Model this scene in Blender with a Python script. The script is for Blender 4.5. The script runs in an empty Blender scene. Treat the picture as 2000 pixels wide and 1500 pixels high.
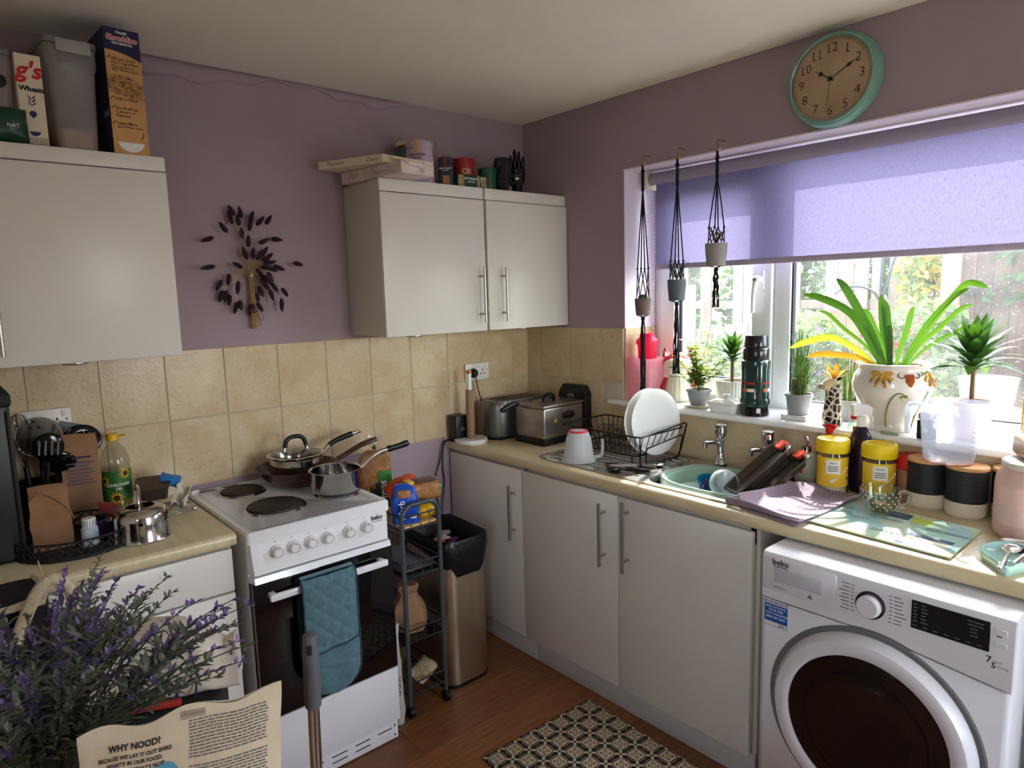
import bpy, bmesh, math, random
from mathutils import Vector as V, Matrix
random.seed(7)
PI = math.pi
R = math.radians
scene = bpy.context.scene
COL = scene.collection

# ------------------------------------------------------------------ camera
cd = bpy.data.cameras.new('camera')
cam = bpy.data.objects.new('camera', cd)
COL.objects.link(cam)
yaw, pitch, roll = R(40.764), R(-7.6385), R(-1.571)
fw = V((math.cos(pitch)*math.sin(yaw), math.cos(pitch)*math.cos(yaw), math.sin(pitch)))
rt = V((math.cos(yaw), -math.sin(yaw), 0))
up = rt.cross(fw)
r2 = rt*math.cos(roll) + up*math.sin(roll)
u2 = -rt*math.sin(roll) + up*math.cos(roll)
cam.matrix_world = Matrix(((r2.x, u2.x, -fw.x, -2.3971), (r2.y, u2.y, -fw.y, -2.6465), (r2.z, u2.z, -fw.z, 1.5969), (0, 0, 0, 1)))
cd.sensor_width = 36
cd.lens = 1319.6/2000*36
cd.clip_start = 0.02
scene.camera = cam

# ------------------------------------------------------------------ light
SUN_DIR = V((-1, -.36, -1.17)).normalized()
w = bpy.data.worlds.new('sky')
scene.world = w
w.use_nodes = True
nt = w.node_tree
nt.nodes.clear()
sky = nt.nodes.new('ShaderNodeTexSky')
sky.sky_type = 'NISHITA'
sky.sun_disc = False
sky.sun_elevation = R(47.7)
sky.sun_rotation = math.atan2(1, .36)
sky.air_density = 1.0
sky.dust_density = 1.0
sky.ozone_density = 1.0
bg = nt.nodes.new('ShaderNodeBackground')
bg.inputs[1].default_value = 1.9
wo = nt.nodes.new('ShaderNodeOutputWorld')
hz = nt.nodes.new('ShaderNodeHueSaturation')
hz.inputs['Saturation'].default_value = .4
nt.links.new(sky.outputs[0], hz.inputs['Color'])
nt.links.new(hz.outputs[0], bg.inputs[0])
nt.links.new(bg.outputs[0], wo.inputs[0])
sl = bpy.data.lights.new('sun', 'SUN')
sl.energy = 9.5
sl.angle = R(0.6)
sl.color = (1, .95, .86)
so = bpy.data.objects.new('sun', sl)
COL.objects.link(so)
so.location = (4, 1.5, 5)
so.rotation_euler = SUN_DIR.to_track_quat('-Z', 'Y').to_euler()

def portal(name, loc, direction, sx, sy):
    l = bpy.data.lights.new(name, 'AREA')
    l.shape = 'RECTANGLE'
    l.size = sx
    l.size_y = sy
    l.cycles.is_portal = True
    o = bpy.data.objects.new(name, l)
    COL.objects.link(o)
    o.location = loc
    o.rotation_euler = V(direction).to_track_quat('-Z', 'Z').to_euler()
portal('window_portal', (.30, -1.58, 1.6), (-1, 0, 0), 1.86, 1.05)
portal('added_rear_portal', (-.7, -4.36, 1.35), (0, 1, 0), 1.0, 1.5)  # portal for an opening added behind the camera as daylight fill
portal('added_side_portal', (-3.36, -3.2, 1.5), (1, 0, 0), .6, 1.0)  # portal for an added left opening that brightens surfaces facing it

vs = scene.view_settings
vs.view_transform = 'Standard'
vs.look = 'None'
vs.gamma = 1.0
vs.use_curve_mapping = False
vs.exposure = 0.82
scene.cycles.transparent_max_bounces = 24

# ------------------------------------------------------------------ helpers
def lin(c):
    return tuple(((x/255)/12.92 if x/255 <= .04045 else ((x/255+.055)/1.055)**2.4) for x in c[:3]) + (1,)

def mat(name, col, rough=.5, metal=0, var=.08, scale=25, bump=0, bscale=None, trans=0, ior=1.45, alpha=1, coat=0, sheen=0, col2=None, stretch=None, emit=0, subs=0, spec=.5, detail=3, thin=False):
    m = bpy.data.materials.new(name)
    m.use_nodes = True
    t = m.node_tree
    b = t.nodes['Principled BSDF']
    b.inputs['Roughness'].default_value = rough
    b.inputs['Metallic'].default_value = metal
    b.inputs['IOR'].default_value = ior
    b.inputs['Transmission Weight'].default_value = trans
    b.inputs['Alpha'].default_value = alpha
    b.inputs['Coat Weight'].default_value = coat
    b.inputs['Sheen Weight'].default_value = sheen
    b.inputs['Specular IOR Level'].default_value = spec
    if subs:
        b.inputs['Subsurface Weight'].default_value = subs
        b.inputs['Subsurface Radius'].default_value = (.01, .01, .01)
    c = lin(col)
    tc = t.nodes.new('ShaderNodeTexCoord')
    src = tc.outputs['Object']
    if stretch:
        mp = t.nodes.new('ShaderNodeMapping')
        mp.inputs['Scale'].default_value = stretch
        t.links.new(src, mp.inputs[0])
        src = mp.outputs[0]
    n = t.nodes.new('ShaderNodeTexNoise')
    n.inputs['Scale'].default_value = scale
    n.inputs['Detail'].default_value = detail
    t.links.new(src, n.inputs['Vector'])
    rp = t.nodes.new('ShaderNodeValToRGB')
    rp.color_ramp.elements[0].position = .3
    rp.color_ramp.elements[1].position = .7
    c2 = lin(col2) if col2 else tuple(min(1, x*(1+var)) for x in c[:3]) + (1,)
    c1 = c if col2 else tuple(x*(1-var) for x in c[:3]) + (1,)
    rp.color_ramp.elements[0].color = c1
    rp.color_ramp.elements[1].color = c2
    t.links.new(n.outputs[0], rp.inputs[0])
    t.links.new(rp.outputs[0], b.inputs['Base Color'])
    if emit:
        t.links.new(rp.outputs[0], b.inputs['Emission Color'])
        b.inputs['Emission Strength'].default_value = emit
    if bump:
        n2 = t.nodes.new('ShaderNodeTexNoise')
        n2.inputs['Scale'].default_value = bscale or scale*3
        n2.inputs['Detail'].default_value = 4
        t.links.new(src, n2.inputs['Vector'])
        bp = t.nodes.new('ShaderNodeBump')
        bp.inputs['Strength'].default_value = bump
        bp.inputs['Distance'].default_value = .01
        t.links.new(n2.outputs[0], bp.inputs['Height'])
        t.links.new(bp.outputs[0], b.inputs['Normal'])
    return m

def translucent(name, col, amount=.5, rough=.6, tcol=None, scale=40, var=.08, clear=0):
    """leaf, fabric or thin plastic: diffuse + translucent, optionally partly see-through"""
    m = mat(name, col, rough, var=var, scale=scale)
    t = m.node_tree
    b = t.nodes['Principled BSDF']
    out = t.nodes['Material Output']
    tr = t.nodes.new('ShaderNodeBsdfTranslucent')
    tr.inputs[0].default_value = lin(tcol or col)
    mx = t.nodes.new('ShaderNodeMixShader')
    mx.inputs[0].default_value = amount
    t.links.new(b.outputs[0], mx.inputs[1])
    t.links.new(tr.outputs[0], mx.inputs[2])
    last = mx
    if clear:
        tp = t.nodes.new('ShaderNodeBsdfTransparent')
        m2 = t.nodes.new('ShaderNodeMixShader')
        m2.inputs[0].default_value = clear
        t.links.new(mx.outputs[0], m2.inputs[1])
        t.links.new(tp.outputs[0], m2.inputs[2])
        last = m2
    t.links.new(last.outputs[0], out.inputs[0])
    return m

def clearmat(name, tint=(255, 255, 255), rough=.03, gloss=.12):
    """thin clear glass or film: transparent with a fresnel gloss"""
    m = bpy.data.materials.new(name)
    m.use_nodes = True
    t = m.node_tree
    t.nodes.clear()
    out = t.nodes.new('ShaderNodeOutputMaterial')
    tp = t.nodes.new('ShaderNodeBsdfTransparent')
    tp.inputs[0].default_value = lin(tint)
    gl = t.nodes.new('ShaderNodeBsdfGlossy')
    gl.inputs['Roughness'].default_value = rough
    lw = t.nodes.new('ShaderNodeLayerWeight')
    lw.inputs[0].default_value = .5
    pw = t.nodes.new('ShaderNodeMath')
    pw.operation = 'POWER'
    pw.inputs[1].default_value = 3
    ma = t.nodes.new('ShaderNodeMath')
    ma.operation = 'MULTIPLY_ADD'
    ma.inputs[1].default_value = min(.7, gloss*2.2)
    ma.inputs[2].default_value = .02+gloss*.08
    t.links.new(lw.outputs['Facing'], pw.inputs[0])
    t.links.new(pw.outputs[0], ma.inputs[0])
    mx = t.nodes.new('ShaderNodeMixShader')
    t.links.new(ma.outputs[0], mx.inputs[0])
    t.links.new(tp.outputs[0], mx.inputs[1])
    t.links.new(gl.outputs[0], mx.inputs[2])
    t.links.new(mx.outputs[0], out.inputs[0])
    return m

class MB:
    def __init__(s):
        s.v = []
        s.f = []
    def add(s, vs, fs):
        o = len(s.v)
        s.v += [tuple(p) for p in vs]
        s.f += [tuple(i+o for i in f) for f in fs]
        return s
    def box(s, x0, y0, z0, x1, y1, z1):
        return s.add([(x0, y0, z0), (x1, y0, z0), (x1, y1, z0), (x0, y1, z0), (x0, y0, z1), (x1, y0, z1), (x1, y1, z1), (x0, y1, z1)],
                     [(0, 3, 2, 1), (4, 5, 6, 7), (0, 1, 5, 4), (1, 2, 6, 5), (2, 3, 7, 6), (3, 0, 4, 7)])
    def rbox(s, x0, y0, z0, x1, y1, z1, r=.005, seg=2):
        bm = bmesh.new()
        bmesh.ops.create_cube(bm, size=1)
        for v in bm.verts:
            v.co = V(((x0+x1)/2+v.co.x*(x1-x0), (y0+y1)/2+v.co.y*(y1-y0), (z0+z1)/2+v.co.z*(z1-z0)))
        r = min(r, .49*min(abs(x1-x0), abs(y1-y0), abs(z1-z0)))
        bmesh.ops.bevel(bm, geom=bm.edges[:], offset=r, segments=seg, profile=.5, affect='EDGES')
        bmesh.ops.recalc_face_normals(bm, faces=bm.faces[:])
        bm.verts.index_update()
        s.add([v.co for v in bm.verts], [[v.index for v in f.verts] for f in bm.faces])
        bm.free()
        return s
    def lathe(s, prof, n=28, c=(0, 0, 0), sx=1, sy=1, a0=0, a1=2*PI):
        full = abs(a1-a0-2*PI) < 1e-6
        cols = n if full else n+1
        vs, fs = [], []
        for r, z in prof:
            for i in range(cols):
                a = a0+(a1-a0)*i/n
                vs.append((c[0]+r*sx*math.cos(a), c[1]+r*sy*math.sin(a), c[2]+z))
        for j in range(len(prof)-1):
            for i in range(n):
                k = (i+1) % cols
                fs.append((j*cols+i, j*cols+k, (j+1)*cols+k, (j+1)*cols+i))
        return s.add(vs, fs)
    def loft(s, rings, cap=True, closed=True):
        n = len(rings[0])
        vs = [p for r in rings for p in r]
        fs = []
        for j in range(len(rings)-1):
            for i in range(n if closed else n-1):
                k = (i+1) % n
                fs.append((j*n+i, j*n+k, (j+1)*n+k, (j+1)*n+i))
        if cap:
            fs.append(tuple(range(n))[::-1])
            fs.append(tuple((len(rings)-1)*n+i for i in range(n)))
        return s.add(vs, fs)
    def tube(s, pts, r=.005, n=8, closed=False, cap=True, flat=1):
        pts = [V(p) for p in pts]
        m = len(pts)
        rs = r if isinstance(r, (list, tuple)) else [r]*m
        rings = []
        nv = None
        for i in range(m):
            a = pts[(i-1) % m] if (closed or i > 0) else pts[i]
            b = pts[(i+1) % m] if (closed or i < m-1) else pts[i]
            t = (b-a)
            t = t.normalized() if t.length > 1e-9 else V((0, 0, 1))
            if nv is None:
                nv = t.orthogonal().normalized()
            nv = (nv-t*nv.dot(t))
            nv = nv.normalized() if nv.length > 1e-6 else t.orthogonal().normalized()
            bn = t.cross(nv)
            rings.append([pts[i]+nv*math.cos(2*PI*k/n)*rs[i]+bn*math.sin(2*PI*k/n)*rs[i]*flat for k in range(n)])
        if closed:
            rings.append(rings[0])
        return s.loft(rings, cap=cap and not closed)
    def cyl(s, p0, p1, r0, r1=None, n=16, cap=True):
        return s.tube([p0, p1], [r0, r0 if r1 is None else r1], n, cap=cap)
    def ell(s, c, rx, ry, rz, n=14, m=9):
        pr = [(math.sin(PI*j/m), -math.cos(PI*j/m)) for j in range(m+1)]
        vs, fs = [], []
        for q, z in pr:
            for i in range(n):
                a = 2*PI*i/n
                vs.append((c[0]+rx*max(q, 1e-4)*math.cos(a), c[1]+ry*max(q, 1e-4)*math.sin(a), c[2]+rz*z))
        for j in range(m):
            for i in range(n):
                k = (i+1) % n
                fs.append((j*n+i, j*n+k, (j+1)*n+k, (j+1)*n+i))
        return s.add(vs, fs)
    def prism(s, out, z0, z1, fn=None):
        n = len(out)
        fn = fn or (lambda x, y, z: (x, y, z))
        vs = [fn(x, y, z0) for x, y in out]+[fn(x, y, z1) for x, y in out]
        fs = [tuple(range(n))[::-1], tuple(range(n, 2*n))]+[(i, (i+1) % n, n+(i+1) % n, n+i) for i in range(n)]
        return s.add(vs, fs)
    def sheet(s, fn, nu, nv):
        vs = [fn(i/nu, j/nv) for j in range(nv+1) for i in range(nu+1)]
        w_ = nu+1
        return s.add(vs, [(j*w_+i, j*w_+i+1, (j+1)*w_+i+1, (j+1)*w_+i) for j in range(nv) for i in range(nu)])
    def xf(s, m):
        s.v = [tuple(m @ V(p)) for p in s.v]
        return s
    def warp(s, fn):
        s.v = [tuple(fn(V(p))) for p in s.v]
        return s
    def build(s, name, m, parent=None, smooth=40, solid=0, label=None):
        me = bpy.data.meshes.new(name)
        me.from_pydata(s.v, [], s.f)
        bm = bmesh.new()
        bm.from_mesh(me)
        bmesh.ops.remove_doubles(bm, verts=bm.verts[:], dist=1e-6)
        bmesh.ops.recalc_face_normals(bm, faces=bm.faces[:])
        bm.to_mesh(me)
        bm.free()
        for mm in (m if isinstance(m, (list, tuple)) else [m]):
            me.materials.append(mm)
        if smooth:
            me.shade_smooth()
            me.set_sharp_from_angle(angle=R(smooth))
        o = bpy.data.objects.new(name, me)
        COL.objects.link(o)
        o.parent = parent
        if solid:
            md = o.modifiers.new('thickness', 'SOLIDIFY')
            md.thickness = solid
            md.offset = 0
        if label:
            o['label'] = label
        return o

def rrect(x0, y0, x1, y1, r, n=5):
    out = []
    for cx, cy, a in ((x1-r, y1-r, 0), (x0+r, y1-r, 90), (x0+r, y0+r, 180), (x1-r, y0+r, 270)):
        for i in range(n+1):
            t = R(a+90*i/n)
            out.append((cx+r*math.cos(t), cy+r*math.sin(t)))
    return out

def tag(o, label, cat, group=None, kind=None):
    if label:
        o['label'] = label
    if cat:
        o['category'] = cat
    if group:
        o['group'] = group
    if kind:
        o['kind'] = kind
    return o

def thing(name, label, cat, loc=(0, 0, 0), rz=0, group=None):
    o = bpy.data.objects.new(name, None)
    o.empty_display_size = .05
    COL.objects.link(o)
    o.location = loc
    o.rotation_euler = (0, 0, rz)
    return tag(o, label, cat, group)

def struct(o):
    o['kind'] = 'structure'
    return o

def dup(root, loc, rz=None, label=None):
    r = root.copy()
    COL.objects.link(r)
    r.location = loc
    if rz is not None:
        r.rotation_euler = (0, 0, rz)
    if label:
        r['label'] = label
    for ch in list(root.children):
        c = ch.copy()
        COL.objects.link(c)
        c.parent = r
        for g in list(ch.children):
            d = g.copy()
            COL.objects.link(d)
            d.parent = c
    return r

_tx = {}
def text_geo(s, size, align='CENTER', bold=0):
    k = (s, size, align, bold)
    if k not in _tx:
        cu = bpy.data.curves.new('t', 'FONT')
        cu.body = s
        cu.size = size
        cu.align_x = align
        cu.resolution_u = 2
        cu.offset = bold
        cu.space_line = .85
        ob = bpy.data.objects.new('t', cu)
        me = ob.to_mesh()
        _tx[k] = ([v.co.copy() for v in me.vertices], [tuple(p.vertices) for p in me.polygons])
        ob.to_mesh_clear()
        bpy.data.objects.remove(ob)
        bpy.data.curves.remove(cu)
    return _tx[k]

def text_on(parent, s, size, org, u, v, m, align='CENTER', off=.0006, bold=0, sx=1, shear=0, name='lettering'):
    """flat print: u = reading direction, v = up"""
    u = V(u).normalized()
    v = V(v).normalized()
    n = u.cross(v)
    org = V(org)
    vs, fs = text_geo(s, size, align, bold)
    mb = MB().add([org+u*(p.x*sx+p.y*shear)+v*p.y+n*off for p in vs], fs)
    return mb.build(name, m, parent, smooth=0)

def text_cyl(parent, s, size, rad, a, z, m, align='CENTER', off=.0007, bold=0, c=(0, 0), name='lettering', radz=None):
    vs, fs = text_geo(s, size, align, bold)
    out = []
    for p in vs:
        rr = (radz(z+p.y) if radz else rad)+off
        t = a+p.x/rr
        out.append((c[0]+rr*math.cos(t), c[1]+rr*math.sin(t), z+p.y))
    return MB().add(out, fs).build(name, m, parent, smooth=0)

def lerp(a, b, t):
    return a+(b-a)*t

def bez(p0, p1, p2, p3, n=10):
    p0, p1, p2, p3 = V(p0), V(p1), V(p2), V(p3)
    return [p0*(1-t)**3+p1*3*t*(1-t)**2+p2*3*t*t*(1-t)+p3*t**3 for t in [i/n for i in range(n+1)]]

def smoothpath(pts, n=5):
    pts = [V(p) for p in pts]
    out = []
    for i in range(len(pts)-1):
        a = pts[max(i-1, 0)]
        b, c = pts[i], pts[i+1]
        d = pts[min(i+2, len(pts)-1)]
        for k in range(n):
            t = k/n
            out.append(.5*((2*b)+(c-a)*t+(2*a-5*b+4*c-d)*t*t+(3*b-a-3*c+d)*t**3))
    out.append(pts[-1])
    return out

def leaf(mb, base, d, L, w, droop=.3, n=6, cup=.15, up_=(0, 0, 1), tipw=.05, wpos=.45):
    """a blade with a curved midrib and a shallow V section"""
    d = V(d).normalized()
    side = d.cross(V(up_))
    side = side.normalized() if side.length > 1e-3 else V((1, 0, 0))
    p = V(base)
    rows = []
    step = L/n
    cur = d.copy()
    for i in range(n+1):
        t = i/n
        prof = (t/wpos)**.6 if t < wpos else max(tipw, max(0, math.cos((t-wpos)/(1-wpos)*PI/2))**.8)
        ww = w/2*max(.12 if i == 0 else 0, min(1, prof))
        nrm = side.cross(cur).normalized()
        rows.append([p-side*ww+nrm*cup*ww, p-nrm*.0, p+side*ww+nrm*cup*ww])
        p = p+cur*step
        cur = (cur+V((0, 0, -droop/n))).normalized()
    return mb.loft(rows, cap=False, closed=False)
# ------------------------------------------------------------------ shared materials
M = {}
M['wall'] = mat('lilac_wall_paint', (164, 145, 153), .75, var=.03, scale=6, bump=.05, bscale=160)
M['wall_dark'] = M['wall']
M['ceiling'] = mat('cream_ceiling_paint', (242, 236, 220), .85, var=.02, scale=4, bump=.04, bscale=120)
M['reveal'] = mat('pale_lilac_reveal_paint', (226, 214, 228), .55, var=.02, scale=8)
M['upvc'] = mat('white_upvc', (240, 242, 244), .25, var=.015, scale=10)
M['gasket'] = mat('dark_gasket', (38, 42, 52), .6)
M['white'] = mat('white_cabinet_foil', (226, 222, 214), .32, var=.02, scale=5, bump=.03, bscale=90)
M['carcass'] = mat('cabinet_board', (205, 200, 190), .5, var=.02)
M['plinth'] = mat('grey_plinth_board', (196, 194, 196), .5, var=.03, scale=8)
M['steel'] = mat('brushed_steel', (176, 172, 168), .3, metal=1, var=.08, scale=60, stretch=(1, 1, .05))
M['chrome'] = mat('chrome', (205, 208, 212), .07, metal=1, var=.02)
M['sinksteel'] = mat('sink_steel', (188, 188, 184), .27, metal=1, var=.07, scale=90, stretch=(1, .06, 1), bump=.03)
M['black'] = mat('black_plastic', (17, 17, 19), .35, var=.2, scale=50)
M['blackgloss'] = mat('gloss_black', (9, 9, 11), .1, var=.1)
M['softblack'] = mat('matt_black', (22, 22, 25), .7, var=.2, scale=60)
M['grout'] = mat('grout', (196, 186, 166), .9, var=.08, scale=60)
M['print_black'] = mat('black_print', (22, 20, 24), .6)
M['print_grey'] = mat('grey_print', (110, 108, 108), .6)
M['print_white'] = mat('white_print', (235, 233, 226), .6)
M['print_navy'] = mat('navy_print', (28, 30, 92), .6)
M['print_red'] = mat('red_print', (196, 28, 34), .55)
M['print_gold'] = mat('gold_print', (196, 150, 60), .45)
M['whiteplastic'] = mat('white_plastic', (236, 236, 232), .35, var=.02)
M['glass'] = clearmat('clear_glass', (246, 250, 248))
def dusty():
    m = clearmat('dusty_window_glass', (250, 252, 252), .03, .1)
    t = m.node_tree
    out = [n for n in t.nodes if n.type == 'OUTPUT_MATERIAL'][0]
    last = out.inputs[0].links[0].from_socket
    tr = t.nodes.new('ShaderNodeBsdfTranslucent')
    tr.inputs[0].default_value = (.95, .95, .93, 1)
    tc = t.nodes.new('ShaderNodeTexCoord')
    n1 = t.nodes.new('ShaderNodeTexNoise')
    n1.inputs['Scale'].default_value = 7
    n1.inputs['Detail'].default_value = 4
    n2 = t.nodes.new('ShaderNodeTexNoise')
    n2.inputs['Scale'].default_value = 160
    t.links.new(tc.outputs['Object'], n1.inputs['Vector'])
    t.links.new(tc.outputs['Object'], n2.inputs['Vector'])
    r1 = t.nodes.new('ShaderNodeMapRange')
    r1.inputs['From Min'].default_value = .3
    r1.inputs['From Max'].default_value = .7
    r1.inputs['To Min'].default_value = .008
    r1.inputs['To Max'].default_value = .025
    r2_ = t.nodes.new('ShaderNodeMapRange')
    r2_.inputs['From Min'].default_value = .70
    r2_.inputs['From Max'].default_value = .76
    r2_.inputs['To Max'].default_value = .5
    t.links.new(n1.outputs[0], r1.inputs[0])
    t.links.new(n2.outputs[0], r2_.inputs[0])
    mx_ = t.nodes.new('ShaderNodeMath')
    mx_.operation = 'MAXIMUM'
    t.links.new(r1.outputs[0], mx_.inputs[0])
    t.links.new(r2_.outputs[0], mx_.inputs[1])
    ms = t.nodes.new('ShaderNodeMixShader')
    t.links.new(mx_.outputs[0], ms.inputs[0])
    t.links.new(last, ms.inputs[1])
    t.links.new(tr.outputs[0], ms.inputs[2])
    t.links.new(ms.outputs[0], out.inputs[0])
    return m
M['dusty'] = dusty()
M['film'] = clearmat('clear_film', (250, 250, 250), .12, .25)

def tilemat():
    m = mat('beige_marbled_tile', (198, 172, 134), .22, bump=.06, bscale=70, col2=(214, 194, 160), scale=9, detail=6)
    t = m.node_tree
    b = t.nodes['Principled BSDF']
    rp = [n for n in t.nodes if n.type == 'VALTORGB'][0]
    oi = t.nodes.new('ShaderNodeObjectInfo')
    tc = [n for n in t.nodes if n.type == 'TEX_COORD'][0]
    ad = t.nodes.new('ShaderNodeVectorMath')
    ad.operation = 'ADD'
    sc = t.nodes.new('ShaderNodeVectorMath')
    sc.operation = 'SCALE'
    sc.inputs['Scale'].default_value = 9
    cb = t.nodes.new('ShaderNodeCombineXYZ')
    for i in range(3):
        t.links.new(oi.outputs['Random'], cb.inputs[i])
    t.links.new(cb.outputs[0], sc.inputs[0])
    t.links.new(tc.outputs['Object'], ad.inputs[0])
    t.links.new(sc.outputs[0], ad.inputs[1])
    for n in t.nodes:
        if n.type == 'TEX_NOISE':
            t.links.new(ad.outputs[0], n.inputs['Vector'])
    # rusty scratch veins
    mu = t.nodes.new('ShaderNodeTexNoise')
    mu.inputs['Scale'].default_value = 16
    mu.inputs['Detail'].default_value = 8
    mu.inputs['Distortion'].default_value = 2.2
    t.links.new(ad.outputs[0], mu.inputs['Vector'])
    r3 = t.nodes.new('ShaderNodeValToRGB')
    for e, (p, c) in zip(r3.color_ramp.elements, ((.485, 0), (.5, 1))):
        e.position = p
        e.color = (c, c, c, 1)
    e = r3.color_ramp.elements.new(.515)
    e.color = (0, 0, 0, 1)
    t.links.new(mu.outputs[0], r3.inputs[0])
    mx = t.nodes.new('ShaderNodeMix')
    mx.data_type = 'RGBA'
    mx.inputs['B'].default_value = lin((168, 116, 66))
    ml = t.nodes.new('ShaderNodeMath')
    ml.operation = 'MULTIPLY'
    ml.inputs[1].default_value = .45
    t.links.new(r3.outputs[0], ml.inputs[0])
    t.links.new(ml.outputs[0], mx.inputs['Factor'])
    t.links.new(rp.outputs[0], mx.inputs['A'])
    t.links.new(mx.outputs['Result'], b.inputs['Base Color'])
    return m
M['tile'] = tilemat()

def woodmat(name, c1, c2, rough=.4, stretch=(1, 12, 12), scale=6):
    m = mat(name, c1, rough, col2=c2, scale=scale, stretch=stretch, detail=6, bump=.03)
    return m

H = 2.441
XL, YR = -3.3, -4.3
# ------------------------------------------------------------------ shell
fl = struct(MB().box(XL, YR, -.12, 0, 0, -.012).build('floor', M['softblack'], smooth=0))
fl['label'] = 'brown wood laminate floor'
mplank = woodmat('brown_laminate', (124, 76, 44), (150, 98, 60), .42, stretch=(1.2, 14, 8), scale=5)
t = mplank.node_tree
oi = t.nodes.new('ShaderNodeObjectInfo')
hs = t.nodes.new('ShaderNodeHueSaturation')
mr = t.nodes.new('ShaderNodeMapRange')
mr.inputs['To Min'].default_value = .82
mr.inputs['To Max'].default_value = 1.18
t.links.new(oi.outputs['Random'], mr.inputs[0])
t.links.new(mr.outputs[0], hs.inputs['Value'])
rp = [n for n in t.nodes if n.type == 'VALTORGB'][0]
t.links.new(rp.outputs[0], hs.inputs['Color'])
t.links.new(hs.outputs[0], t.nodes['Principled BSDF'].inputs['Base Color'])
PW, PL = .193, 1.1
pm = None
row = 0
y = 0
while y > YR+.01:
    y1 = max(YR, y-PW)
    off = (row*.41) % PL
    x = XL-off
    while x < 0:
        xa, xb = max(x, XL), min(x+PL, 0)
        if xb-xa > .02:
            full = abs(xb-xa-PL) < 1e-6 and abs(y-y1-PW) < 1e-6
            if full and pm:
                o = bpy.data.objects.new('plank', pm)
                COL.objects.link(o)
                o.parent = fl
            else:
                o = MB().rbox(.0006, -(y-y1)+.0006, -.012, xb-xa-.0006, -.0006, 0, .001, 1).build('plank', mplank, fl)
                if full:
                    pm = o.data
            o.location = (xa, y, 0)
        x += PL
    y -= PW
    row += 1

ce = struct(MB().box(XL-.2, YR-.2, H, .34, .2, H+.1).build('ceiling', M['ceiling'], smooth=0))
wb = struct(MB().box(XL-.2, 0, -.12, .34, .2, H).build('wall_back', M['wall'], smooth=0))
WY0, WY1, WZ0, WZ1 = -2.5, -.657, 1.085, 2.122
mb = MB()
mb.box(0, YR-.2, -.12, .275, 0, WZ0-.01)
mb.box(0, YR-.2, WZ1, .275, 0, H)
mb.box(0, WY1, WZ0-.01, .275, 0, WZ1)
mb.box(0, YR-.2, WZ0-.01, .275, WY0, WZ1)
ww = struct(mb.build('wall_window', M['wall'], smooth=0))
mb = MB().box(XL-.2, YR-.2, -.12, XL, -3.45, H).box(XL-.2, -2.95, -.12, XL, 0, H)
mb.box(XL-.2, -3.45, -.12, XL, -2.95, 1.05).box(XL-.2, -3.45, 2.0, XL, -2.95, H)  # gap added in the left wall to let in extra daylight
struct(mb.build('wall_left', M['ceiling'], smooth=0))  # unseen wall given the pale ceiling paint to bounce more light
mb = MB()
mb.box(XL, YR-.2, -.12, -1.2, YR, H)
mb.box(-.2, YR-.2, -.12, 0, YR, H)
mb.box(-1.2, YR-.2, 2.05, -.2, YR, H)
mb.box(-1.2, YR-.2, -.12, -.2, YR, .65)
struct(mb.build('wall_rear', M['wall'], smooth=0))  # unseen wall; its gap is added to let in fill daylight
# lining of the window recess
MB().box(0.001, WY1-.004, 1.425, .225, WY1+.002, WZ1).build('reveal_lining', M['reveal'], ww, smooth=0)
MB().rbox(-.004, WY0, WZ1-.004, .235, WY1, WZ1+.003, .002).build('reveal_lining', M['reveal'], ww, smooth=0)
MB().box(0.001, WY0-.002, WZ0, .235, WY0+.004, WZ1).build('reveal_lining', M['reveal'], ww, smooth=0)
# torn lining paper along the ceiling line
def torn(u, v):
    x = lerp(-1.78, -.72, u)
    zt = H-.004
    zb = H-.05-.02*math.sin(u*9)-.008*math.sin(u*37)+.03*u
    return (x, -.003-.004*math.sin(v*PI)-.002*math.sin(u*60), lerp(zb, zt, v))
MB().sheet(torn, 60, 4).build('peeling_paper', M['wall'], wb, solid=.002)

# tiles -----------------------------------------------------------------
TW, TH, ZT = .2064, .2537, 1.425
tcache = {}
def tile(parent, w_, h_, loc, axis):
    k = (round(w_, 3), round(h_, 3), axis)
    if k not in tcache:
        g = .0013
        m_ = MB()
        if axis == 'y':
            m_.rbox(g, -.008, g, w_-g, 0, h_-g, .002, 1)
        else:
            m_.rbox(-.008, g, g, 0, w_-g, h_-g, .002, 1)
        o = m_.build('tile', M['tile'], parent)
        tcache[k] = o.data
    else:
        o = bpy.data.objects.new('tile', tcache[k])
        COL.objects.link(o)
        o.parent = parent
    o.location = loc
ZB = ZT-2*TH
MB().box(-2.75, -.005, ZB, 0, .001, ZT-.001).build('grout', M['grout'], wb, smooth=0)
mb = MB().box(-.005, WY1, ZB, .001, 0, ZT-.001)
mb.box(-.005, -2.9, ZB, .001, WY1, WZ0-.012)
mb.build('grout', M['grout'], ww, smooth=0)
for rz_ in (ZT-TH, ZB):
    tile(wb, .1125-.005, TH, (-.1125, 0, rz_), 'y')
    for i in range(12):
        tile(wb, TW, TH, (-.1125-TW*(i+1), 0, rz_), 'y')
    tile(ww, .1145-.005, TH, (0, -.1145, rz_), 'x')
for i in range(2):
    tile(ww, TW, TH, (0, -.1145-TW*(i+1), ZT-TH), 'x')
tile(ww, -WY1-.1145-2*TW, TH, (0, WY1, ZT-TH), 'x')
for i in range(13):
    full = i < 2
    tile(ww, TW, TH if full else WZ0-.012-ZB, (0, -.1145-TW*(i+1), ZB), 'x')
# tiles that turn into the window recess
for k, (xa, xb) in enumerate(((.001, .115), (.115, .232))):
    o = MB().rbox(xa+.001, WY1-.007, WZ0+.004, xb-.001, WY1, ZT, .002, 1).build('tile', M['tile'], ww)

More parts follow.
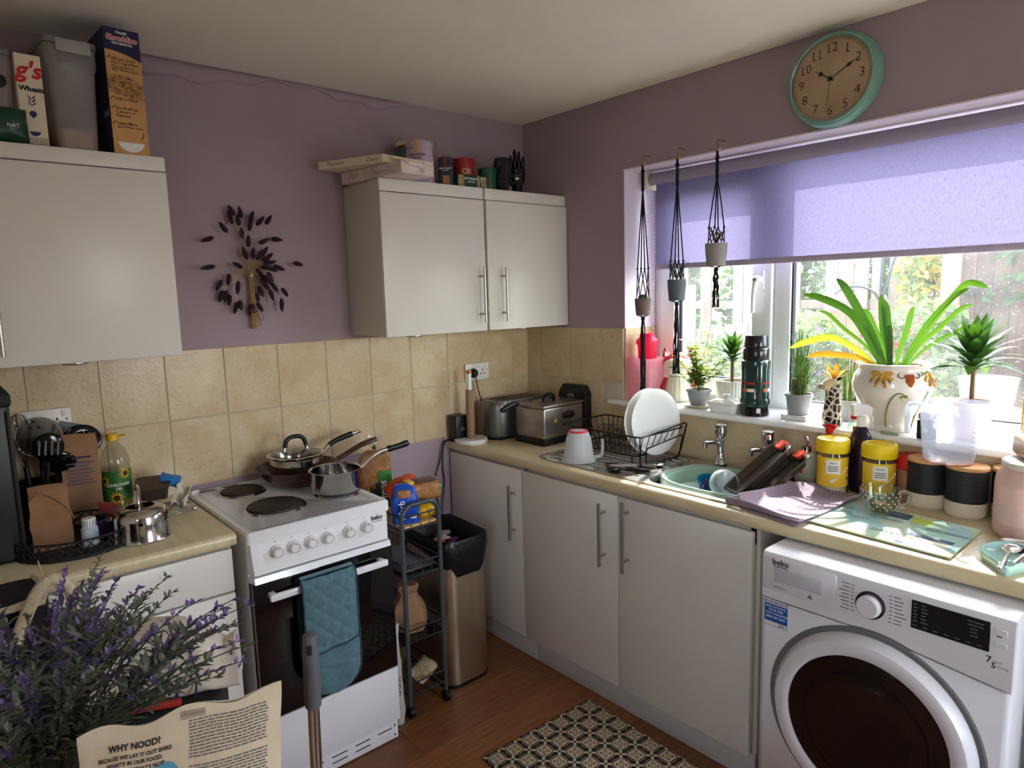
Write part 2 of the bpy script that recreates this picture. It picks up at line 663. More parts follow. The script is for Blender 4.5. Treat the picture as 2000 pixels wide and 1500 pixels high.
mseal = mat('cream_sealant', (206, 192, 160), .5, var=.06, scale=30)
MB().box(-.56, -.009, .897, 0, .001, ZB+.004).box(-2.75, -.009, .897, -1.742, .001, ZB+.004).build('sealant_strip', mseal, wb, smooth=0)
MB().box(-.009, -2.9, .897, .001, 0, ZB+.004).build('sealant_strip', mseal, ww, smooth=0)
# window sill -------------------------------------------------------------
sill = MB().rbox(-.045, WY0-.06, WZ0-.012, .235, WY1+.075, WZ0+.014, .012, 3)
sl_ = tag(sill.build('window_sill', mat('gloss_white_sill', (238, 238, 236), .18, var=.02)), 'long glossy white window sill board', 'sill')
SZ = WZ0+.014

# window ------------------------------------------------------------------
FX0, FX1 = .225, .275
wn = struct(thing('window_1', None, None, (0, 0, 0)))
wn['label'] = 'white double glazed window with opening left casement'
GZ0, GZ1 = WZ0, WZ1
mb = MB()
mb.rbox(FX0, WY1-.055, GZ0, FX1, WY1, GZ1, .006)
mb.rbox(FX0, WY0, GZ0, FX1, WY0+.055, GZ1, .006)
mb.rbox(FX0+.001, WY0+.054, GZ1-.016, FX1-.001, WY1-.054, GZ1-.001, .004)
mb.rbox(FX0+.001, WY0+.054, GZ0+.001, FX1-.001, WY1-.054, GZ0+.05, .006)
mb.rbox(FX0-.0005, -1.322, GZ0+.002, FX1-.0015, -1.252, GZ1-.002, .006)
mb.build('window_frame', M['upvc'], wn)
ss = MB()
SY0, SY1, SZ0_, SZ1_ = -1.25, -.70, GZ0+.04, GZ1-.02
ss.rbox(FX0-.02, SY1-.08, SZ0_, FX1-.005, SY1, SZ1_, .007)
ss.rbox(FX0-.02, SY0, SZ0_, FX1-.005, SY0+.085, SZ1_, .007)
ss.rbox(FX0-.0192, SY0+.082, SZ1_-.075, FX1-.0058, SY1-.077, SZ1_-.0005, .007)
ss.rbox(FX0-.0192, SY0+.082, SZ0_+.0005, FX1-.0058, SY1-.077, SZ0_+.075, .007)
sash = ss.build('casement', M['upvc'], wn)
g = MB()
for (a, b, c, d) in ((SY0+.081, SY0+.087, SZ0_+.074, SZ1_-.074), (SY1-.092, SY1-.079, SZ0_+.074, SZ1_-.074)):
    g.box(FX0+.02, a, c, FX0+.03, b, d)
g.box(FX0+.02, SY0+.08, SZ0_+.073, FX0+.03, SY1-.08, SZ0_+.081)
g.box(FX0+.02, SY0+.08, SZ1_-.081, FX0+.03, SY1-.08, SZ1_-.073)
g.build('gasket', M['gasket'], sash, smooth=0)
MB().box(FX0+.026, SY0+.08, SZ0_+.07, FX0+.03, SY1-.08, SZ1_-.07).build('pane', M['dusty'], sash, smooth=0)
g = MB().box(FX0+.008, -1.329, GZ0+.05, FX0+.03, -1.32, GZ1-.012)
g.box(FX0+.008, WY0+.052, GZ0+.045, FX0+.03, WY0+.06, GZ1-.012)
g.box(FX0+.008, WY0+.05, GZ0+.045, FX0+.03, -1.32, GZ0+.054)
g.build('gasket', M['gasket'], wn, smooth=0)
MB().box(FX0+.026, WY0+.05, GZ0+.045, FX0+.03, -1.32, GZ1-.012).build('pane', M['dusty'], wn, smooth=0)
h = MB().rbox(FX0-.03, -1.222, 1.585, FX0-.019, -1.196, 1.665, .005)
h.tube(smoothpath([(FX0-.03, -1.21, 1.625), (FX0-.055, -1.207, 1.628), (FX0-.062, -1.2, 1.60), (FX0-.058, -1.192, 1.55), (FX0-.055, -1.19, 1.49)]), [.016]*5+[.016, .015, .014, .013, .012, .011, .010, .0095, .009, .009, .009, .0085, .0085, .008, .008, .007], 10, flat=.8)
hd = h.build('window_handle', M['upvc'], sash)
kh = MB().cyl((FX0-.078, -1.206, 1.625), (FX0-.06, -1.206, 1.625), .007, n=12).build('lock_button', M['steel'], wn)

# roller blind ---------------------------------------------------------------
BX = .14
bl = thing('roller_blind', 'lavender fabric roller blind pulled halfway down the window', 'blind', (BX, -1.6, 2.07))
def fab(u, v):
    return (.0-.0, lerp(.872, -.885, u), lerp(-.005, -.365, v))
mf = translucent('lavender_blind_fabric', (140, 130, 176), .5, .8, (178, 160, 226), scale=220, var=.1)
tb = mf.node_tree
wv = tb.nodes.new('ShaderNodeTexNoise')
wv.inputs['Scale'].default_value = 260
mpn = tb.nodes.new('ShaderNodeMapping')
mpn.inputs['Scale'].default_value = (1, 1, .25)
tcn = [n for n in tb.nodes if n.type == 'TEX_COORD'][0]
tb.links.new(tcn.outputs['Object'], mpn.inputs[0])
tb.links.new(mpn.outputs[0], wv.inputs['Vector'])
rpn = tb.nodes.new('ShaderNodeValToRGB')
rpn.color_ramp.elements[0].position = .35
rpn.color_ramp.elements[1].position = .65
rpn.color_ramp.elements[0].color = lin((92, 86, 112))
rpn.color_ramp.elements[1].color = lin((108, 104, 128))
tb.links.new(wv.outputs[0], rpn.inputs[0])
tb.links.new(rpn.outputs[0], [n for n in tb.nodes if n.type == 'BSDF_TRANSLUCENT'][0].inputs[0])
MB().sheet(fab, 60, 12).build('fabric', mf, bl)
mroll = mat('lavender_roll', (150, 142, 160), .75, var=.05, scale=150)
MB().cyl((-.022, .878, .012), (-.022, -.89, .012), .026, n=24).build('roller', mroll, bl)
MB().rbox(-.007, -.885, -.385, .007, .874, -.362, .005).build('bottom_bar', mat('grey_lilac_bar', (176, 166, 188), .5), bl)
br_ = MB().rbox(-.05, .889, -.03, .03, .899, .048, .003)
br_.cyl((-.022, .882, .012), (-.022, .894, .012), .03, n=20)
br_.build('bracket', mat('cream_plastic', (232, 226, 205), .4), bl)
ch = MB()
for s_, xo in ((1, -.045), (1, .0)):
    for i in range(62):
        ch.ell((xo, .886, .01-i*.0165), .0026, .0026, .0026, 6, 4)
ch.build('bead_chain', M['whiteplastic'], bl)['kind'] = 'stuff'
# ------------------------------------------------------------------ worktops
def wtmat():
    m = mat('cream_laminate_worktop', (206, 190, 148), .3, col2=(222, 208, 172), scale=5, stretch=(14, 1.2, 3), detail=5, spec=.5)
    return m
M['worktop'] = wtmat()
WT = .90
BY0, BY1, BX0, BX1 = -1.555, -1.115, -.46, -.105     # sink bowl opening
def wt_profile(y0, y1, xa=-.547, xb=0.0):
    prof = [(xb, WT), (xa+.012, WT), (xa+.004, WT-.003), (xa, WT-.011), (xa, WT-.03), (xa+.004, WT-.038), (xa+.012, WT-.04), (xb, WT-.04)]
    return [[(x, y0, z) for x, z in prof], [(x, y1, z) for x, z in prof]]
mb = MB()
mb.loft(wt_profile(-.0, BY1))
mb.loft(wt_profile(BY0, -2.95))
mb.loft(wt_profile(BY1, BY0, -.547, BX0))
mb.box(BX1, BY0, WT-.04, 0, BY1, WT)
wtr = tag(mb.build('worktop', M['worktop'], smooth=50), 'long cream laminate worktop under the window holding the sink', 'worktop')
LT = .90
prof = [(0, LT), (-.587, LT), (-.595, LT-.003), (-.599, LT-.011), (-.599, LT-.029), (-.595, LT-.037), (-.587, LT-.04), (0, LT-.04)]
mb = MB().loft([[(-3.0, y_, z_) for y_, z_ in prof], [(-1.752, y_, z_) for y_, z_ in prof]])
wtl = mb.build('worktop', M['worktop'], smooth=50)
tag(wtl, 'short cream laminate worktop left of the white cooker', 'worktop')

def bar_handle(parent, p, axis, length, stand):
    """steel T-bar: p = lower end, stand = vector from bar back to the door"""
    p = V(p)
    ax = V(axis)
    st = V(stand)
    m_ = MB().cyl(p, p+ax*length, .006, n=12)
    for t_ in (.16, .84):
        q = p+ax*length*t_
        m_.cyl(q, q+st, .005, n=10)
    return m_.build('handle', M['steel'], parent)

# base cabinets in the window run (front faces -x)
bc = thing('base_cabinet', 'white single door base cabinet in the corner under the worktop', 'cabinet', (0, 0, 0))
MB().box(-.515, -.532, .09, -.012, -.012, .855).build('body', M['carcass'], bc, smooth=0)
d = MB().rbox(-.536, -.530, .088, -.517, -.010, .845, .004).build('door', M['white'], bc)
bar_handle(d, (-.572, -.486, .53), (0, 0, 1), .245, (.037, 0, 0))
sc_ = thing('sink_cabinet', 'white double door base cabinet below the sink', 'cabinet', (0, 0, 0))
mb = MB().box(-.515, -1.605, .09, -.012, -1.589, .855).box(-.515, -.55, .09, -.012, -.534, .855)
mb.box(-.515, -1.605, .09, -.012, -.534, .106).box(-.03, -1.605, .09, -.012, -.534, .855).box(-.515, -1.605, .80, -.50, -.534, .855)
mb.build('body', M['carcass'], sc_, smooth=0)
d = MB().rbox(-.536, -1.066, .088, -.517, -.536, .845, .004).build('door', M['white'], sc_)
bar_handle(d, (-.572, -1.003, .565), (0, 0, 1), .245, (.037, 0, 0))
d = MB().rbox(-.536, -1.606, .088, -.517, -1.071, .845, .004).build('door', M['white'], sc_)
bar_handle(d, (-.572, -1.115, .572), (0, 0, 1), .265, (.037, 0, 0))
p = struct(MB().rbox(-.524, -.598, .0, -.506, -.012, .098, .002).build('trim_1', M['plinth']))
p = struct(MB().rbox(-.524, -1.622, .0, -.506, -.606, .098, .002).build('trim_2', M['plinth']))
MB().rbox(-.515, -1.622, .0, -.02, -1.607, .858, .002).build('end_panel', M['carcass'], sc_)
e = thing('base_cabinet', 'white base cabinet beyond the washing machine at the right edge', 'cabinet', (0, 0, 0))
MB().box(-.515, -2.9, .09, -.012, -2.36, .855).build('body', M['carcass'], e, smooth=0)
MB().rbox(-.536, -2.9, .088, -.517, -2.36, .845, .004).build('door', M['white'], e)
MB().box(-.51, -2.9, 0, -.05, -2.36, .09).build('plinth', M['plinth'], e, smooth=0)

# left base unit (front faces -y): drawer over door
lb = thing('base_cabinet', 'white base cabinet with drawer and door left of the cooker', 'cabinet', (0, 0, 0))
MB().box(-2.76, -.567, .1, -1.762, -.02, .858).build('body', M['carcass'], lb, smooth=0)
MB().box(-2.76, -.52, 0, -1.77, -.1, .1).build('plinth', M['plinth'], lb, smooth=0)
for k, xa in enumerate((-2.76,)):
    xb = -1.764
    d = MB().rbox(xa, -.588, .718, xb, -.569, .852, .004).build('drawer', M['white'], lb)
    m_ = MB().cyl(((xa+xb)/2-.12, -.622, .79), ((xa+xb)/2+.12, -.622, .79), .006, n=12)
    for s_ in (-.085, .085):
        m_.cyl(((xa+xb)/2+s_, -.622, .79), ((xa+xb)/2+s_, -.588, .79), .005, n=10)
    m_.build('handle', M['steel'], d)
    d = MB().rbox(xa, -.588, .11, xb, -.569, .712, .004).build('door', M['white'], lb)
    bar_handle(d, (xa+.05, -.624, .42), (0, 0, 1), .245, (0, .037, 0))

# wall cabinets -----------------------------------------------------------
def puck(parent, x, y, z):
    m_ = MB().lathe([(0, -.016), (.03, -.016), (.036, -.012), (.036, 0), (0, 0)], 24, (x, y, z))
    m_.build('puck_light', M['steel'], parent)
wc = thing('wall_cabinet', 'white two door wall cabinet between the dried flowers and the window', 'cabinet', (0, 0, 0))
MB().rbox(-1.018, -.279, 1.44, -.006, -.001, 2.052, .002).build('body', M['carcass'], wc)
for xa, xb, hx, n_ in ((-1.021, -.508, -.545, 0), (-.500, -.003, -.425, 1)):
    o_ = .0 if n_ == 0 else .006
    d = MB().rbox(xa, -.301-o_, 1.436, xb, -.281-o_, 2.001, .004).build('door', M['white'], wc)
    bar_handle(d, (hx, -.338-o_, 1.473), (0, 0, 1), .24, (0, .037, 0))
    MB().rbox(xa, -.299, 2.004, xb, -.281, 2.053, .004).build('top_rail', M['white'], wc)
puck(wc, -.83, -.2, 1.44)
puck(wc, -.22, -.2, 1.44)
wl = thing('wall_cabinet', 'white wall cabinet at the upper left with cereal on top', 'cabinet', (0, 0, 0))
MB().rbox(-2.9, -.279, 1.432, -1.780, -.001, 2.046, .002).build('body', M['carcass'], wl)
for xa, xb in ((-2.285, -1.776), (-2.9, -2.289)):
    d = MB().rbox(xa, -.301, 1.428, xb, -.281, 1.999, .004).build('door', M['white'], wl)
    if xa > -2.5:
        bar_handle(d, (-2.243, -.338, 1.462), (0, 0, 1), .24, (0, .037, 0))
    MB().rbox(xa, -.299, 2.002, xb, -.281, 2.046, .004).build('top_rail', M['white'], wl)
puck(wl, -2.06, -.2, 1.432)

# sink ----------------------------------------------------------------------
sk = thing('sink', 'stainless steel inset sink with ribbed drainer', 'sink', (0, 0, 0))
Z1 = WT+.006
def sinkplate():
    m_ = MB()
    X0, X1, Y0, Y1 = -.492, -.045, -1.602, -.572
    out = rrect(X0, Y0, X1, Y1, .05, 6)
    inn = rrect(BX0, BY0, BX1, BY1, .07, 6)
    k = len(out)
    # outer rolled lip -> top plate -> bowl
    def ring(pts, z): return [(x, y, z) for x, y in pts]
    def shrink(pts, d_):
        cx = sum(p_[0] for p_ in pts)/len(pts)
        cy = sum(p_[1] for p_ in pts)/len(pts)
        return [(x-(d_ if x > cx else -d_), y-(d_ if y > cy else -d_)) for x, y in pts]
    rings = [ring(out, WT+.0005), ring(out, Z1), ring(shrink(out, .012), Z1+.001), ring(shrink(out, .018), Z1-.003)]
    m_.loft(rings, cap=False)
    return m_, out, inn, shrink
m_, out, inn, shrink = sinkplate()
# top plate as bands: drainer area and ledges round the bowl
zz = Z1-.003
bm = bmesh.new()
o_ = shrink(out, .018)
vo = [bm.verts.new((x, y, zz)) for x, y in o_]
vi = [bm.verts.new((x, y, zz)) for x, y in inn]
eo = [bm.edges.new((vo[i], vo[(i+1) % len(vo)])) for i in range(len(vo))]
ei = [bm.edges.new((vi[i], vi[(i+1) % len(vi)])) for i in range(len(vi))]
bmesh.ops.triangle_fill(bm, use_beauty=True, use_dissolve=False, edges=eo+ei)
bm.verts.index_update()
m_.add([v.co for v in bm.verts], [[v.index for v in f.verts] for f in bm.faces])
bm.free()
m_.build('rim', M['sinksteel'], sk, smooth=30)
rings = []
for dz, s_ in ((zz-WT, 0), (-.006, .006), (-.03, .010), (-.13, .018), (-.155, .035), (-.16, .06)):
    rings.append([(x, y, WT+dz) for x, y in shrink(inn, s_)])
b_ = MB().loft(rings, cap=False)
b_.add(rings[-1], [tuple(range(len(rings[-1])))])
b_.build('bowl', M['sinksteel'], sk, smooth=50)
rb = MB()
for i in range(9):
    x = -.43+i*.04
    rb.tube([(x, -.62, zz-.001), (x, -.64, zz+.0015), (x, -1.05, zz+.0015), (x, -1.08, zz-.001)], .0045, 8)
rb.build('drainer_ribs', M['sinksteel'], sk)['kind'] = 'stuff'

def tap(y, label):
    t_ = thing('tap', label, 'tap', (-.075, y, Z1))
    body = MB().lathe([(0, 0), (.024, 0), (.026, .004), (.022, .01), (.0135, .03), (.0115, .06), (.013, .085), (.017, .098), (.012, .104), (0, .104)], 20)
    body.tube(smoothpath([(-.004, 0, .075), (-.03, .012, .09), (-.055, .022, .092), (-.07, .027, .09)], 4), .009, 12)
    body.cyl((-.068, .026, .096), (-.072, .028, .072), .0115, .0105, 14)
    body.build('body', M['chrome'], t_)
    kn = MB()
    n_ = 10
    rings = []
    for r_, z_ in ((.012, .106), (.02, .113), (.0245, .13), (.022, .148), (.024, .155), (.022, .158)):
        rings.append([(r_*(1 if i % 2 else .9)*math.cos(2*PI*i/(2*n_)), r_*(1 if i % 2 else .9)*math.sin(2*PI*i/(2*n_)), z_) for i in range(2*n_)])
    kn.loft(rings)
    kn.build('tap_head', M['chrome'], t_, smooth=20)
    MB().lathe([(0, .1595), (.018, .1592), (.021, .1582)], 18).build('cap', M['whiteplastic'], t_)
tap(-1.205, 'chrome pillar tap nearest the dish rack')
tap(-1.40, 'chrome pillar tap behind the baking trays')

# cooker ---------------------------------------------------------------------
M['enamel'] = mat('white_enamel', (234, 236, 238), .18, var=.02, scale=6, coat=.3)
M['enamelpanel'] = mat('white_painted_panel', (232, 231, 232), .35, var=.02, scale=6)
CZ = .898
ck = thing('cooker', 'white freestanding electric cooker with four solid hotplates', 'cooker', (-1.4875, -.63, 0))
cb = MB().box(-.243, .022, .01, .243, .60, .865)
cb.build('body', M['enamelpanel'], ck, smooth=0)
hob = MB()
hob.loft([[(x, y, z) for x, y in rrect(-.247, -.004, .247, .625, .012, 4)] for z in (.862, CZ-.006)] + [[(x, y, CZ) for x, y in rrect(-.241, .002, .241, .619, .012, 4)], [(x, y, CZ) for x, y in rrect(-.222, .022, .222, .60, .02, 4)], [(x, y, CZ-.008) for x, y in rrect(-.212, .032, .212, .59, .03, 4)]])
ho = hob.build('hob', M['enamel'], ck, smooth=35)
ms = mat('sealed_plate_iron', (38, 32, 30), .55, var=.25, scale=30)
for hx, hy, hr in ((-.083, .50, .074), (-.065, .228, .093), (.176, .232, .076), (.155, .49, .093)):
    pl = MB().lathe([(0, .012), (.02, .0125), (.024, .0118), (hr-.008, .012), (hr-.002, .009), (hr, .002), (hr, -.002)], 40, (hx, hy, CZ-.006))
    po = pl.build('hotplate', ms, ho)
    MB().lathe([(hr, 0), (hr+.002, .004), (hr+.006, .004), (hr+.012, -.002)], 40, (hx, hy, CZ-.006)).build('plate_ring', M['chrome'], ho)
for i in range(2):
    for k in range(3):
        MB().rbox(-.215+i*.085+k*.004, .60-k*.011, CZ-.001, -.155+i*.085+k*.004, .603-k*.011, CZ+.0006, .0005, 1).build('vent_slot', M['softblack'], ho)
MB().rbox(-.235, .59, CZ-.002, -.205, .612, CZ+.008, .003).build('lid_stop', M['whiteplastic'], ho)
pn = MB().loft([[(-.243, 0.022, .765), (-.232, -.006, .762), (.232, -.006, .762), (.243, .022, .765)], [(-.243, .022, .86), (-.236, .002, .86), (.236, .002, .86), (.243, .022, .86)]])
pno = pn.build('control_panel', M['enamelpanel'], ck, smooth=20)
mk = mat('white_knob_plastic', (228, 226, 224), .4)
for kx in (-.158, -.103, -.046, .012, .088, .154):
    kb = MB().cyl((kx, 0.0, .822), (kx, -.008, .822), .0215, n=28).cyl((kx, -.008, .822), (kx, -.022, .822), .0185, .0165, 28)
    ko = kb.build('knob', mk, pno, smooth=30)
    MB().tube([(kx+.0135*math.cos(2*PI*i/24), -.0222, .822+.0135*math.sin(2*PI*i/24)) for i in range(24)], .0007, 6, closed=True).build('knob_ring', M['print_grey'], pno)
    MB().box(kx-.0006, -.0228, .832, kx+.0006, -.0215, .838).build('pointer', M['print_black'], pno, smooth=0)
    MB().lathe([(0, 0), (.0018, 0)], 8, (0, 0, 0)).xf(Matrix.Translation((kx-.004, -.0005, .853)) @ Matrix.Rotation(R(90), 4, 'X')).build('dial_mark', M['print_black'], pno)
text_on(pno, 'beko', .022, (.196, -.0012, .838), (1, 0, 0), (0, .06, 1), M['print_black'], bold=.0004, off=.001)
MB().box(.178, -.0016, .831, .215, -.0004, .8325).build('logo_underline', M['print_black'], pno, smooth=0)
dr = MB().loft([[(-.243, .02, .738), (-.236, -.018, .738), (.236, -.018, .738), (.243, .02, .738)], [(-.243, .02, .757), (-.236, -.012, .757), (.236, -.012, .757), (.243, .02, .757)]])
dro = thing('x', None, None)
bpy.data.objects.remove(dro)
dro = MB().rbox(-.243, -.012, .285, .243, .02, .738, .004).build('oven_door', mat('black_oven_glass', (7, 7, 9), .08, var=.1, coat=.5), ck)
dr.build('door_top_rail', M['enamel'], dro, smooth=20)
MB().rbox(-.15, -.0125, .36, .15, -.0118, .60, .0003, 1).build('door_window', mat('smoked_glass', (14, 9, 8), .05, var=.1), dro)
hd = MB().rbox(-.205, -.052, .683, .205, -.036, .706, .006)
hd.rbox(-.20, -.04, .686, -.18, -.01, .703, .003).rbox(.18, -.04, .686, .20, -.01, .703, .003)
hd.build('door_handle', M['enamel'], dro)
MB().rbox(-.243, -.010, .078, .243, .02, .281, .004).build('storage_drawer', M['enamelpanel'], ck)
bpn = MB().rbox(-.236, 0, .006, .236, .02, .075, .002).build('kick_plate', M['enamelpanel'], ck)
for i in range(5):
    for k in range(2):
        if i == 4 and k == 0:
            continue
        MB().rbox(-.2+i*.088, -.0012, .026+k*.022, -.14+i*.088, .003, .032+k*.022, .002, 1).build('vent_slot', M['softblack'], bpn)
for sx_ in (.222,):
    for z_ in (.022, .058):
        MB().cyl((sx_, -.002, z_), (sx_, .004, z_), .004, n=10).build('screw', M['steel'], bpn)

# washing machine --------------------------------------------------------------
wm = thing('washing_machine', 'white front loading washer dryer under the worktop', 'washing machine', (-.655, -2.004, 0), -PI/2)
mwm = mat('white_appliance_paint', (222, 220, 224), .3, var=.015, scale=5)
MB().rbox(-.298, .012, .01, .298, .58, .846, .012, 3).build('body', mwm, wm)
MB().box(-.28, .05, 0, .28, .5, .012).build('foot', M['black'], wm, smooth=0)
# front control fascia, arched over the door
DCX, DCZ, DR = .0, .447, .252
def arch(x):
    q = (DR+.018)**2-(x-DCX)**2
    return max(.712-.035*max(0, x)/.3, DCZ+math.sqrt(q) if q > 0 else 0)
xs = [-.298+.596*i/48 for i in range(49)]
top = [(x, 0, .835) for x in xs]
fas = MB()
rows = []
for y_, zoff in ((.014, None), (.0, None)):
    pass
low = [(x, arch(x)) for x in xs]
r0 = [(x, .02, z) for x, z in low]
r1 = [(x, 0.003, z) for x, z in low]
r2_ = [(x, 0.0, z+.003) for x, z in low]
r3 = [(x, 0.0, .836) for x, z in low]
r4 = [(x, .006, .847) for x, z in low]
r5 = [(x, .02, .851) for x, z in low]
r6 = [(x, .55, .851) for x, z in low]
fas.loft([r0, r1, r2_, r3, r4, r5, r6], cap=False, closed=False)
for side in (0, -1):
    s_ = [rr[side] for rr in (r0, r1, r2_, r3, r4, r5)]
    fas.add(s_, [tuple(range(6))])
fo = fas.build('fascia', mwm, wm, smooth=40)
# front sheet below
fs = MB()
fs.loft([[(x, .004, max(.012, .012)) for x in xs], [(x, .004, z-.003) for x, z in low]], cap=False, closed=False)
fs.build('front_panel', mwm, wm, smooth=40, solid=.004)
# soap drawer
dr_ = MB().rbox(-.296, -.004, .742, -.09, .01, .838, .004).build('detergent_drawer', mwm, wm)
MB().rbox(-.262, -.0048, .77, -.128, -.002, .812, .004).build('drawer_grip', mat('grey_clear_plastic', (196, 196, 204), .25), dr_)
text_on(dr_, 'beko', .024, (-.243, -.004, .82), (1, 0, 0), (0, 0, 1), M['print_black'], bold=.0005, off=.0008)
MB().box(-.264, -.0056, .8145, -.222, -.004, .8162).build('logo_underline', M['print_black'], dr_, smooth=0)
MB().box(-.262, -.005, .754, -.225, -.004, .7555).build('small_print', M['print_grey'], dr_, smooth=0)
MB().add([(-.165, -.0048, .752), (-.15, -.0048, .752), (-.1575, -.0048, .765)], [(0, 1, 2)]).build('emblem', M['print_grey'], dr_, smooth=0)
# knob and programme marks
MB().lathe([(.0, .0), (.035, 0), (.035, -.006), (.034, -.012)], 32).xf(Matrix.Translation((-.003, -.001, .787)) @ Matrix.Rotation(R(-90), 4, 'X')).build('knob_collar', M['softblack'], fo)
MB().lathe([(.0, .026), (.024, .026), (.0285, .022), (.03, .004), (.03, 0)], 32).xf(Matrix.Translation((-.003, -.001, .787)) @ Matrix.Rotation(R(90), 4, 'X')).build('programme_knob', mwm, fo)
for sd in (-1, 1):
    for i in range(8):
        a = R(-62+i*17.5)
        x_ = -.003+sd*(.043+.004*math.cos(a))
        z_ = .825-i*.0098
        MB().box(x_-.0035, -.0009, z_-.0006, x_+.0035, .0, z_+.0008).build('programme_tick', M['print_black'], fo, smooth=0)
        w_ = random.uniform(.016, .03)
        xa = x_+sd*.008
        MB().box(min(xa, xa+sd*w_), -.0007, z_-.001, max(xa, xa+sd*w_), .0, z_+.0012).build('programme_name', M['print_grey'], fo, smooth=0)
dp = MB().rbox(.09, -.0025, .762, .252, .002, .833, .001, 1).build('display', mat('dark_display', (22, 26, 30), .12), wm)
for i in range(6):
    MB().box(.095, -.0032, .824-i*.0085, .102+.002*(i % 2), -.0024, .826-i*.0085).build('display_mark', M['print_grey'], dp, smooth=0)
    MB().box(.112, -.0032, .824-i*.0085, .121+.003*(i % 3), -.0024, .8262-i*.0085).build('display_mark', M['print_grey'], dp, smooth=0)
for i in range(7):
    MB().box(.094+i*.0225, -.0032, .770, .104+i*.0225, -.0024, .7718).build('display_mark', M['print_grey'], dp, smooth=0)
for i in range(5):
    MB().box(.214-(i < 2)*.006, -.0032, .822-i*.0085, .228+(i < 2)*.012, -.0024, .8238-i*.0085).build('display_mark', M['print_grey'], dp, smooth=0)
for z_ in (.822, .792):
    MB().rbox(.259, -.002, z_-.012, .284, .001, z_, .001, 1).build('button', mwm, fo)
MB().box(.264, -.0012, .804, .274, 0, .806).build('indicator', M['print_black'], fo, smooth=0)
text_on(fo, '7', .022, (.252, 0, .738), (1, 0, 0), (0, 0, 1), M['print_black'], off=.0012, bold=.0003)
text_on(fo, '5', .018, (.262, 0, .728), (1, 0, 0), (0, 0, 1), M['print_black'], off=.0012, bold=.0003)
text_on(fo, 'wash', .009, (.270, 0, .742), (1, 0, 0), (0, 0, 1), M['print_grey'], off=.0012)
text_on(fo, 'dry kg', .009, (.279, 0, .731), (1, 0, 0), (0, 0, 1), M['print_grey'], off=.0012)
# sticker
st = MB().box(-.29, .0008, .632, -.222, .0022, .712).build('sticker', mat('blue_sticker', (20, 88, 176), .35), wm, smooth=0)
MB().box(-.289, .0004, .698, -.223, .001, .711).build('sticker_band', M['print_white'], st, smooth=0)
MB().box(-.289, .0004, .633, -.223, .001, .645).build('sticker_band', M['print_white'], st, smooth=0)
for s_, z_, sz, mm in (('REGISTER NOW', .7015, .0095, 'print_navy'), ('AND ACTIVATE', .688, .0085, 'print_white'), ('YOUR FREE', .678, .0085, 'print_white'), ('1 YEAR GUARANTEE', .668, .0075, 'print_white'), ('0800 597 8643', .656, .0095, 'print_white'), ('beko', .636, .010, 'print_navy')):
    text_on(st, s_, sz, (-.256 if s_ != 'beko' else -.238, .0004, z_), (1, 0, 0), (0, 0, 1), M[mm], off=.0008, bold=.0002)
# door
rx = Matrix.Translation((DCX, 0, DCZ)) @ Matrix.Rotation(R(90), 4, 'X')
do = MB().lathe([(.198, .006), (.2, .03), (.215, .036), (.236, .030), (DR, .004), (DR, -.004)], 64).xf(rx).build('door_ring', mwm, wm)
MB().lathe([(DR-.002, .0), (DR+.012, .002), (DR+.018, -.004)], 64).xf(rx).build('door_recess', M['print_grey'], wm)
MB().lathe([(0, .028), (.1, .030), (.15, .030), (.165, .027), (.198, .026), (.2, .01)], 64).xf(rx).build('door_glass', mat('dark_door_glass', (10, 9, 12), .06, coat=.6, var=.1), do)
MB().lathe([(.150, .0305), (.153, .0315), (.156, .0305)], 64).xf(rx).build('glass_bead', M['blackgloss'], do)

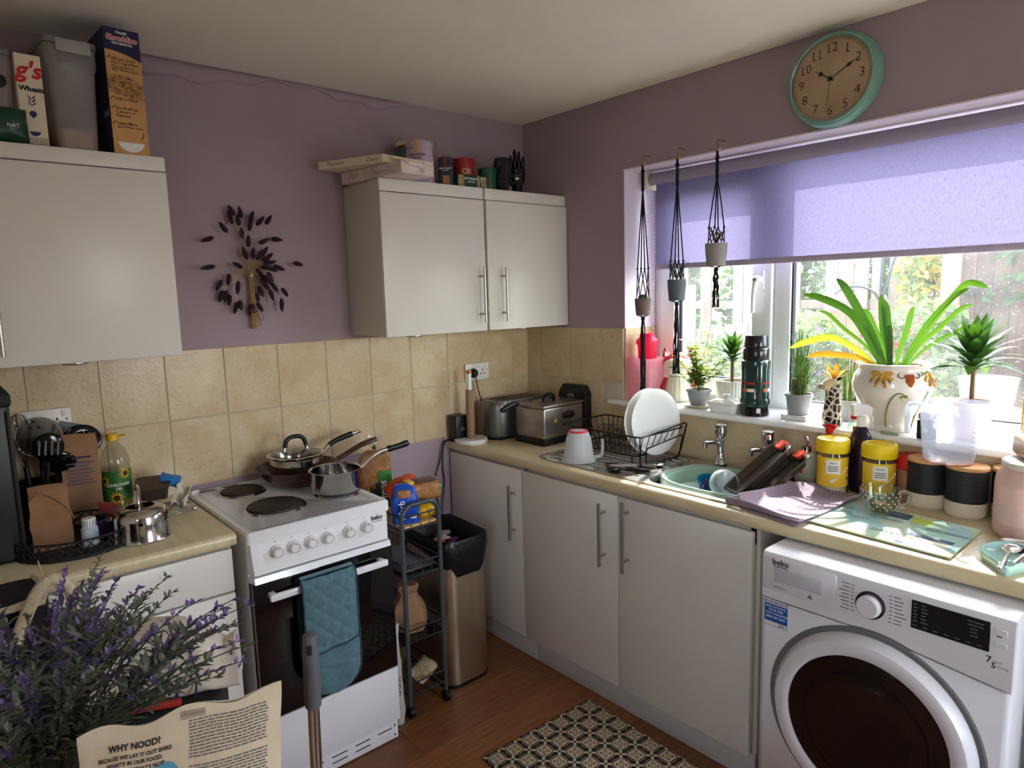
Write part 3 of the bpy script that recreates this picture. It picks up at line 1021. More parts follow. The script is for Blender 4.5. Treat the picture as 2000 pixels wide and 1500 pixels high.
# floor mat ---------------------------------------------------------------------
def matmat():
    m = bpy.data.materials.new('mat_pattern')
    m.use_nodes = True
    t = m.node_tree
    b = t.nodes['Principled BSDF']
    b.inputs['Roughness'].default_value = .8
    tc = t.nodes.new('ShaderNodeTexCoord')
    sp = t.nodes.new('ShaderNodeSeparateXYZ')
    t.links.new(tc.outputs['Object'], sp.inputs[0])
    def mth(op, a, b_=None, c_=None):
        n = t.nodes.new('ShaderNodeMath')
        n.operation = op
        for i, q in enumerate((a, b_, c_)):
            if q is None:
                continue
            if isinstance(q, (int, float)):
                n.inputs[i].default_value = q
            else:
                t.links.new(q, n.inputs[i])
        return n.outputs[0]
    C_ = .075
    u = mth('DIVIDE', mth('ADD', sp.outputs[0], sp.outputs[1]), C_*.7071*2)
    v = mth('DIVIDE', mth('SUBTRACT', sp.outputs[0], sp.outputs[1]), C_*.7071*2)
    u = mth('DIVIDE', sp.outputs[0], C_)
    v = mth('DIVIDE', sp.outputs[1], C_)
    # two interleaved motifs: big rounded medallions at cell corners (checker) and dark crosses between
    def cell(off):
        a = mth('SUBTRACT', mth('FRACT', mth('ADD', u, off)), .5)
        c = mth('SUBTRACT', mth('FRACT', mth('ADD', v, off)), .5)
        return a, c
    def flower(a, c):
        # four-lobed outline: |x|^p + |y|^p
        r_ = mth('SQRT', mth('ADD', mth('POWER', mth('ABSOLUTE', a), 2), mth('POWER', mth('ABSOLUTE', c), 2)))
        an = mth('ARCTAN2', a, c)
        return r_, mth('COSINE', mth('MULTIPLY', an, 4))
    a1, c1 = cell(0)
    a2, c2 = cell(.5)
    r1_, k1 = flower(a1, c1)
    r2__, k2 = flower(a2, c2)
    med = mth('LESS_THAN', r1_, mth('MULTIPLY_ADD', k1, -.018, .345))
    edge = mth('MULTIPLY', mth('LESS_THAN', r1_, mth('MULTIPLY_ADD', k1, -.018, .375)), mth('SUBTRACT', 1, med))
    quat = mth('LESS_THAN', mth('ABSOLUTE', mth('SUBTRACT', r1_, mth('MULTIPLY_ADD', k1, -.075, .155))), .032)
    x_ = mth('LESS_THAN', r2__, mth('MULTIPLY_ADD', k2, -.12, .19))
    dotc = mth('LESS_THAN', r1_, .03)
    light = mth('MAXIMUM', mth('MULTIPLY', med, mth('SUBTRACT', 1, quat)), mth('MULTIPLY', x_, mth('SUBTRACT', 1, mth('LESS_THAN', r2__, .06))))
    frame = mth('MULTIPLY', mth('GREATER_THAN', r1_, .40), mth('LESS_THAN', r1_, .43))
    light = mth('MAXIMUM', light, frame)
    mx = t.nodes.new('ShaderNodeMix')
    mx.data_type = 'RGBA'
    mx.inputs['A'].default_value = lin((28, 25, 26))
    mx.inputs['B'].default_value = lin((214, 198, 166))
    t.links.new(light, mx.inputs['Factor'])
    t.links.new(mx.outputs['Result'], b.inputs['Base Color'])
    return m
mo = MB().rbox(0, -.55, 0.0005, .52, 0, .006, .002)
mt = mo.build('floor_mat', matmat())
mt.location = (-1.1, -.93, 0)
mt.rotation_euler = (0, 0, R(-2))
tag(mt, 'black and cream patterned mat on the floor before the sink cupboard', 'mat')
from mathutils import noise
def crumple(mb, amp=.004, fr=25, seed=0, keep=None):
    def f(p):
        if keep and keep(p):
            return p
        q = p*fr+V((seed*3.1, seed*1.7, seed))
        return p+V(noise.noise_vector(q))*amp
    return mb.warp(f)

def subdiv(mb, cuts=3):
    bm = bmesh.new()
    vs = [bm.verts.new(p) for p in mb.v]
    for f in mb.f:
        try:
            bm.faces.new([vs[i] for i in f])
        except ValueError:
            pass
    bmesh.ops.remove_doubles(bm, verts=bm.verts[:], dist=1e-6)
    bmesh.ops.subdivide_edges(bm, edges=bm.edges[:], cuts=cuts, use_grid_fill=True)
    bm.verts.index_update()
    mb.v = [tuple(v.co) for v in bm.verts]
    mb.f = [tuple(v.index for v in f.verts) for f in bm.faces]
    bm.free()
    return mb

def pillow(mb, L, W, T, n=14, m=10, p=.45):
    """a soft packet lying in xy with sealed ends"""
    def up(u, v):
        x = (u-.5)*L
        y = (v-.5)*W
        h_ = T/2*(max(0, 1-abs(2*u-1)**2.6))**p*(max(0, 1-abs(2*v-1)**3))**p
        return x, y, h_
    mb.sheet(lambda u, v: (up(u, v)[0], up(u, v)[1], up(u, v)[2]), n, m)
    mb.sheet(lambda u, v: (up(u, v)[0], up(u, v)[1], -up(u, v)[2]), n, m)
    return mb

# ---- colours
M['kraft'] = mat('brown_kraft_paper', (150, 112, 80), .85, var=.1, scale=14, bump=.25, bscale=30)
M['brownpan'] = mat('bronze_brown_nonstick', (66, 34, 26), .25, var=.15, scale=20, coat=.3)
M['polsteel'] = mat('polished_steel', (200, 198, 194), .12, metal=1, var=.04)
M['lightcard'] = mat('cream_card', (222, 208, 178), .6, var=.03)
M['whitecard'] = mat('white_card', (228, 220, 206), .6, var=.03)
M['navycard'] = mat('navy_card', (26, 28, 66), .5, var=.05)
M['tancard'] = mat('tan_card', (200, 152, 92), .6, var=.05)
M['dkpurple'] = mat('dark_purple_fluff', (52, 30, 44), .95, var=.25, scale=120, bump=.6, bscale=300)
M['straw'] = mat('dry_straw', (164, 132, 84), .8, var=.2, scale=60)
M['twine'] = mat('twine', (120, 88, 52), .9)

# ------------------------------------------------ on top of the left wall cabinet
ct = 2.048
cx = thing('cereal_carton', 'tall tan and navy wheat cereal carton on the left wall cabinet', 'cereal box', (-1.862, -.285, ct), R(3))
bx = MB().rbox(-.049, 0, 0, .049, .20, .36, .0015, 1).build('carton', M['navycard'], cx)
fc = MB().prism([(-.0485, .0), (.0485, 0), (.0485, .272)]+[(.0485-.097*i/8, .272+.024*(1-(1-i/8)**2)) for i in range(1, 9)], 0, .0008, lambda x, y, z: (x, -z, y)).build('side_panel', M['tancard'], cx, smooth=0)
fx = lambda s, z, sz, m_, x=-.03, al='LEFT', b=0, sh=0: text_on(cx, s, sz, (x, -.0009, z), (1, 0, 0), (0, 0, 1), m_, al, bold=b, shear=sh)
fx('Nestlé', .345, .011, M['print_white'], 0, 'CENTER', .0003)
fx('Shreddies', .325, .021, M['print_white'], 0, 'CENTER', .0016)
text_on(cx, 'Shreddies', .021, (0, -.0015, .325), (1, 0, 0), (0, 0, 1), M['print_red'], bold=.0004)
fx('THE ORIGINAL', .314, .0085, M['print_white'], 0, 'CENTER', .0003)
for s, z, sz in (('Whole Grain', .268, .0125), ('No.1 Ingredient', .258, .0115), ('This product is', .247, .010), ('96% Whole Grain.', .238, .010), ('High in Fibre', .155, .012), ('No Artificial', .128, .012), ('Colours or', .117, .012), ('Flavours', .106, .012), ('Learn More', .084, .012), ('about Whole Grains', .075, .0085)):
    fx(s, z, sz, M['print_black'], -.034, 'LEFT', .0001)
for z in (.272, .157, .13, .086):
    MB().tube([(-.046, -.0012, z+.002), (-.043, -.0012, z-.001), (-.036, -.0012, z+.008)], .0012, 5).build('tick_mark', M['print_black'], cx)
MB().prism([(-.048, .175), (.048, .160), (.048, .205), (.02, .222), (-.01, .227), (-.048, .226)], 0, .0006, lambda x, y, z: (x, -.0009-z, y)).build('picture', mat('wheat_picture', (92, 60, 34), .6, col2=(196, 150, 90), scale=60), cx, smooth=0)
MB().tube(bez((-.03, -.002, .205), (-.01, -.002, .222), (.02, -.002, .215), (.046, -.002, .205)), [.004, .006, .007, .006, .006, .007, .008, .008, .009, .009, .009], 6, flat=.15).build('picture_hand', mat('skin_print', (196, 140, 104), .6), cx)
MB().prism([(.036*math.cos(a), .028+.028*math.sin(a)) for a in [PI+PI*i/12 for i in range(13)]], 0, .0006, lambda x, y, z: (x, -.0012-z, y+.005)).build('bowl_print', M['print_white'], cx, smooth=0)
MB().tube(bez((.036, -.002, .066), (.038, -.002, .058), (.034, -.002, .05), (.028, -.002, .045)), .0011, 5).build('arrow_print', M['print_black'], cx)
text_on(cx, 'DAY.', .026, (-.0496, .03, .11), (0, -1, 0), (0, 0, 1), M['print_white'])

sbx = thing('storage_box', 'tall clear plastic storage box between two cereal packets', 'container', (-1.995, -.27, ct), R(4))
mclr = translucent('cloudy_clear_plastic', (190, 182, 176), .4, .2, clear=.38)
def taper(w0, d0, w1, d1, h_, z0=0, r=.018):
    return [[(x, y, z0) for x, y in rrect(-w0/2, 0, w0/2, d0, r)], [(x, y, z0+h_*.78) for x, y in rrect(-w0/2-(w1-w0)*.35, 0, w0/2+(w1-w0)*.35, d0, r)], [(x, y, z0+h_*.82) for x, y in rrect(-w1/2, -.004, w1/2, d1, r)], [(x, y, z0+h_) for x, y in rrect(-w1/2, -.004, w1/2, d1, r)]]
MB().loft(taper(.10, .19, .132, .2, .288)).build('box', mclr, sbx)
MB().loft([[(x, y, z) for x, y in rrect(-.069, -.008, .069, .205, .02)] for z in (.29, .306)]).build('lid', translucent('grey_clear_lid', (150, 148, 150), .3, .25, clear=.15), sbx)
MB().rbox(-.038, -.013, .268, .05, -.007, .304, .003).build('lid_clip', translucent('grey_clip', (176, 172, 168), .2, .3), sbx)
MB().loft([[(x, y, z) for x, y in rrect(-.044, .006, .044, .18, .015)] for z in (.003, .055)]).build('oats', mat('pale_oats', (198, 168, 140), .9, bump=.5, bscale=120), sbx)

wx = thing('cereal_carton', 'cream wheat biscuit packet with blue symbols at the top left', 'cereal box', (-2.102, -.275, ct), R(2))
MB().rbox(-.031, 0, 0, .031, .18, .245, .0015, 1).build('carton', M['lightcard'], wx)
text_on(wx, "g's", .062, (-.002, -.001, .182), (1, 0, 0), (0, 0, 1), M['print_red'], bold=.0015, shear=.25)
text_on(wx, 'Wheats', .019, (.003, -.001, .146), (1, 0, 0), (0, 0, 1), M['print_black'], bold=.0007)
for k in range(3):
    for s_ in (-1, 1):
        MB().tube([(0, -.0012, .108+k*.009), (s_*.005, -.0012, .112+k*.009), (s_*.008, -.0012, .117+k*.009)], [.001, .0024, .0008], 6, flat=.3).build('wheat_print', M['print_navy'], wx)
MB().prism([(.009*math.cos(a)*1.0, .085+.0085*math.sin(a)-.004*abs(math.cos(a))*0) for a in [2*PI*i/16 for i in range(16)]][:9]+[(-.009, .083), (0, .073), (.009, .083)], 0, .0005, lambda x, y, z: (x, -.0009-z, y)).build('heart_print', M['print_navy'], wx, smooth=0)
MB().prism([(.013*math.cos(a), .045+.012*math.sin(a)) for a in [PI+PI*i/10 for i in range(11)]], 0, .0005, lambda x, y, z: (x, -.0009-z, y-.008)).build('bowl_print', M['print_navy'], wx, smooth=0)
for k in range(4):
    MB().box(-.0315, -.0009, .003+k*.005, .0315, .0, .005+k*.005).build('stripe_print', M['print_grey'], wx, smooth=0)
lc = thing('storage_box', 'clear storage box holding a green packet at the left edge', 'container', (-2.195, -.26, ct))
MB().loft(taper(.1, .17, .12, .18, .235)).build('box', mclr, lc)
MB().loft([[(x, y, z) for x, y in rrect(-.062, -.006, .062, .18, .02)] for z in (.236, .25)]).build('lid', translucent('clear_lid', (150, 148, 150), .3, .25, clear=.15), lc)
MB().ell((.025, -.008, .165), .016, .004, .018).build('badge', M['softblack'], lc)
gp = crumple(pillow(MB(), .11, .09, .05), .003, 30).xf(Matrix.Rotation(R(90), 4, 'X'))
gp = gp.build('foil_packet', mat('dark_green_foil', (20, 62, 40), .3))
gp.location = (-2.175, -.287, ct+.046)
tag(gp, 'dark green foil packet in front of the clear storage box', 'packet')
text_on(gp, 'NAT', .014, (.02, -.024, -.01), (1, 0, 0), (0, 0, 1), M['print_white'], off=.003)

# ------------------------------------------------ dried flowers pinned to the wall
fb = thing('dried_flowers', 'bunch of dried dark purple bunny tail grass pinned to the lilac wall', 'dried flowers', (-1.439, -.012, 1.69))
heads = [(-.155, .13, -160), (-.095, .175, 125), (-.06, .215, 105), (-.055, .24, 118), (-.035, .205, 95), (-.025, .235, 100), (-.022, .16, 92), (.0, .13, 88), (.012, .19, 75), (.02, .22, 70), (.045, .205, 45), (.075, .21, 55), (.055, .13, 25), (.115, .14, -5), (-.02, .085, 110), (.01, .085, 80), (.04, .08, 55), (.055, .09, 50), (.06, .065, 20), (.07, .05, 10), (.06, .03, -5), (.115, .03, -25), (.185, .045, -15), (.085, .025, -25), (-.05, .04, 150), (-.16, .03, 190), (.035, .01, -50), (.06, -.02, -55), (.075, -.005, -60), (.045, -.03, -55), (.055, -.04, -50), (.08, -.045, -55), (.07, -.075, -75), (.12, -.065, -55), (.105, -.115, -92), (.035, -.06, -70), (.02, -.085, -85), (.025, -.12, -60), (.0, -.125, -80), (-.01, -.13, -95), (-.12, -.035, -120), (-.085, -.015, -100), (-.06, -.045, -98), (-.115, -.075, -110), (-.1, -.075, -105), (-.085, -.09, -100), (-.065, -.12, -110), (-.05, -.11, -85), (.065, .07, 35), (.05, -.01, -40)]
for k, (hx, hz, an) in enumerate(heads):
    a = R(an)
    L_ = random.uniform(.040, .054)
    yo = -.012-random.uniform(0, .03)
    d_ = V((math.cos(a), 0, math.sin(a)))
    p0 = V((hx, yo, hz))-d_*L_*.5
    pts = [p0+d_*L_*t_ for t_ in (0, .12, .35, .65, .88, 1)]
    hb = MB().tube([p+V((0, 0, 0)) for p in pts], [.003, .0074, .0092, .008, .0046, .001], 9)
    ho_ = crumple(hb, .0014, 260, k).build('seed_head', M['dkpurple'], fb)
    MB().tube(bez((random.uniform(-.006, .006), -.012, -.01), (hx*.25, -.02, abs(hz)*.35+.03), p0-d_*.03, p0, 7), .0007, 5).build('stalk', M['straw'], fb)
for k in range(14):
    xo = random.uniform(-.012, .012)
    MB().cyl((xo*.6, -.012+random.uniform(-.006, .006), .02), (xo+.002, -.012+random.uniform(-.006, .006), random.uniform(-.205, -.19)), .0022, n=6).build('stalk', M['straw'], fb)
tw = MB()
for k in range(4):
    tw.tube([(.014*math.cos(2*PI*i/16)-.0, -.012+.011*math.sin(2*PI*i/16), -.135+k*.003) for i in range(16)], .0016, 6, closed=True)
tw.tube(bez((.01, -.02, -.13), (.05, -.02, -.14), (.04, -.02, -.2), (.012, -.02, -.15), 14), .0014, 6)
tw.tube(bez((.01, -.02, -.13), (.02, -.02, -.15), (.025, -.02, -.17), (.022, -.02, -.19), 8), .0014, 6)
tw.build('twine', M['twine'], fb)['kind'] = 'stuff'
MB().ell((.0, -.024, -.0), .005, .005, .005).build('pin', M['whiteplastic'], fb)

# ------------------------------------------------ on top of the right wall cabinet
TZ = 2.054
def flatbox(name, label, F, L_, R_, z0, h_, m_, cat='box'):
    F, L_, R_ = V(F+(0,)), V(L_+(0,)), V(R_+(0,))
    c = (L_+R_)/2
    t_ = thing(name, label, cat, (c.x, c.y, z0))
    pts = [F-c, R_-c, R_+L_-F-c, L_-c]
    b_ = MB().prism([(p.x, p.y) for p in pts], 0, h_)
    o_ = b_.build('carton', m_, t_, smooth=0)
    md = o_.modifiers.new('edge', 'BEVEL')
    md.width = .0015
    return t_, pts
mmarb = mat('peach_marbled_card', (206, 176, 172), .5, col2=(226, 214, 208), scale=18, detail=6)
t_, p_ = flatbox('gift_box', 'peach and grey marbled flat box overhanging the wall cabinet', (-.997, -.426), (-1.055, -.062), (-.838, -.408), TZ, .044, mmarb)
def vein(t_, a, b, z0, z1, k):
    a, b = V(a), V(b)
    n_ = (b-a).normalized()
    out = V((n_.y, -n_.x, 0))*.0008
    pts = [a.lerp(b, u)+V((0, 0, w_))+out for u, w_ in k]
    MB().tube(pts, .0009, 5).build('vein', mat('rust_vein', (150, 104, 84), .5), t_)
P4 = [V((p.x, p.y, 0)) for p in p_]
vein(t_, P4[0], P4[1], 0, 0, [(.1, .04), (.25, .03), (.55, .028), (.62, .01), (.7, .03)])
vein(t_, P4[3], P4[0], 0, 0, [(.15, .01), (.2, .035), (.22, .012), (.3, .03)])
vein(t_, P4[3], P4[0], 0, 0, [(.52, .04), (.6, .015), (.75, .02), (.9, .008)])
t_, p_ = flatbox('chocolate_box', 'thin cream chocolate box lying on the marbled gift box', (-1.03, -.353), (-1.157, -.074), (-.776, -.314), TZ+.046, .03, M['lightcard'])
a_, b_ = V((p_[0].x, p_[0].y, 0)), V((p_[1].x, p_[1].y, 0))
msc = mat('brown_script', (134, 66, 40), .6)
for (q0, q1) in ((a_, b_), (V((p_[3].x, p_[3].y, 0)), a_)):
    dd = (q1-q0)
    text_on(t_, 'Thorntons', .02, q0+dd*.27+V((0, 0, .010)), dd, (0, 0, 1), msc, shear=.3, bold=.0001)
    text_on(t_, 'Classic', .02, q0+dd*.84+V((0, 0, .008)), dd, (0, 0, 1), M['print_black'], shear=.35)

def tin(name, label, loc, prof, m_, n=32, sx=1, sy=1, rz=0, cat='tin'):
    t_ = thing(name, label, cat, loc, rz)
    return t_, MB().lathe(prof, n, sx=sx, sy=sy).build('tin_body', m_, t_)
def lidprof(r, z0, z1):
    return [(r, z0), (r+.0015, z0), (r+.0015, z1-.003), (r-.002, z1), (0, z1)]
mteal = mat('teal_tin', (70, 124, 112), .35)
mlil = mat('lilac_tin', (186, 168, 186), .35)
mblu = mat('dark_blue_tin', (34, 48, 66), .4)
mred = mat('red_tin', (150, 26, 30), .35)
mgrn = mat('green_tin', (24, 74, 52), .4)
FACE = R(-137)     # angle of the side of a tin that is turned to the room
# teal tin behind
t_, o_ = tin('storage_tin', 'teal tin with cream lid behind the lilac clip tin', (-.715, -.07, TZ), [(0, 0), (.064, 0), (.066, .004), (.066, .175)], mteal)
MB().lathe([(.066, .172), (.068, .172), (.068, .18)], 32).build('band', mat('maroon_band', (96, 26, 30), .4), t_)
MB().lathe(lidprof(.0675, .18, .20), 32).build('lid', M['lightcard'], t_)
# lilac clip tin
t_, o_ = tin('clip_tin', 'lilac clip top storage tin beside the chocolate box', (-.755, -.19, TZ), [(0, 0), (.056, 0), (.058, .004), (.058, .135), (.055, .14), (.055, .146), (.059, .15), (.059, .172), (.054, .178), (0, .179)], mlil)
text_cyl(t_, 'CARTWRIGHT', .0115, .058, FACE, .115, M['print_black'], bold=.0003)
text_cyl(t_, '& BUTLER', .0085, .058, FACE, .103, M['print_black'], bold=.0003)
for a in (FACE+R(85), FACE-R(85)):
    d_ = V((math.cos(a), math.sin(a), 0))
    pts = [d_*.06+V((0, 0, .165)), d_*.068+V((0, 0, .172)), d_*.072+V((0, 0, .15)), d_*.066+V((0, 0, .125)), d_*.07+V((0, 0, .105)), d_*.062+V((0, 0, .12)), d_*.06+V((0, 0, .14))]
    MB().tube(smoothpath(pts, 4), .0018, 6).build('wire_clip', mat('brass_wire', (168, 140, 86), .3, metal=1), t_)
MB().sheet(lambda u, v: (.0598*math.cos(FACE+(u-.5)*.3), .0598*math.sin(FACE+(u-.5)*.3), lerp(.13, .18, v)), 4, 3).build('paper_seal', M['tancard'], t_)
# dark blue tin, rounded square
t_ = thing('tea_tin', 'dark blue tin with a red strap beside the lilac tin', 'tin', (-.655, -.235, TZ), R(-40))
def sq(z, s): return [(x, y, z) for x, y in rrect(-s, -s, s, s, .012, 4)]
MB().loft([sq(0, .031), sq(.088, .031), sq(.09, .029), sq(.093, .029)]).build('tin_body', mblu, t_)
MB().loft([sq(.093, .0315), sq(.114, .0315), sq(.118, .028)]).build('lid', mblu, t_)
MB().box(-.006, -.0325, .08, .006, -.031, .118).build('strap', mat('rust_red_strap', (130, 38, 26), .5), t_, smooth=0)
text_on(t_, 'CARTWRIGHT', .0085, (0, -.0313, .068), (1, 0, 0), (0, 0, 1), M['print_white'], bold=.0002)
text_on(t_, '& BUTLER', .006, (0, -.0313, .060), (1, 0, 0), (0, 0, 1), M['print_white'])
MB().box(-.012, -.0322, .006, .016, -.031, .042).build('label', mat('tan_label', (176, 112, 60), .6), t_, smooth=0)
# red tin on green box
t_ = thing('biscuit_box', 'low green patterned carton lying under the red tin', 'box', (-.545, -.235, TZ), R(2))
MB().rbox(-.078, -.035, 0, .078, .075, .052, .002).build('carton', mgrn, t_)
text_on(t_, 'CARTWRIGHT', .0125, (-.01, -.0352, .033), (1, 0, 0), (0, 0, 1), M['print_white'], bold=.0003)
text_on(t_, '& BUTLER', .009, (-.005, -.0352, .021), (1, 0, 0), (0, 0, 1), M['print_white'], bold=.0002)
for xa, xb, mm in ((-.078, -.045, mat('floral_print', (40, 60, 50), .6, col2=(206, 170, 120), scale=70)), (.048, .078, mat('floral_print', (92, 56, 86), .6, col2=(190, 196, 160), scale=70))):
    MB().box(xa, -.0362, .002, xb, -.0348, .05).build('print_panel', mm, t_, smooth=0)
MB().box(.028, -.0364, 0, .042, -.0348, .052).build('print_band', mat('tan_label', (176, 130, 80), .6), t_, smooth=0)
t_, o_ = tin('cocoa_tin', 'red round tin standing on the low green carton', (-.532, -.195, TZ+.053), [(0, 0), (.049, 0), (.051, .003), (.051, .058)], mred)
MB().lathe(lidprof(.0515, .058, .078), 32).build('lid', mred, t_)
text_cyl(t_, 'CIS', .03, .051, FACE+R(25), .01, mat('cream_print', (214, 176, 140), .5), bold=.0006)
# green tin
t_, o_ = tin('coffee_tin', 'small dark green round tin next to the black head figure', (-.422, -.225, TZ), [(0, 0), (.039, 0), (.040, .003), (.040, .072)], mgrn)
MB().lathe(lidprof(.0405, .072, .098), 32).build('lid', mgrn, t_)
MB().sheet(lambda u, v: (.0405*math.cos(FACE-R(25)+(u-.5)*1.1), .0405*math.sin(FACE-R(25)+(u-.5)*1.1), lerp(.004, .05, v)), 10, 4).build('print_panel', mat('fruit_print', (36, 70, 48), .6, col2=(196, 92, 40), scale=60), t_)
# moai head
t_ = thing('head_figure', 'matt black long faced stone head figure on the cabinet', 'figurine', (-.335, -.225, TZ), R(-40))
def hring(w_, d_, z, yo=0, r=.3):
    return [(x, y+yo, z) for x, y in rrect(-w_/2, -d_/2, w_/2, d_/2, min(w_, d_)*r, 4)]
hd = MB().loft([hring(.06, .055, 0), hring(.058, .055, .012), hring(.052, .05, .02), hring(.064, .062, .034, -.004), hring(.066, .066, .06, -.004), hring(.064, .06, .085), hring(.07, .064, .1, -.002), hring(.074, .072, .112, -.004), hring(.07, .066, .138), hring(.062, .058, .15), hring(.05, .046, .153)])
hd.build('head', M['softblack'], t_)
MB().loft([[(-.009, -.03, .09), (.009, -.03, .09), (.006, -.034, .11), (-.006, -.034, .11)], [(-.013, -.052, .062), (.013, -.052, .062), (.005, -.042, .108), (-.005, -.042, .108)]]).build('nose', M['softblack'], t_)
MB().rbox(-.02, -.044, .044, .02, -.03, .053, .003).build('lips', M['softblack'], t_)
for s_ in (-1, 1):
    MB().rbox(s_*.036-.005, -.008, .05, s_*.036+.005, .012, .105, .003).build('ear', M['softblack'], t_)
# palmistry hand
t_ = thing('palmistry_hand', 'glossy black ceramic hand with pale palm lines by the corner', 'ornament', (-.235, -.215, TZ), R(-42))
mb = MB()
def hr(w_, d_, z, xo=0):
    return [(xo+w_/2*math.cos(2*PI*i/16), d_/2*math.sin(2*PI*i/16), z) for i in range(16)]
mb.loft([hr(.058, .05, 0), hr(.056, .048, .01), hr(.05, .04, .018), hr(.052, .036, .035), hr(.068, .032, .06), hr(.076, .03, .085), hr(.072, .026, .108), hr(.066, .02, .118)])
for xo, zt, l_ in ((-.027, .178, .062), (-.009, .204, .088), (.010, .196, .08), (.028, .172, .056)):
    mb.tube([(xo*.95, 0, .10), (xo, -.001, zt-l_*.5), (xo*1.08, -.002, zt-.012), (xo*1.1, -.003, zt)], [.0105, .0092, .008, .003], 10)
mb.tube(smoothpath([(-.02, -.004, .045), (-.04, -.008, .075), (-.05, -.01, .098), (-.055, -.01, .125)], 3), [.013, .013, .0125, .012, .0115, .011, .010, .009, .008, .0035], 10)
crm = mb.build('hand', M['blackgloss'], t_)
pal = mat('pale_line_paint', (150, 148, 146), .5)
for pts in ([(-.025, .095), (-.005, .082), (.025, .09)], [(-.03, .085), (-.008, .07), (-.012, .045)], [(0, .062), (.008, .075), (.006, .062)], [(-.006, .102), (0, .112), (.006, .102)]):
    MB().tube(smoothpath([(x, -.0165+abs(x)*.08, z) for x, z in pts], 4), .0007, 5).build('palm_line', pal, t_)
for xo in (-.027, -.009, .010, .028):
    MB().tube([(xo, -.0115, .122), (xo, -.0105, .145)], .0006, 5).build('palm_line', pal, t_)
MB().rbox(-.008, -.0185, .065, .008, -.0158, .075, .001, 1).build('deer_mark', M['print_white'], t_)

# ------------------------------------------------ pans on the hob
def handle_arc(pts, rs, name, m_, parent, n=10, flat=1):
    return MB().tube(smoothpath(pts, 5), rs, n, flat=flat).build(name, m_, parent)
HZ = CZ+.006
fp = thing('frying_pan', 'brown nonstick frying pan on the back right hotplate', 'pan', (-1.365, -.17, HZ))
MB().lathe([(0, 0), (.105, 0), (.112, .003), (.142, .035), (.152, .056), (.155, .058), (.153, .06), (.147, .052), (.137, .033), (.108, .006), (0, .006)], 48).build('pan_body', M['brownpan'], fp)
handle_arc([(.148, .012, .045), (.175, .014, .05), (.22, .017, .065), (.29, .022, .088), (.36, .026, .098)], [.009]*5+[.010]*5+[.011]*5+[.0125]*5+[.010], 'handle', M['brownpan'], fp, flat=.7)
sp_ = thing('lidded_saucepan', 'steel saucepan with glass lid sitting inside the brown frying pan', 'pan', (-1.372, -.175, HZ+.0075))
MB().lathe([(0, 0), (.092, 0), (.099, .006), (.1, .012), (.1, .09), (.104, .093), (.1, .094), (.097, .09), (.097, .014), (0, .012)], 48).build('pan_body', M['polsteel'], sp_)
MB().lathe([(.099, .0955), (.095, .1), (.07, .109), (.035, .115), (0, .117)], 40).build('glass_lid', clearmat('lid_glass', (200, 205, 205), .04, .35), sp_)
MB().lathe([(.097, .094), (.106, .095), (.107, .099), (.1, .101), (.096, .099)], 48).build('lid_rim', M['polsteel'], sp_)
MB().tube(smoothpath([(-.042, .0, .128), (-.034, 0, .152), (-.016, 0, .164), (.016, 0, .164), (.034, 0, .152), (.042, 0, .128)], 4), .0085, 10).build('lid_handle', M['black'], sp_)
for s_ in (-1, 1):
    MB().tube([(s_*.05, 0, .109), (s_*.043, 0, .114), (s_*.042, 0, .13)], [.008, .006, .006], 10).build('handle_ferrule', M['chrome'], sp_)
handle_arc([(.098, .02, .07), (.12, .024, .08), (.15, .03, .102)], [.009]*11, 'handle_bracket', M['polsteel'], sp_, flat=.7)
handle_arc([(.15, .03, .102), (.19, .036, .116), (.26, .045, .128)], [.0105]*6+[.0115]*5, 'handle_grip', M['black'], sp_)
handle_arc([(.26, .045, .128), (.285, .048, .131), (.305, .05, .128)], [.0105, .010, .009, .0085, .008, .0075, .007, .006, .005, .004, .003], 'handle_tip', M['polsteel'], sp_)
sc2 = thing('saucepan', 'small open steel saucepan on the front right hotplate', 'pan', (-1.325, -.405, HZ))
MB().lathe([(0, 0), (.078, 0), (.086, .004), (.09, .014), (.0905, .074), (.094, .079), (.092, .081), (.087, .076), (.087, .014), (0, .01)], 48).build('pan_body', M['polsteel'], sc2)
handle_arc([(.088, .01, .06), (.115, .014, .064), (.155, .02, .088), (.205, .026, .104), (.24, .03, .106)], [.0085]*21, 'handle', M['polsteel'], sc2, flat=.75)
handle_arc([(.235, .0295, .106), (.28, .034, .107), (.335, .042, .112)], [.010, .0125, .0125, .012, .012, .012, .012, .0125, .013, .0135, .0125], 'handle_grip', M['black'], sc2)

# oven glove over the door handle
gl = thing('oven_glove', 'teal quilted double oven glove hanging on the cooker handle', 'oven glove', (-1.508, -.683, .705))
mgl = mat('teal_cotton', (78, 112, 122), .9, var=.12, scale=60, sheen=.3, bump=.15, bscale=250)
mgl2 = mat('dark_teal_binding', (44, 70, 82), .9, var=.12, scale=60)
W2, Lg = .092, .40
def gsurf(u, v):
    x = (u-.5)*2*W2
    z = .022-v*Lg
    # rounded lower corners
    t_ = max(0, (v*Lg-(Lg-.09))/.09)
    x *= math.sqrt(max(0, 1-t_**2.4)) if t_ > 0 else 1
    puff = .010*(max(0, 1-abs(2*u-1)**3))
    q = 0
    if v < .58:
        a1 = (x+z)*2*PI/.062
        a2 = (x-z)*2*PI/.062
        q = .0045*min(abs(math.sin(a1/2)), abs(math.sin(a2/2)))**.5
    else:
        q = .006+.003*math.sin(x*60+math.sin(z*90)*1.5)*math.sin(z*80)
    y = -.014-puff-q
    if v < .05:
        y += (.05-v)/.05*.012
    return (x, y, z)
MB().sheet(gsurf, 44, 80).build('quilted_front', mgl, gl, smooth=60)
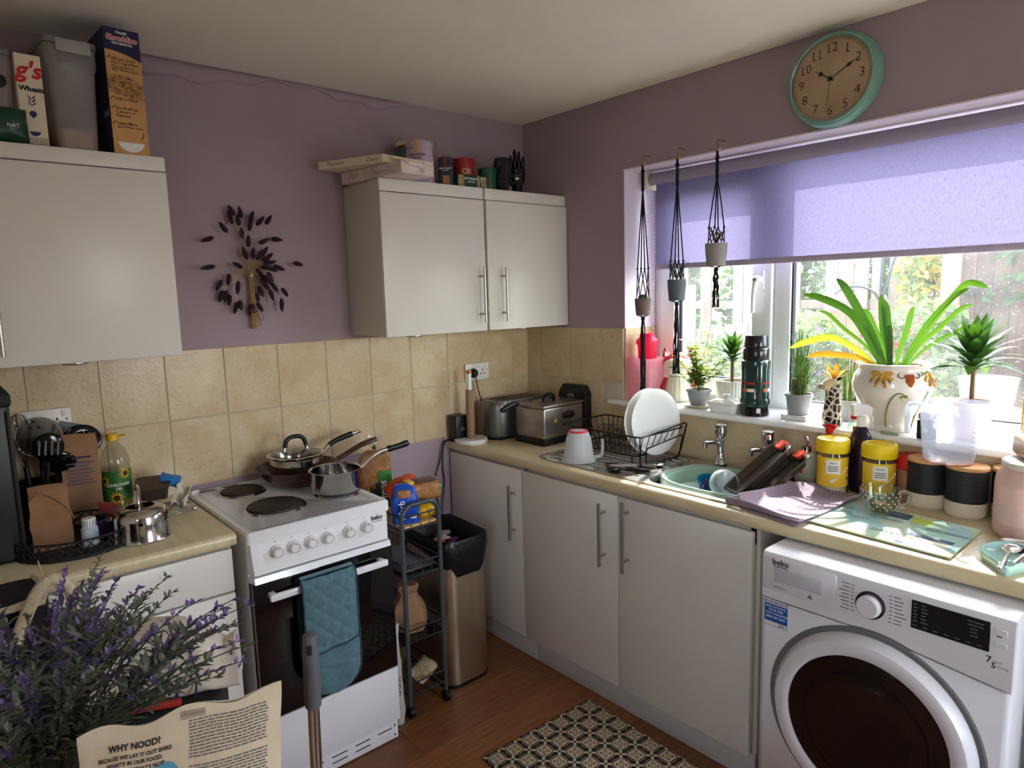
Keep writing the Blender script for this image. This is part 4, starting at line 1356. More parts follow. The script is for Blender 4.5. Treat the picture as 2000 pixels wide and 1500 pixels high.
MB().sheet(lambda u, v: ((u-.5)*2*W2*(math.sqrt(max(0, 1-max(0, (v*Lg-(Lg-.09))/.09)**2.4))), -.007+(.012 if v < .05 else 0), .022-v*Lg), 20, 40).build('lining', mgl2, gl)
# strap over the bar and the back half
MB().sheet(lambda u, v: ((u-.5)*2*W2*.98, lerp(-.004, .022, v), .024+.004*math.sin(v*PI)), 20, 8).build('fold', mgl, gl)
MB().sheet(lambda u, v: (-.006+(u-.5)*2*W2*.98*(math.sqrt(max(0, 1-max(0, (v*.34-.25)/.09)**2.4))), .026, .022-v*.34), 20, 30).build('back_pocket', mgl2, gl)
edge = [gsurf(0, i/30) for i in range(31)]+[gsurf(1, i/30) for i in range(30, -1, -1)]
edge = [V(p)+V((0, -.001, 0)) for p in edge]
MB().tube(edge, .0032, 6).build('binding', mgl2, gl)
MB().tube([V(gsurf(i/20, .585+.03*(1-i/20)))+V((0, -.003, 0)) for i in range(21)], .0035, 6).build('pocket_edge', mgl2, gl)

# ------------------------------------------------ left worktop
ap = thing('coffee_machine', 'black kitchen appliance cut off at the left edge', 'appliance', (-2.42, -.26, LT))
MB().rbox(-.17, -.14, 0, .172, .14, .44, .012, 3).build('body', mat('black_satin', (16, 15, 17), .4, var=.15), ap)
MB().rbox(-.175, -.145, .43, .177, .145, .47, .01, 3).build('lid', M['softblack'], ap)
MB().tube([(.165, -.142, .02), (.165, -.142, .42)], .006, 8).build('edge_trim', M['black'], ap)

def socket(name, label, loc, plug=None):
    t_ = thing(name, label, 'socket', loc)
    MB().rbox(-.073, -.012, -.043, .073, 0, .043, .004, 2).build('face_plate', mat('white_socket_plastic', (228, 222, 208), .35), t_)
    for s_ in (-1, 1):
        o_ = MB().rbox(s_*.055-.009 if s_ > 0 else -.064+.009-.0, -.016, .014, s_*.055+.009 if s_ > 0 else -.064+.027, -.011, .034, .002).build('rocker', M['whiteplastic'], t_)
        cx_ = s_*.032
        for dx, dz in ((0, .008), (-.011, -.012), (.011, -.012)):
            MB().rbox(cx_+dx-.003, -.0126, dz-.004, cx_+dx+.003, -.0116, dz+.004, .0004, 1).build('socket_hole', M['softblack'], t_)
        MB().cyl((s_*.058, -.0126, .006), (s_*.058, -.011, .006), .003, n=10).build('screw', M['softblack'], t_)
    return t_
socket('wall_socket', 'white double wall socket behind the cooking utensils', (-2.134, -.009, 1.222))
sk2 = socket('wall_socket', 'white double wall socket above the toaster', (-.356, -.009, 1.218))

# tray with filigree rim
tr_ = thing('round_tray', 'black round metal tray with pierced filigree rim', 'tray', (-2.125, -.345, LT))
MB().lathe([(0, .003), (.155, .003), (.16, .006), (.16, .001), (0, .001)], 48).build('base', M['softblack'], tr_)
fg = MB()
for z_ in (.008, .052):
    fg.tube([(.160*math.cos(2*PI*i/60), .160*math.sin(2*PI*i/60), z_) for i in range(60)], .0028, 6, closed=True)
for i in range(40):
    a = 2*PI*i/40
    for s_ in (1, -1):
        pts = [(.160*math.cos(a+s_*.075*math.sin(t_*2*PI)), .160*math.sin(a+s_*.075*math.sin(t_*2*PI)), .009+.042*t_) for t_ in [k/10 for k in range(11)]]
        fg.tube(pts, .0016, 5)
    pts = [(.1605*math.cos(a+.078+.03*math.cos(t_)), .1605*math.sin(a+.078+.03*math.cos(t_)), .03+.008*math.sin(t_)) for t_ in [2*PI*k/10 for k in range(10)]]
    fg.tube(pts, .0014, 5, closed=True)
fg.build('filigree_rim', M['softblack'], tr_)['kind'] = 'stuff'

def paperbag(name, label, loc, rz, w_, d_, h_, seed, fold=True, lean=0):
    t_ = thing(name, label, 'paper bag', loc, rz)
    def ring(z, sw=1, sd=1, yo=0):
        a, b = w_/2*sw, d_/2*sd
        n_ = 6
        pts = []
        for (x0, y0), (x1, y1) in (((-a, -b), (a, -b)), ((a, -b), (a, b)), ((a, b), (-a, b)), ((-a, b), (-a, -b))):
            for k in range(n_):
                pts.append((lerp(x0, x1, k/n_), lerp(y0, y1, k/n_)+yo, z))
        return pts
    zs = [0, .1, .2, .3, .4, .5, .6, .7, .8, .88]
    rings = [ring(h_*z, 1-.04*z, 1-.05*z-(.0 if z < .6 else (z-.6)*1.2), lean*z) for z in zs]
    rings += [ring(h_*.95, .97, .35, lean*.95), ring(h_, .95, .06, lean)]
    m_ = MB().loft(rings)
    crumple(m_, .006, 22, seed, keep=lambda p: p.z < .004)
    o_ = m_.build('bag', M['kraft'], t_, smooth=25)
    return t_
pb = paperbag('paper_bag', 'small open brown paper bag standing in the black tray', (-2.18, -.335, LT+.0035), R(-6), .098, .065, .185, 2)
MB().tube(smoothpath([(-.045, -.03, .15), (-.03, -.045, .17), (.0, -.045, .165), (.04, -.035, .12), (.055, -.03, .08)], 4), .0025, 5).build('torn_lip', M['kraft'], pb)
pb2 = paperbag('paper_bag', 'tall creased brown paper bag with blue printed lines', (-2.066, -.13, LT), R(-8), .105, .07, .29, 5)
for k in range(7):
    MB().box(-.038+.004*(k % 2), -.0425, .135+.011*k, .038-.008*(k % 3), -.0412, .1385+.011*k).build('print_line', mat('faded_blue_print', (92, 84, 120), .8), pb2, smooth=0)
MB().box(-.04, -.0425, .218, .03, -.0412, .223).build('print_line', M['print_navy'], pb2, smooth=0)

# utensil crock and tools
uc = thing('utensil_crock', 'black utensil pot filled with cooking tools', 'utensil pot', (-2.185, -.13, LT))
MB().lathe([(0, 0), (.058, 0), (.06, .004), (.062, .16), (.058, .16), (.056, .008), (0, .008)], 32).build('pot', M['blackgloss'], uc)
def utensil(name, label, base, tip, build, grip=None, rz=0):
    t_ = thing(name, label, 'utensil', base, rz)
    v_ = V(tip)-V(base)
    q = V((0, 0, 1)).rotation_difference(v_.normalized())
    t_.rotation_mode = 'QUATERNION'
    t_.rotation_quaternion = q
    build(t_, v_.length)
    return t_
msieve = clearmat('fine_mesh', (150, 146, 140), .4, .3)
def b_whisk(t_, L_):
    MB().cyl((0, 0, 0), (0, 0, L_*.55), .008, n=10).build('handle', M['black'], t_)
    for k in range(5):
        a = PI*k/5
        c_, s_ = math.cos(a), math.sin(a)
        MB().tube(smoothpath([(0, 0, L_*.55), (.018*c_, .018*s_, L_*.75), (.028*c_, .028*s_, L_*.9), (.012*c_, .012*s_, L_*.99), (-.012*c_, -.012*s_, L_*.99), (-.028*c_, -.028*s_, L_*.9), (-.018*c_, -.018*s_, L_*.75), (0, 0, L_*.55)], 4), .0009, 5).build('wire_loop', M['chrome'], t_)
utensil('whisk', 'wire balloon whisk in the utensil pot', (-2.2, -.14, LT+.012), (-2.215, -.14, LT+.375), b_whisk)
def b_sieve(t_, L_):
    MB().cyl((0, 0, 0), (0, 0, L_*.62), .006, n=10).build('handle', M['black'], t_)
    c_ = L_*.62+.06
    MB().tube([(.06*math.cos(2*PI*i/32), .0, c_+.06*math.sin(2*PI*i/32)) for i in range(32)], .0032, 6, closed=True).build('rim', M['steel'], t_)
    MB().lathe([(.06, 0), (.056, .018), (.043, .036), (.024, .047), (0, .05)], 28).xf(Matrix.Translation((0, 0, c_)) @ Matrix.Rotation(R(90), 4, 'X')).build('mesh_bowl', msieve, t_)
s_ = utensil('sieve', 'round wire mesh sieve standing in the utensil pot', (-2.17, -.12, LT+.012), (-2.165, -.12, LT+.37), b_sieve)
def b_spoon(slots):
    def f(t_, L_):
        MB().cyl((0, 0, 0), (0, 0, L_*.7), .0065, n=10).build('handle', M['black'], t_)
        MB().ell((0, 0, L_*.86), .042, .008, L_*.15).build('head', M['blackgloss'], t_)
        for k in range(slots):
            MB().rbox((k-(slots-1)/2)*.016-.003, -.0095, L_*.78, (k-(slots-1)/2)*.016+.003, -.0075, L_*.93, .001, 1).build('slot', M['print_grey'], t_)
    return f
utensil('slotted_spoon', 'black slotted spoon leaning forward in the utensil pot', (-2.18, -.155, LT+.012), (-2.145, -.175, LT+.31), b_spoon(4))
utensil('slotted_spoon', 'black round ladle low in front of the utensil pot', (-2.19, -.1, LT+.012), (-2.11, -.17, LT+.245), b_spoon(0))
def b_turner(t_, L_):
    MB().cyl((0, 0, 0), (0, 0, L_*.66), .0065, n=10).build('handle', M['black'], t_)
    for k in range(5):
        x_ = -.036+k*.018
        MB().rbox(x_-.005, -.002, L_*.72, x_+.005, .002, L_*.96, .001, 1).build('tine', M['black'], t_)
    MB().rbox(-.042, -.002, L_*.94, .042, .002, L_, .001, 1).rbox(-.03, -.002, L_*.66, .03, .002, L_*.74, .001, 1).build('head', M['black'], t_)
utensil('slotted_turner', 'black slotted turner behind the tall paper bag', (-2.165, -.10, LT+.012), (-2.06, -.06, LT+.315), b_turner)
def b_skim(t_, L_):
    MB().cyl((0, 0, 0), (0, 0, L_*.7), .0065, n=10).build('handle', M['black'], t_)
    hb_ = MB().lathe([(0, 0), (.03, .003), (.05, .012)], 24).xf(Matrix.Translation((0, -.01, L_*.87)) @ Matrix.Rotation(R(80), 4, 'X'))
    hb_.build('head', M['blackgloss'], t_, solid=.002)
    for i in range(10):
        a = 2*PI*i/10
        MB().ell((.028*math.cos(a), -.014, L_*.87+.028*math.sin(a)), .0028, .002, .0028, 8, 5).build('hole', M['lightcard'], t_)
utensil('skimmer', 'black pierced skimmer curving over the tall paper bag', (-2.15, -.11, LT+.012), (-2.03, -.075, LT+.295), b_skim)

# sunflower oil
oil = thing('oil_bottle', 'clear bottle of sunflower oil with a yellow cap', 'bottle', (-1.962, -.082, LT))
mclearb = clearmat('clear_pet', (238, 240, 236), .05, .3)
MB().lathe([(0, 0), (.04, 0), (.044, .006), (.044, .04), (.042, .046), (.044, .052), (.044, .15), (.041, .156), (.044, .162), (.044, .172), (.036, .208), (.02, .232), (.0145, .24), (.0145, .256)], 36).build('bottle', mclearb, oil)
MB().lathe([(0, .002), (.041, .003), (.042, .04), (.041, .105), (0, .105)], 32).build('oil', mat('yellow_oil', (214, 196, 120), .05, trans=.85, ior=1.47), oil)
MB().lathe([(.017, .244), (.019, .246), (.019, .264), (.016, .268), (0, .268)], 24).build('cap', mat('yellow_plastic', (226, 178, 26), .4), oil)
MB().tube([(.019+.012*math.cos(t_)+.008, .012*math.sin(t_), .258) for t_ in [2*PI*i/14 for i in range(14)]], .0022, 6, closed=True).build('cap_ring', mat('yellow_plastic', (226, 178, 26), .4), oil)
OA = R(-100)
def arcpatch(parent, r_, a0, a1, z0, z1, m_, name, n=14):
    return MB().sheet(lambda u, v: (r_*math.cos(lerp(a0, a1, u)), r_*math.sin(lerp(a0, a1, u)), lerp(z0, z1, v)), n, 3).build(name, m_, parent)
lb_ = arcpatch(oil, .0446, OA-1.5, OA+1.5, .045, .148, mat('green_label', (46, 104, 40), .5, var=.2, scale=40), 'label')
text_cyl(oil, 'SUNFLOWER', .0125, .0446, OA+.1, .096, M['print_white'], bold=.0003)
text_cyl(oil, 'OIL', .0125, .0446, OA+.1, .083, M['print_white'], bold=.0003)
def sunflower(parent, r_, a, z, s_):
    pet = MB()
    for k in range(12):
        t_ = 2*PI*k/12
        u0, w0 = math.cos(t_), math.sin(t_)
        pts2 = [(u0*.3*s_-w0*.12*s_, w0*.3*s_+u0*.12*s_), (u0*s_, w0*s_), (u0*.3*s_+w0*.12*s_, w0*.3*s_-u0*.12*s_)]
        pet.add([((r_+.0008)*math.cos(a+x/r_), (r_+.0008)*math.sin(a+x/r_), z+y) for x, y in pts2], [(0, 1, 2)])
    pet.build('sunflower_petals', mat('petal_print', (236, 176, 24), .5), parent, smooth=0)['kind'] = 'stuff'
    MB().add([((r_+.0012)*math.cos(a+.4*s_*math.cos(t_)/r_), (r_+.0012)*math.sin(a+.4*s_*math.cos(t_)/r_), z+.4*s_*math.sin(t_)) for t_ in [2*PI*i/14 for i in range(14)]], [tuple(range(14))]).build('sunflower_centre', mat('seed_print', (62, 34, 16), .6), parent, smooth=0)
sunflower(oil, .0446, OA+.62, .136, .022)
sunflower(oil, .0446, OA-.1, .056, .026)
sunflower(oil, .0446, OA-.85, .115, .02)

# steel kettle, lid off
kt = thing('kettle', 'small polished steel kettle without lid in front of the oil', 'kettle', (-1.97, -.435, LT))
VD = R(258)    # towards the room
MB().lathe([(0, .002), (.074, .002), (.077, 0), (.079, .004), (.077, .008), (.075, .05), (.074, .075), (.068, .09), (.055, .098), (.04, .101), (.038, .098), (.05, .09), (.066, .08), (.07, .06), (.071, .01), (0, .008)], 48).build('body', M['polsteel'], kt)
cv, sv = math.cos(VD), math.sin(VD)
MB().tube(smoothpath([(cv*.04, sv*.04, .094), (cv*.047, sv*.047, .12), (cv*.025, sv*.025, .152), (-cv*.025, -sv*.025, .152), (-cv*.05, -sv*.05, .115), (-cv*.047, -sv*.047, .092)], 5), .007, 10, flat=.55).build('handle', M['polsteel'], kt)
MB().tube([(cv*.068, sv*.068, .03), (cv*.082, sv*.082, .05), (cv*.092, sv*.092, .066)], [.009, .0075, .006], 12, cap=False).build('spout', M['polsteel'], kt)

# trivet, baking tin and packet
tv = thing('wire_trivet', 'chrome spiral trivet on ball feet beside the cooker', 'trivet', (-1.85, -.245, LT))
for r_ in (.078, .058, .038):
    MB().tube([(r_*math.cos(2*PI*i/36), r_*math.sin(2*PI*i/36), .018) for i in range(36)], .0025, 6, closed=True).build('ring', M['chrome'], tv)
for k in range(4):
    a = R(-20+90*k)
    MB().tube([(.025*math.cos(a), .025*math.sin(a), .0145), (.078*math.cos(a), .078*math.sin(a), .0145)], .002, 6).build('spoke', M['chrome'], tv)
    MB().ell((.078*math.cos(a), .078*math.sin(a), .009), .009, .009, .009).build('ball_foot', M['chrome'], tv)
bt = thing('loaf_tin', 'grey baking tin tilted against the tiles on the trivet', 'baking tin', (-1.868, -.16, LT+.05), R(-20))
rs_ = [[(x, y, 0) for x, y in rrect(-.04, -.03, .04, .03, .008)], [(x, y, .05) for x, y in rrect(-.05, -.038, .05, .038, .01)], [(x, y, .052) for x, y in rrect(-.055, -.043, .055, .043, .012)]]
MB().loft(rs_).xf(Matrix.Rotation(R(18), 4, 'X')).build('tin', mat('grey_tin', (96, 88, 84), .35, metal=.8), bt)
pk = MB().rbox(-.032, -.02, 0, .032, .02, .03, .004)
pk = crumple(subdiv(pk, 1), .003, 40, 4).build('butter_packet', mat('blue_foil_packet', (40, 124, 196), .35, var=.1, scale=40))
pk.location = (-1.822, -.168, LT+.082)
pk.rotation_euler = (R(12), R(18), R(-20))
tag(pk, 'crumpled bright blue packet lying on the baking tin', 'packet')
pw = MB().sheet(lambda u, v: (u*.05, .01*math.sin(u*5)+.004*math.sin(v*9), v*.07+.01*math.sin(u*8)), 8, 8)
pw = crumple(pw, .008, 40, 9).build('paper_scrap', mat('white_wrapper', (216, 208, 190), .6), solid=.0006)
pw.location = (-1.835, -.215, LT+.021)
pw.rotation_euler = (R(-15), R(15), R(-35))
tag(pw, 'crumpled white wrapper standing on the trivet', 'wrapper')
# bits in the tray
sb = thing('pill_bottle', 'small white and blue bottle in the black tray', 'bottle', (-2.098, -.40, LT+.004))
MB().lathe([(0, 0), (.021, 0), (.022, .003), (.022, .05), (.016, .058), (.016, .06)], 20).build('bottle', mat('pale_blue_label', (150, 186, 216), .4, col2=(226, 232, 236), scale=50), sb)
MB().lathe([(.0185, .058), (.0185, .078), (.016, .081), (0, .081)], 20).build('cap', M['whiteplastic'], sb)
for i in range(16):
    a = 2*PI*i/16
    MB().box(-.0008, .0183, .06, .0008, .0192, .077).xf(Matrix.Rotation(a, 4, 'Z')).build('cap_rib', M['print_grey'], sb, smooth=0)
sb = thing('spice_bottle', 'small purple bottle with dark cap beside the white one', 'bottle', (-2.06, -.355, LT+.004))
MB().lathe([(0, 0), (.017, 0), (.018, .003), (.018, .05), (.012, .057)], 18).build('bottle', mat('deep_purple', (66, 40, 96), .3), sb)
MB().lathe([(.013, .056), (.013, .074), (0, .075)], 18).build('cap', M['black'], sb)
rp_ = crumple(pillow(MB(), .06, .045, .02), .004, 40, 7).build('sachet', mat('red_sachet', (136, 36, 44), .4, var=.2))
rp_.location = (-2.03, -.30, LT+.07)
rp_.rotation_euler = (R(60), R(20), R(10))
tag(rp_, 'crumpled dark red sachet at the back of the tray', 'sachet')
# ------------------------------------------------ rack trolley between cooker and bin
mgrey = mat('grey_powder_coat', (74, 80, 84), .4, metal=.3)
mwire = mat('dark_grey_wire', (52, 56, 60), .35, metal=.5)
TX0, TX1, TY0, TY1 = -1.152, -.988, -.56, -.16
tl_ = thing('kitchen_trolley', 'narrow grey tubular shelf trolley beside the cooker', 'trolley', (-1.07, -.36, 0))
ox, oy = 1.07, .36
for y_ in (TY0, TY1):
    pts = [(TX0+ox, y_+oy, .05), (TX0+ox, y_+oy, .77)]+[(TX0+.05+ox-.05*math.cos(R(9*i)), y_+oy, .775+.055*math.sin(R(9*i))) for i in range(11)]+[(TX1-.05+ox+.05*math.sin(R(9*i)), y_+oy, .775+.055*math.cos(R(9*i))) for i in range(11)]+[(TX1+ox, y_+oy, .77), (TX1+ox, y_+oy, .05)]
    MB().tube(pts, .009, 10).build('end_frame', mgrey, tl_)
    for x_ in (TX0, TX1):
        c_ = MB().cyl((x_+ox, y_+oy, .035), (x_+ox, y_+oy, .06), .006, n=10).build('castor_stem', mgrey, tl_)
        MB().cyl((x_+ox-.009, y_+oy, .0225), (x_+ox+.009, y_+oy, .0225), .0225, n=20).build('castor_wheel', M['black'], tl_)
for k, z_ in enumerate((.738, .552, .296, .082)):
    sh = MB().tube([(TX0+ox, TY0+oy, z_), (TX1+ox, TY0+oy, z_), (TX1+ox, TY1+oy, z_), (TX0+ox, TY1+oy, z_)], .0035, 6, closed=True)
    sh.tube([(TX0+ox, TY0+oy, z_+.05), (TX1+ox, TY0+oy, z_+.05), (TX1+ox, TY1+oy, z_+.05), (TX0+ox, TY1+oy, z_+.05)], .0035, 6, closed=True)
    for i in range(12):
        y_ = TY0+(TY1-TY0)*(i+.5)/12+oy
        sh.tube([(TX0+ox, y_, z_+.05), (TX0+ox, y_, z_), (TX1+ox, y_, z_), (TX1+ox, y_, z_+.05)], .0016, 5)
    for i in range(3):
        x_ = TX0+(TX1-TX0)*(i+1)/4+ox
        sh.tube([(x_, TY0+oy, z_+.05), (x_, TY0+oy, z_), (x_, TY1+oy, z_), (x_, TY1+oy, z_+.05)], .0016, 5)
    so_ = sh.build('wire_basket', mwire, tl_)
    if k == 0:
        MB().rbox(TX0+ox+.006, TY0+oy+.004, z_+.0035, TX1+ox-.006, TY1+oy-.004, z_+.012, .002).build('wooden_board', woodmat('pale_wood', (196, 158, 92), (214, 178, 116)), so_)
    if k in (1, 2):
        MB().box(TX0+ox+.003, TY0+oy+.003, z_+.0015, TX1+ox-.003, TY1+oy-.003, z_+.004).build('liner', clearmat('smoky_liner', (120, 124, 128), .2, .3), so_, smooth=0)

S1 = .752
mloaf = mat('seeded_brown_crust', (150, 98, 52), .8, col2=(186, 136, 84), scale=40, bump=.3)
# tall bag of oat bread standing at the back
b1 = thing('bread_bag', 'seeded loaf standing upright in a green and black bag behind the saucepan handle', 'bread', (-1.062, -.222, S1), R(-30))
mb = MB().loft([[(x, y, z) for x, y in rrect(-.062, -.055, .062, .055, .02)] for z in (0, .03, .09, .15, .195)]+[[(x, y, .215) for x, y in rrect(-.045, -.04, .045, .04, .02)]])
crumple(mb, .004, 30, 3).build('loaf', mloaf, b1)
mb = MB().loft([[(x, y, z) for x, y in rrect(-.064, -.057, .064, .057, .02)] for z in (.0, .1, .198)]+[[(x, y, .222) for x, y in rrect(-.04, -.036, .04, .036, .02)], [(x, y, .236) for x, y in rrect(-.012, -.012, .012, .012, .006)], [(x, y, .26) for x, y in rrect(-.028, -.02, .028, .02, .008)], [(x, y, .29) for x, y in rrect(-.034, -.012, .034, .012, .008)]], cap=False)
crumple(mb, .004, 40, 8).build('bag_film', M['film'], b1)
MB().rbox(.012, -.0595, .0, .066, -.054, .15, .004).build('green_panel', mat('green_print', (44, 132, 44), .35, var=.2, scale=30), b1)
MB().rbox(-.066, -.0605, .0, .012, -.054, .075, .004).build('black_panel', M['black'], b1)
MB().rbox(.0, -.0612, .0, .05, -.055, .10, .004).build('black_panel', M['black'], b1)
text_on(b1, 'MEAL', .034, (-.026, -.0625, .002), (0, 0, 1), (-1, 0, 0), mat('yellow_print', (232, 190, 40), .5), 'LEFT', bold=.001)
text_on(b1, 'SUGAR', .015, (-.002, -.0625, .004), (0, 0, 1), (-1, 0, 0), M['print_white'], 'LEFT', bold=.0003)
text_on(b1, 'rtons', .042, (.043, -.0625, .02), (0, 0, 1), (-1, 0, 0), M['print_white'], 'LEFT', bold=.001)
MB().rbox(-.007, -.018, .231, .007, .012, .243, .002).build('bag_clip', M['black'], b1)
# orange packet
o_ = crumple(pillow(MB(), .13, .10, .06), .006, 35, 2).build('crisp_packet', mat('orange_foil', (206, 66, 26), .3, var=.2, scale=30))
o_.location = (-1.05, -.405, S1+.105)
o_.rotation_euler = (R(15), R(-20), R(-20))
tag(o_, 'crumpled orange red packet behind the wrapped loaf', 'packet')
# wrapped loaf
b2 = thing('bread_bag', 'wrapped brown loaf with dark label lying on the yellow packets', 'bread', (-1.005, -.47, S1+.062), R(-8))
mb = MB().loft([[(x, y, z) for y, z in rrect(-.045, 0, .045, .07, .022)] for x in (-.062, -.05, 0, .05, .062)])
crumple(mb, .004, 30, 6).build('loaf', mloaf, b2)
mb = MB().loft([[(x*1.04, y*1.07, z*1.06+.000) for y, z in rrect(-.045, 0, .045, .07, .022)] for x in (-.066, 0, .066)])
crumple(mb, .004, 45, 4).build('bag_film', M['film'], b2)
MB().rbox(-.035, -.038, .0735, .05, .02, .0775, .002).build('label', mat('maroon_print', (56, 26, 34), .4, col2=(96, 60, 50), scale=30), b2)
MB().rbox(-.068, -.03, .04, -.038, .02, .0805, .004).build('yellow_panel', mat('yellow_print', (222, 178, 30), .4, var=.25, scale=40), b2)
MB().rbox(.058, -.045, .02, .071, .02, .06, .004).build('green_panel', mat('green_print', (60, 140, 70), .4, var=.25), b2)
# blue bag
b3 = thing('bread_bag', 'blue white bread bag on the trolley edge against the cooker', 'bread', (-1.098, -.50, S1), R(-25))
mb = MB().loft([[(x, y, z) for x, y in rrect(-.05, -.035, .05, .035, .02)] for z in (0, .04, .09)]+[[(x, y, .125) for x, y in rrect(-.04, -.025, .04, .025, .015)], [(x-.01, y, .145) for x, y in rrect(-.025, -.008, .025, .008, .005)]])
crumple(subdiv(mb, 1), .005, 40, 5).build('bag', mat('royal_blue_film', (20, 74, 178), .25, var=.2, scale=20), b3)
text_on(b3, 'Warb', .034, (-.005, -.041, .012), (0, 0, 1), (-1, 0, 0), M['print_white'], 'LEFT', off=.002, bold=.0006)
text_on(b3, 'E', .034, (.036, -.041, .02), (0, 0, 1), (-1, 0, 0), M['print_white'], 'LEFT', off=.002, bold=.0006)
MB().rbox(-.03, -.036, .098, .02, -.02, .128, .006).build('window', mloaf, b3)
# yellow packets
for k, (x_, y_, rz_) in enumerate(((-1.03, -.515, 10), (-1.03, -.43, -20))):
    o_ = crumple(pillow(MB(), .10, .075, .05), .006, 40, 11+k).build('crumpet_packet', mat('yellow_foil', (214, 164, 22), .3, var=.25, scale=40))
    o_.location = (x_+.005, y_, S1+.029)
    o_.rotation_euler = (R(4), R(3), R(rz_))
    tag(o_, ('crumpled yellow packet at the front of the trolley top', 'yellow packet squashed under the middle of the wrapped loaf')[k], 'packet')
# second shelf: shallow dark tray
MB().rbox(-.07, -.17, .562, .07, .17, .575, .004).xf(Matrix.Translation((0, 0, -.004))).build('shelf_tray', mat('smoke_grey_plastic', (60, 64, 68), .3), tl_)
# third shelf: potato bag
pbg = thing('potato_bag', 'crumpled brown paper sack of potatoes on the trolley shelf', 'paper bag', (-1.075, -.45, .302), R(10))
mb = MB()
rings = []
for z_, s_ in ((0, .9), (.03, 1.05), (.07, 1.0), (.10, .82), (.125, .6), (.145, .5), (.165, .62), (.18, .5)):
    rings.append([(.066*s_*math.cos(2*PI*i/18)*(1+.08*math.sin(3*i)), .075*s_*math.sin(2*PI*i/18)*(1+.06*math.cos(4*i)), z_) for i in range(18)])
crumple(mb.loft(rings), .008, 35, 3, keep=lambda p: p.z < .003).build('sack', M['kraft'], pbg, smooth=30)
o_ = crumple(pillow(MB(), .12, .06, .045), .004, 35, 1).build('salad_bag', mat('green_net', (50, 110, 40), .5, var=.3, scale=60))
o_.location = (-1.07, -.31, .326)
o_.rotation_euler = (0, 0, R(80))
tag(o_, 'green vegetable bag behind the potato sack', 'packet')
# bottom shelf packets
for k, (x_, y_, rx_, col, c2_, lab) in enumerate(((-1.07, -.47, 30, (58, 52, 36), (110, 120, 60), 'dark food packet leaning on the bottom trolley shelf'), (-1.05, -.50, 65, (150, 130, 96), (196, 184, 150), 'pale wrapped packet sloping at the front of the bottom shelf'), (-1.09, -.36, 20, (76, 54, 36), (120, 92, 50), 'brown packet at the back of the bottom shelf'))):
    o_ = crumple(pillow(MB(), .12, .08, .035), .005, 35, 20+k).build('food_packet', mat('mixed_packet', col, .4, col2=c2_, scale=35))
    o_.location = (x_, y_, .118+.012*k)
    o_.rotation_euler = (R(rx_*.3), R(-10), R(20*k))
    tag(o_, lab, 'packet')
# white carrier bag squeezed beside the cooker
cbg = thing('carrier_bag', 'white plastic carrier bag squeezed between cooker and trolley', 'carrier bag', (-1.203, -.455, .002))
mb = MB().loft([[(x, y, z) for x, y in rrect(-.017*s_, -.12, .017*s_, .1, .012)] for z, s_ in ((0, 1), (.05, 1.3), (.15, 1), (.25, .8), (.34, .55), (.4, .25))])
crumple(subdiv(mb, 1), .007, 22, 6, keep=lambda p: p.z < .003).build('bag', translucent('white_polythene', (214, 212, 206), .3, .35), cbg)
text_on(cbg, 'ook', .05, (-.0, -.128, .12), (0, 0, 1), (-1, 0, 0), M['print_grey'], 'LEFT')

# ------------------------------------------------ bin
bn = thing('pedal_bin', 'tall brushed steel rubbish bin with black liner', 'bin', (-.835, -.365, 0))
def dsh(s_, z, ex=0):
    return [(x, y, z) for x, y in rrect(-.112*s_-ex, -.162*s_-ex, .112*s_+ex, .162*s_+ex, .06, 7)]
msb = mat('brushed_bin_steel', (206, 190, 164), .34, metal=1, var=.08, scale=50, stretch=(1, 1, .04))
MB().loft([dsh(1, .008), dsh(1, .608)], cap=False).build('body', msb, bn, smooth=60)
MB().loft([dsh(1, 0, .002), dsh(1, .012, .002)]).build('base', M['black'], bn)
def liner(a, k):
    pts = dsh(1, 0, (.006, .014, .012, .008)[k])
    out = []
    for i, (x, y, z) in enumerate(pts):
        t_ = i/len(pts)*2*PI
        w_ = .012*math.sin(5*t_)+.008*math.sin(9*t_+1)
        out.append((x, y, (.52+.035*math.sin(t_*2+2)+w_, .57+w_*.5, .616+w_*.3, .622+w_*.3)[k]))
    return out
rings = [liner(0, 0), liner(0, 1), liner(0, 2), [(x*.97, y*.97, z+.004) for x, y, z in liner(0, 3)], [(x*.86, y*.86, .575+.015*math.sin(i*1.1)) for i, (x, y, z) in enumerate(dsh(1, 0))], [(x*.72, y*.74, .54) for x, y, z in dsh(1, 0)]]
crumple(MB().loft(rings, cap=False).add([(x*.72, y*.74, .54) for x, y, z in dsh(1, 0)], [tuple(range(len(dsh(1, 0))))]), .006, 30, 2).build('liner', mat('black_polythene', (10, 10, 12), .3, bump=.3, bscale=60), bn, smooth=60)
for k, (x_, y_, z_, s_, col, lab) in enumerate(((-.84, -.43, .562, .075, (206, 162, 40), 'crumpled yellow wrapper in the bin'), (-.80, -.39, .567, .07, (96, 40, 92), 'purple sweet wrapper in the bin'), (-.82, -.33, .565, .08, (216, 212, 206), 'crumpled white tissue in the bin'), (-.875, -.36, .567, .07, (190, 104, 66), 'orange brown packet in the bin'), (-.79, -.30, .57, .06, (150, 148, 146), 'grey tub lid in the bin'))):
    o_ = crumple(pillow(MB(), s_, s_*.6, .025), .008, 60, 30+k).build('rubbish_wrapper', mat('wrapper', col, .35, var=.3, scale=60))
    o_.location = (x_, y_, z_)
    o_.rotation_euler = (R(10*k-20), R(12), R(40*k))
    tag(o_, lab, 'rubbish')

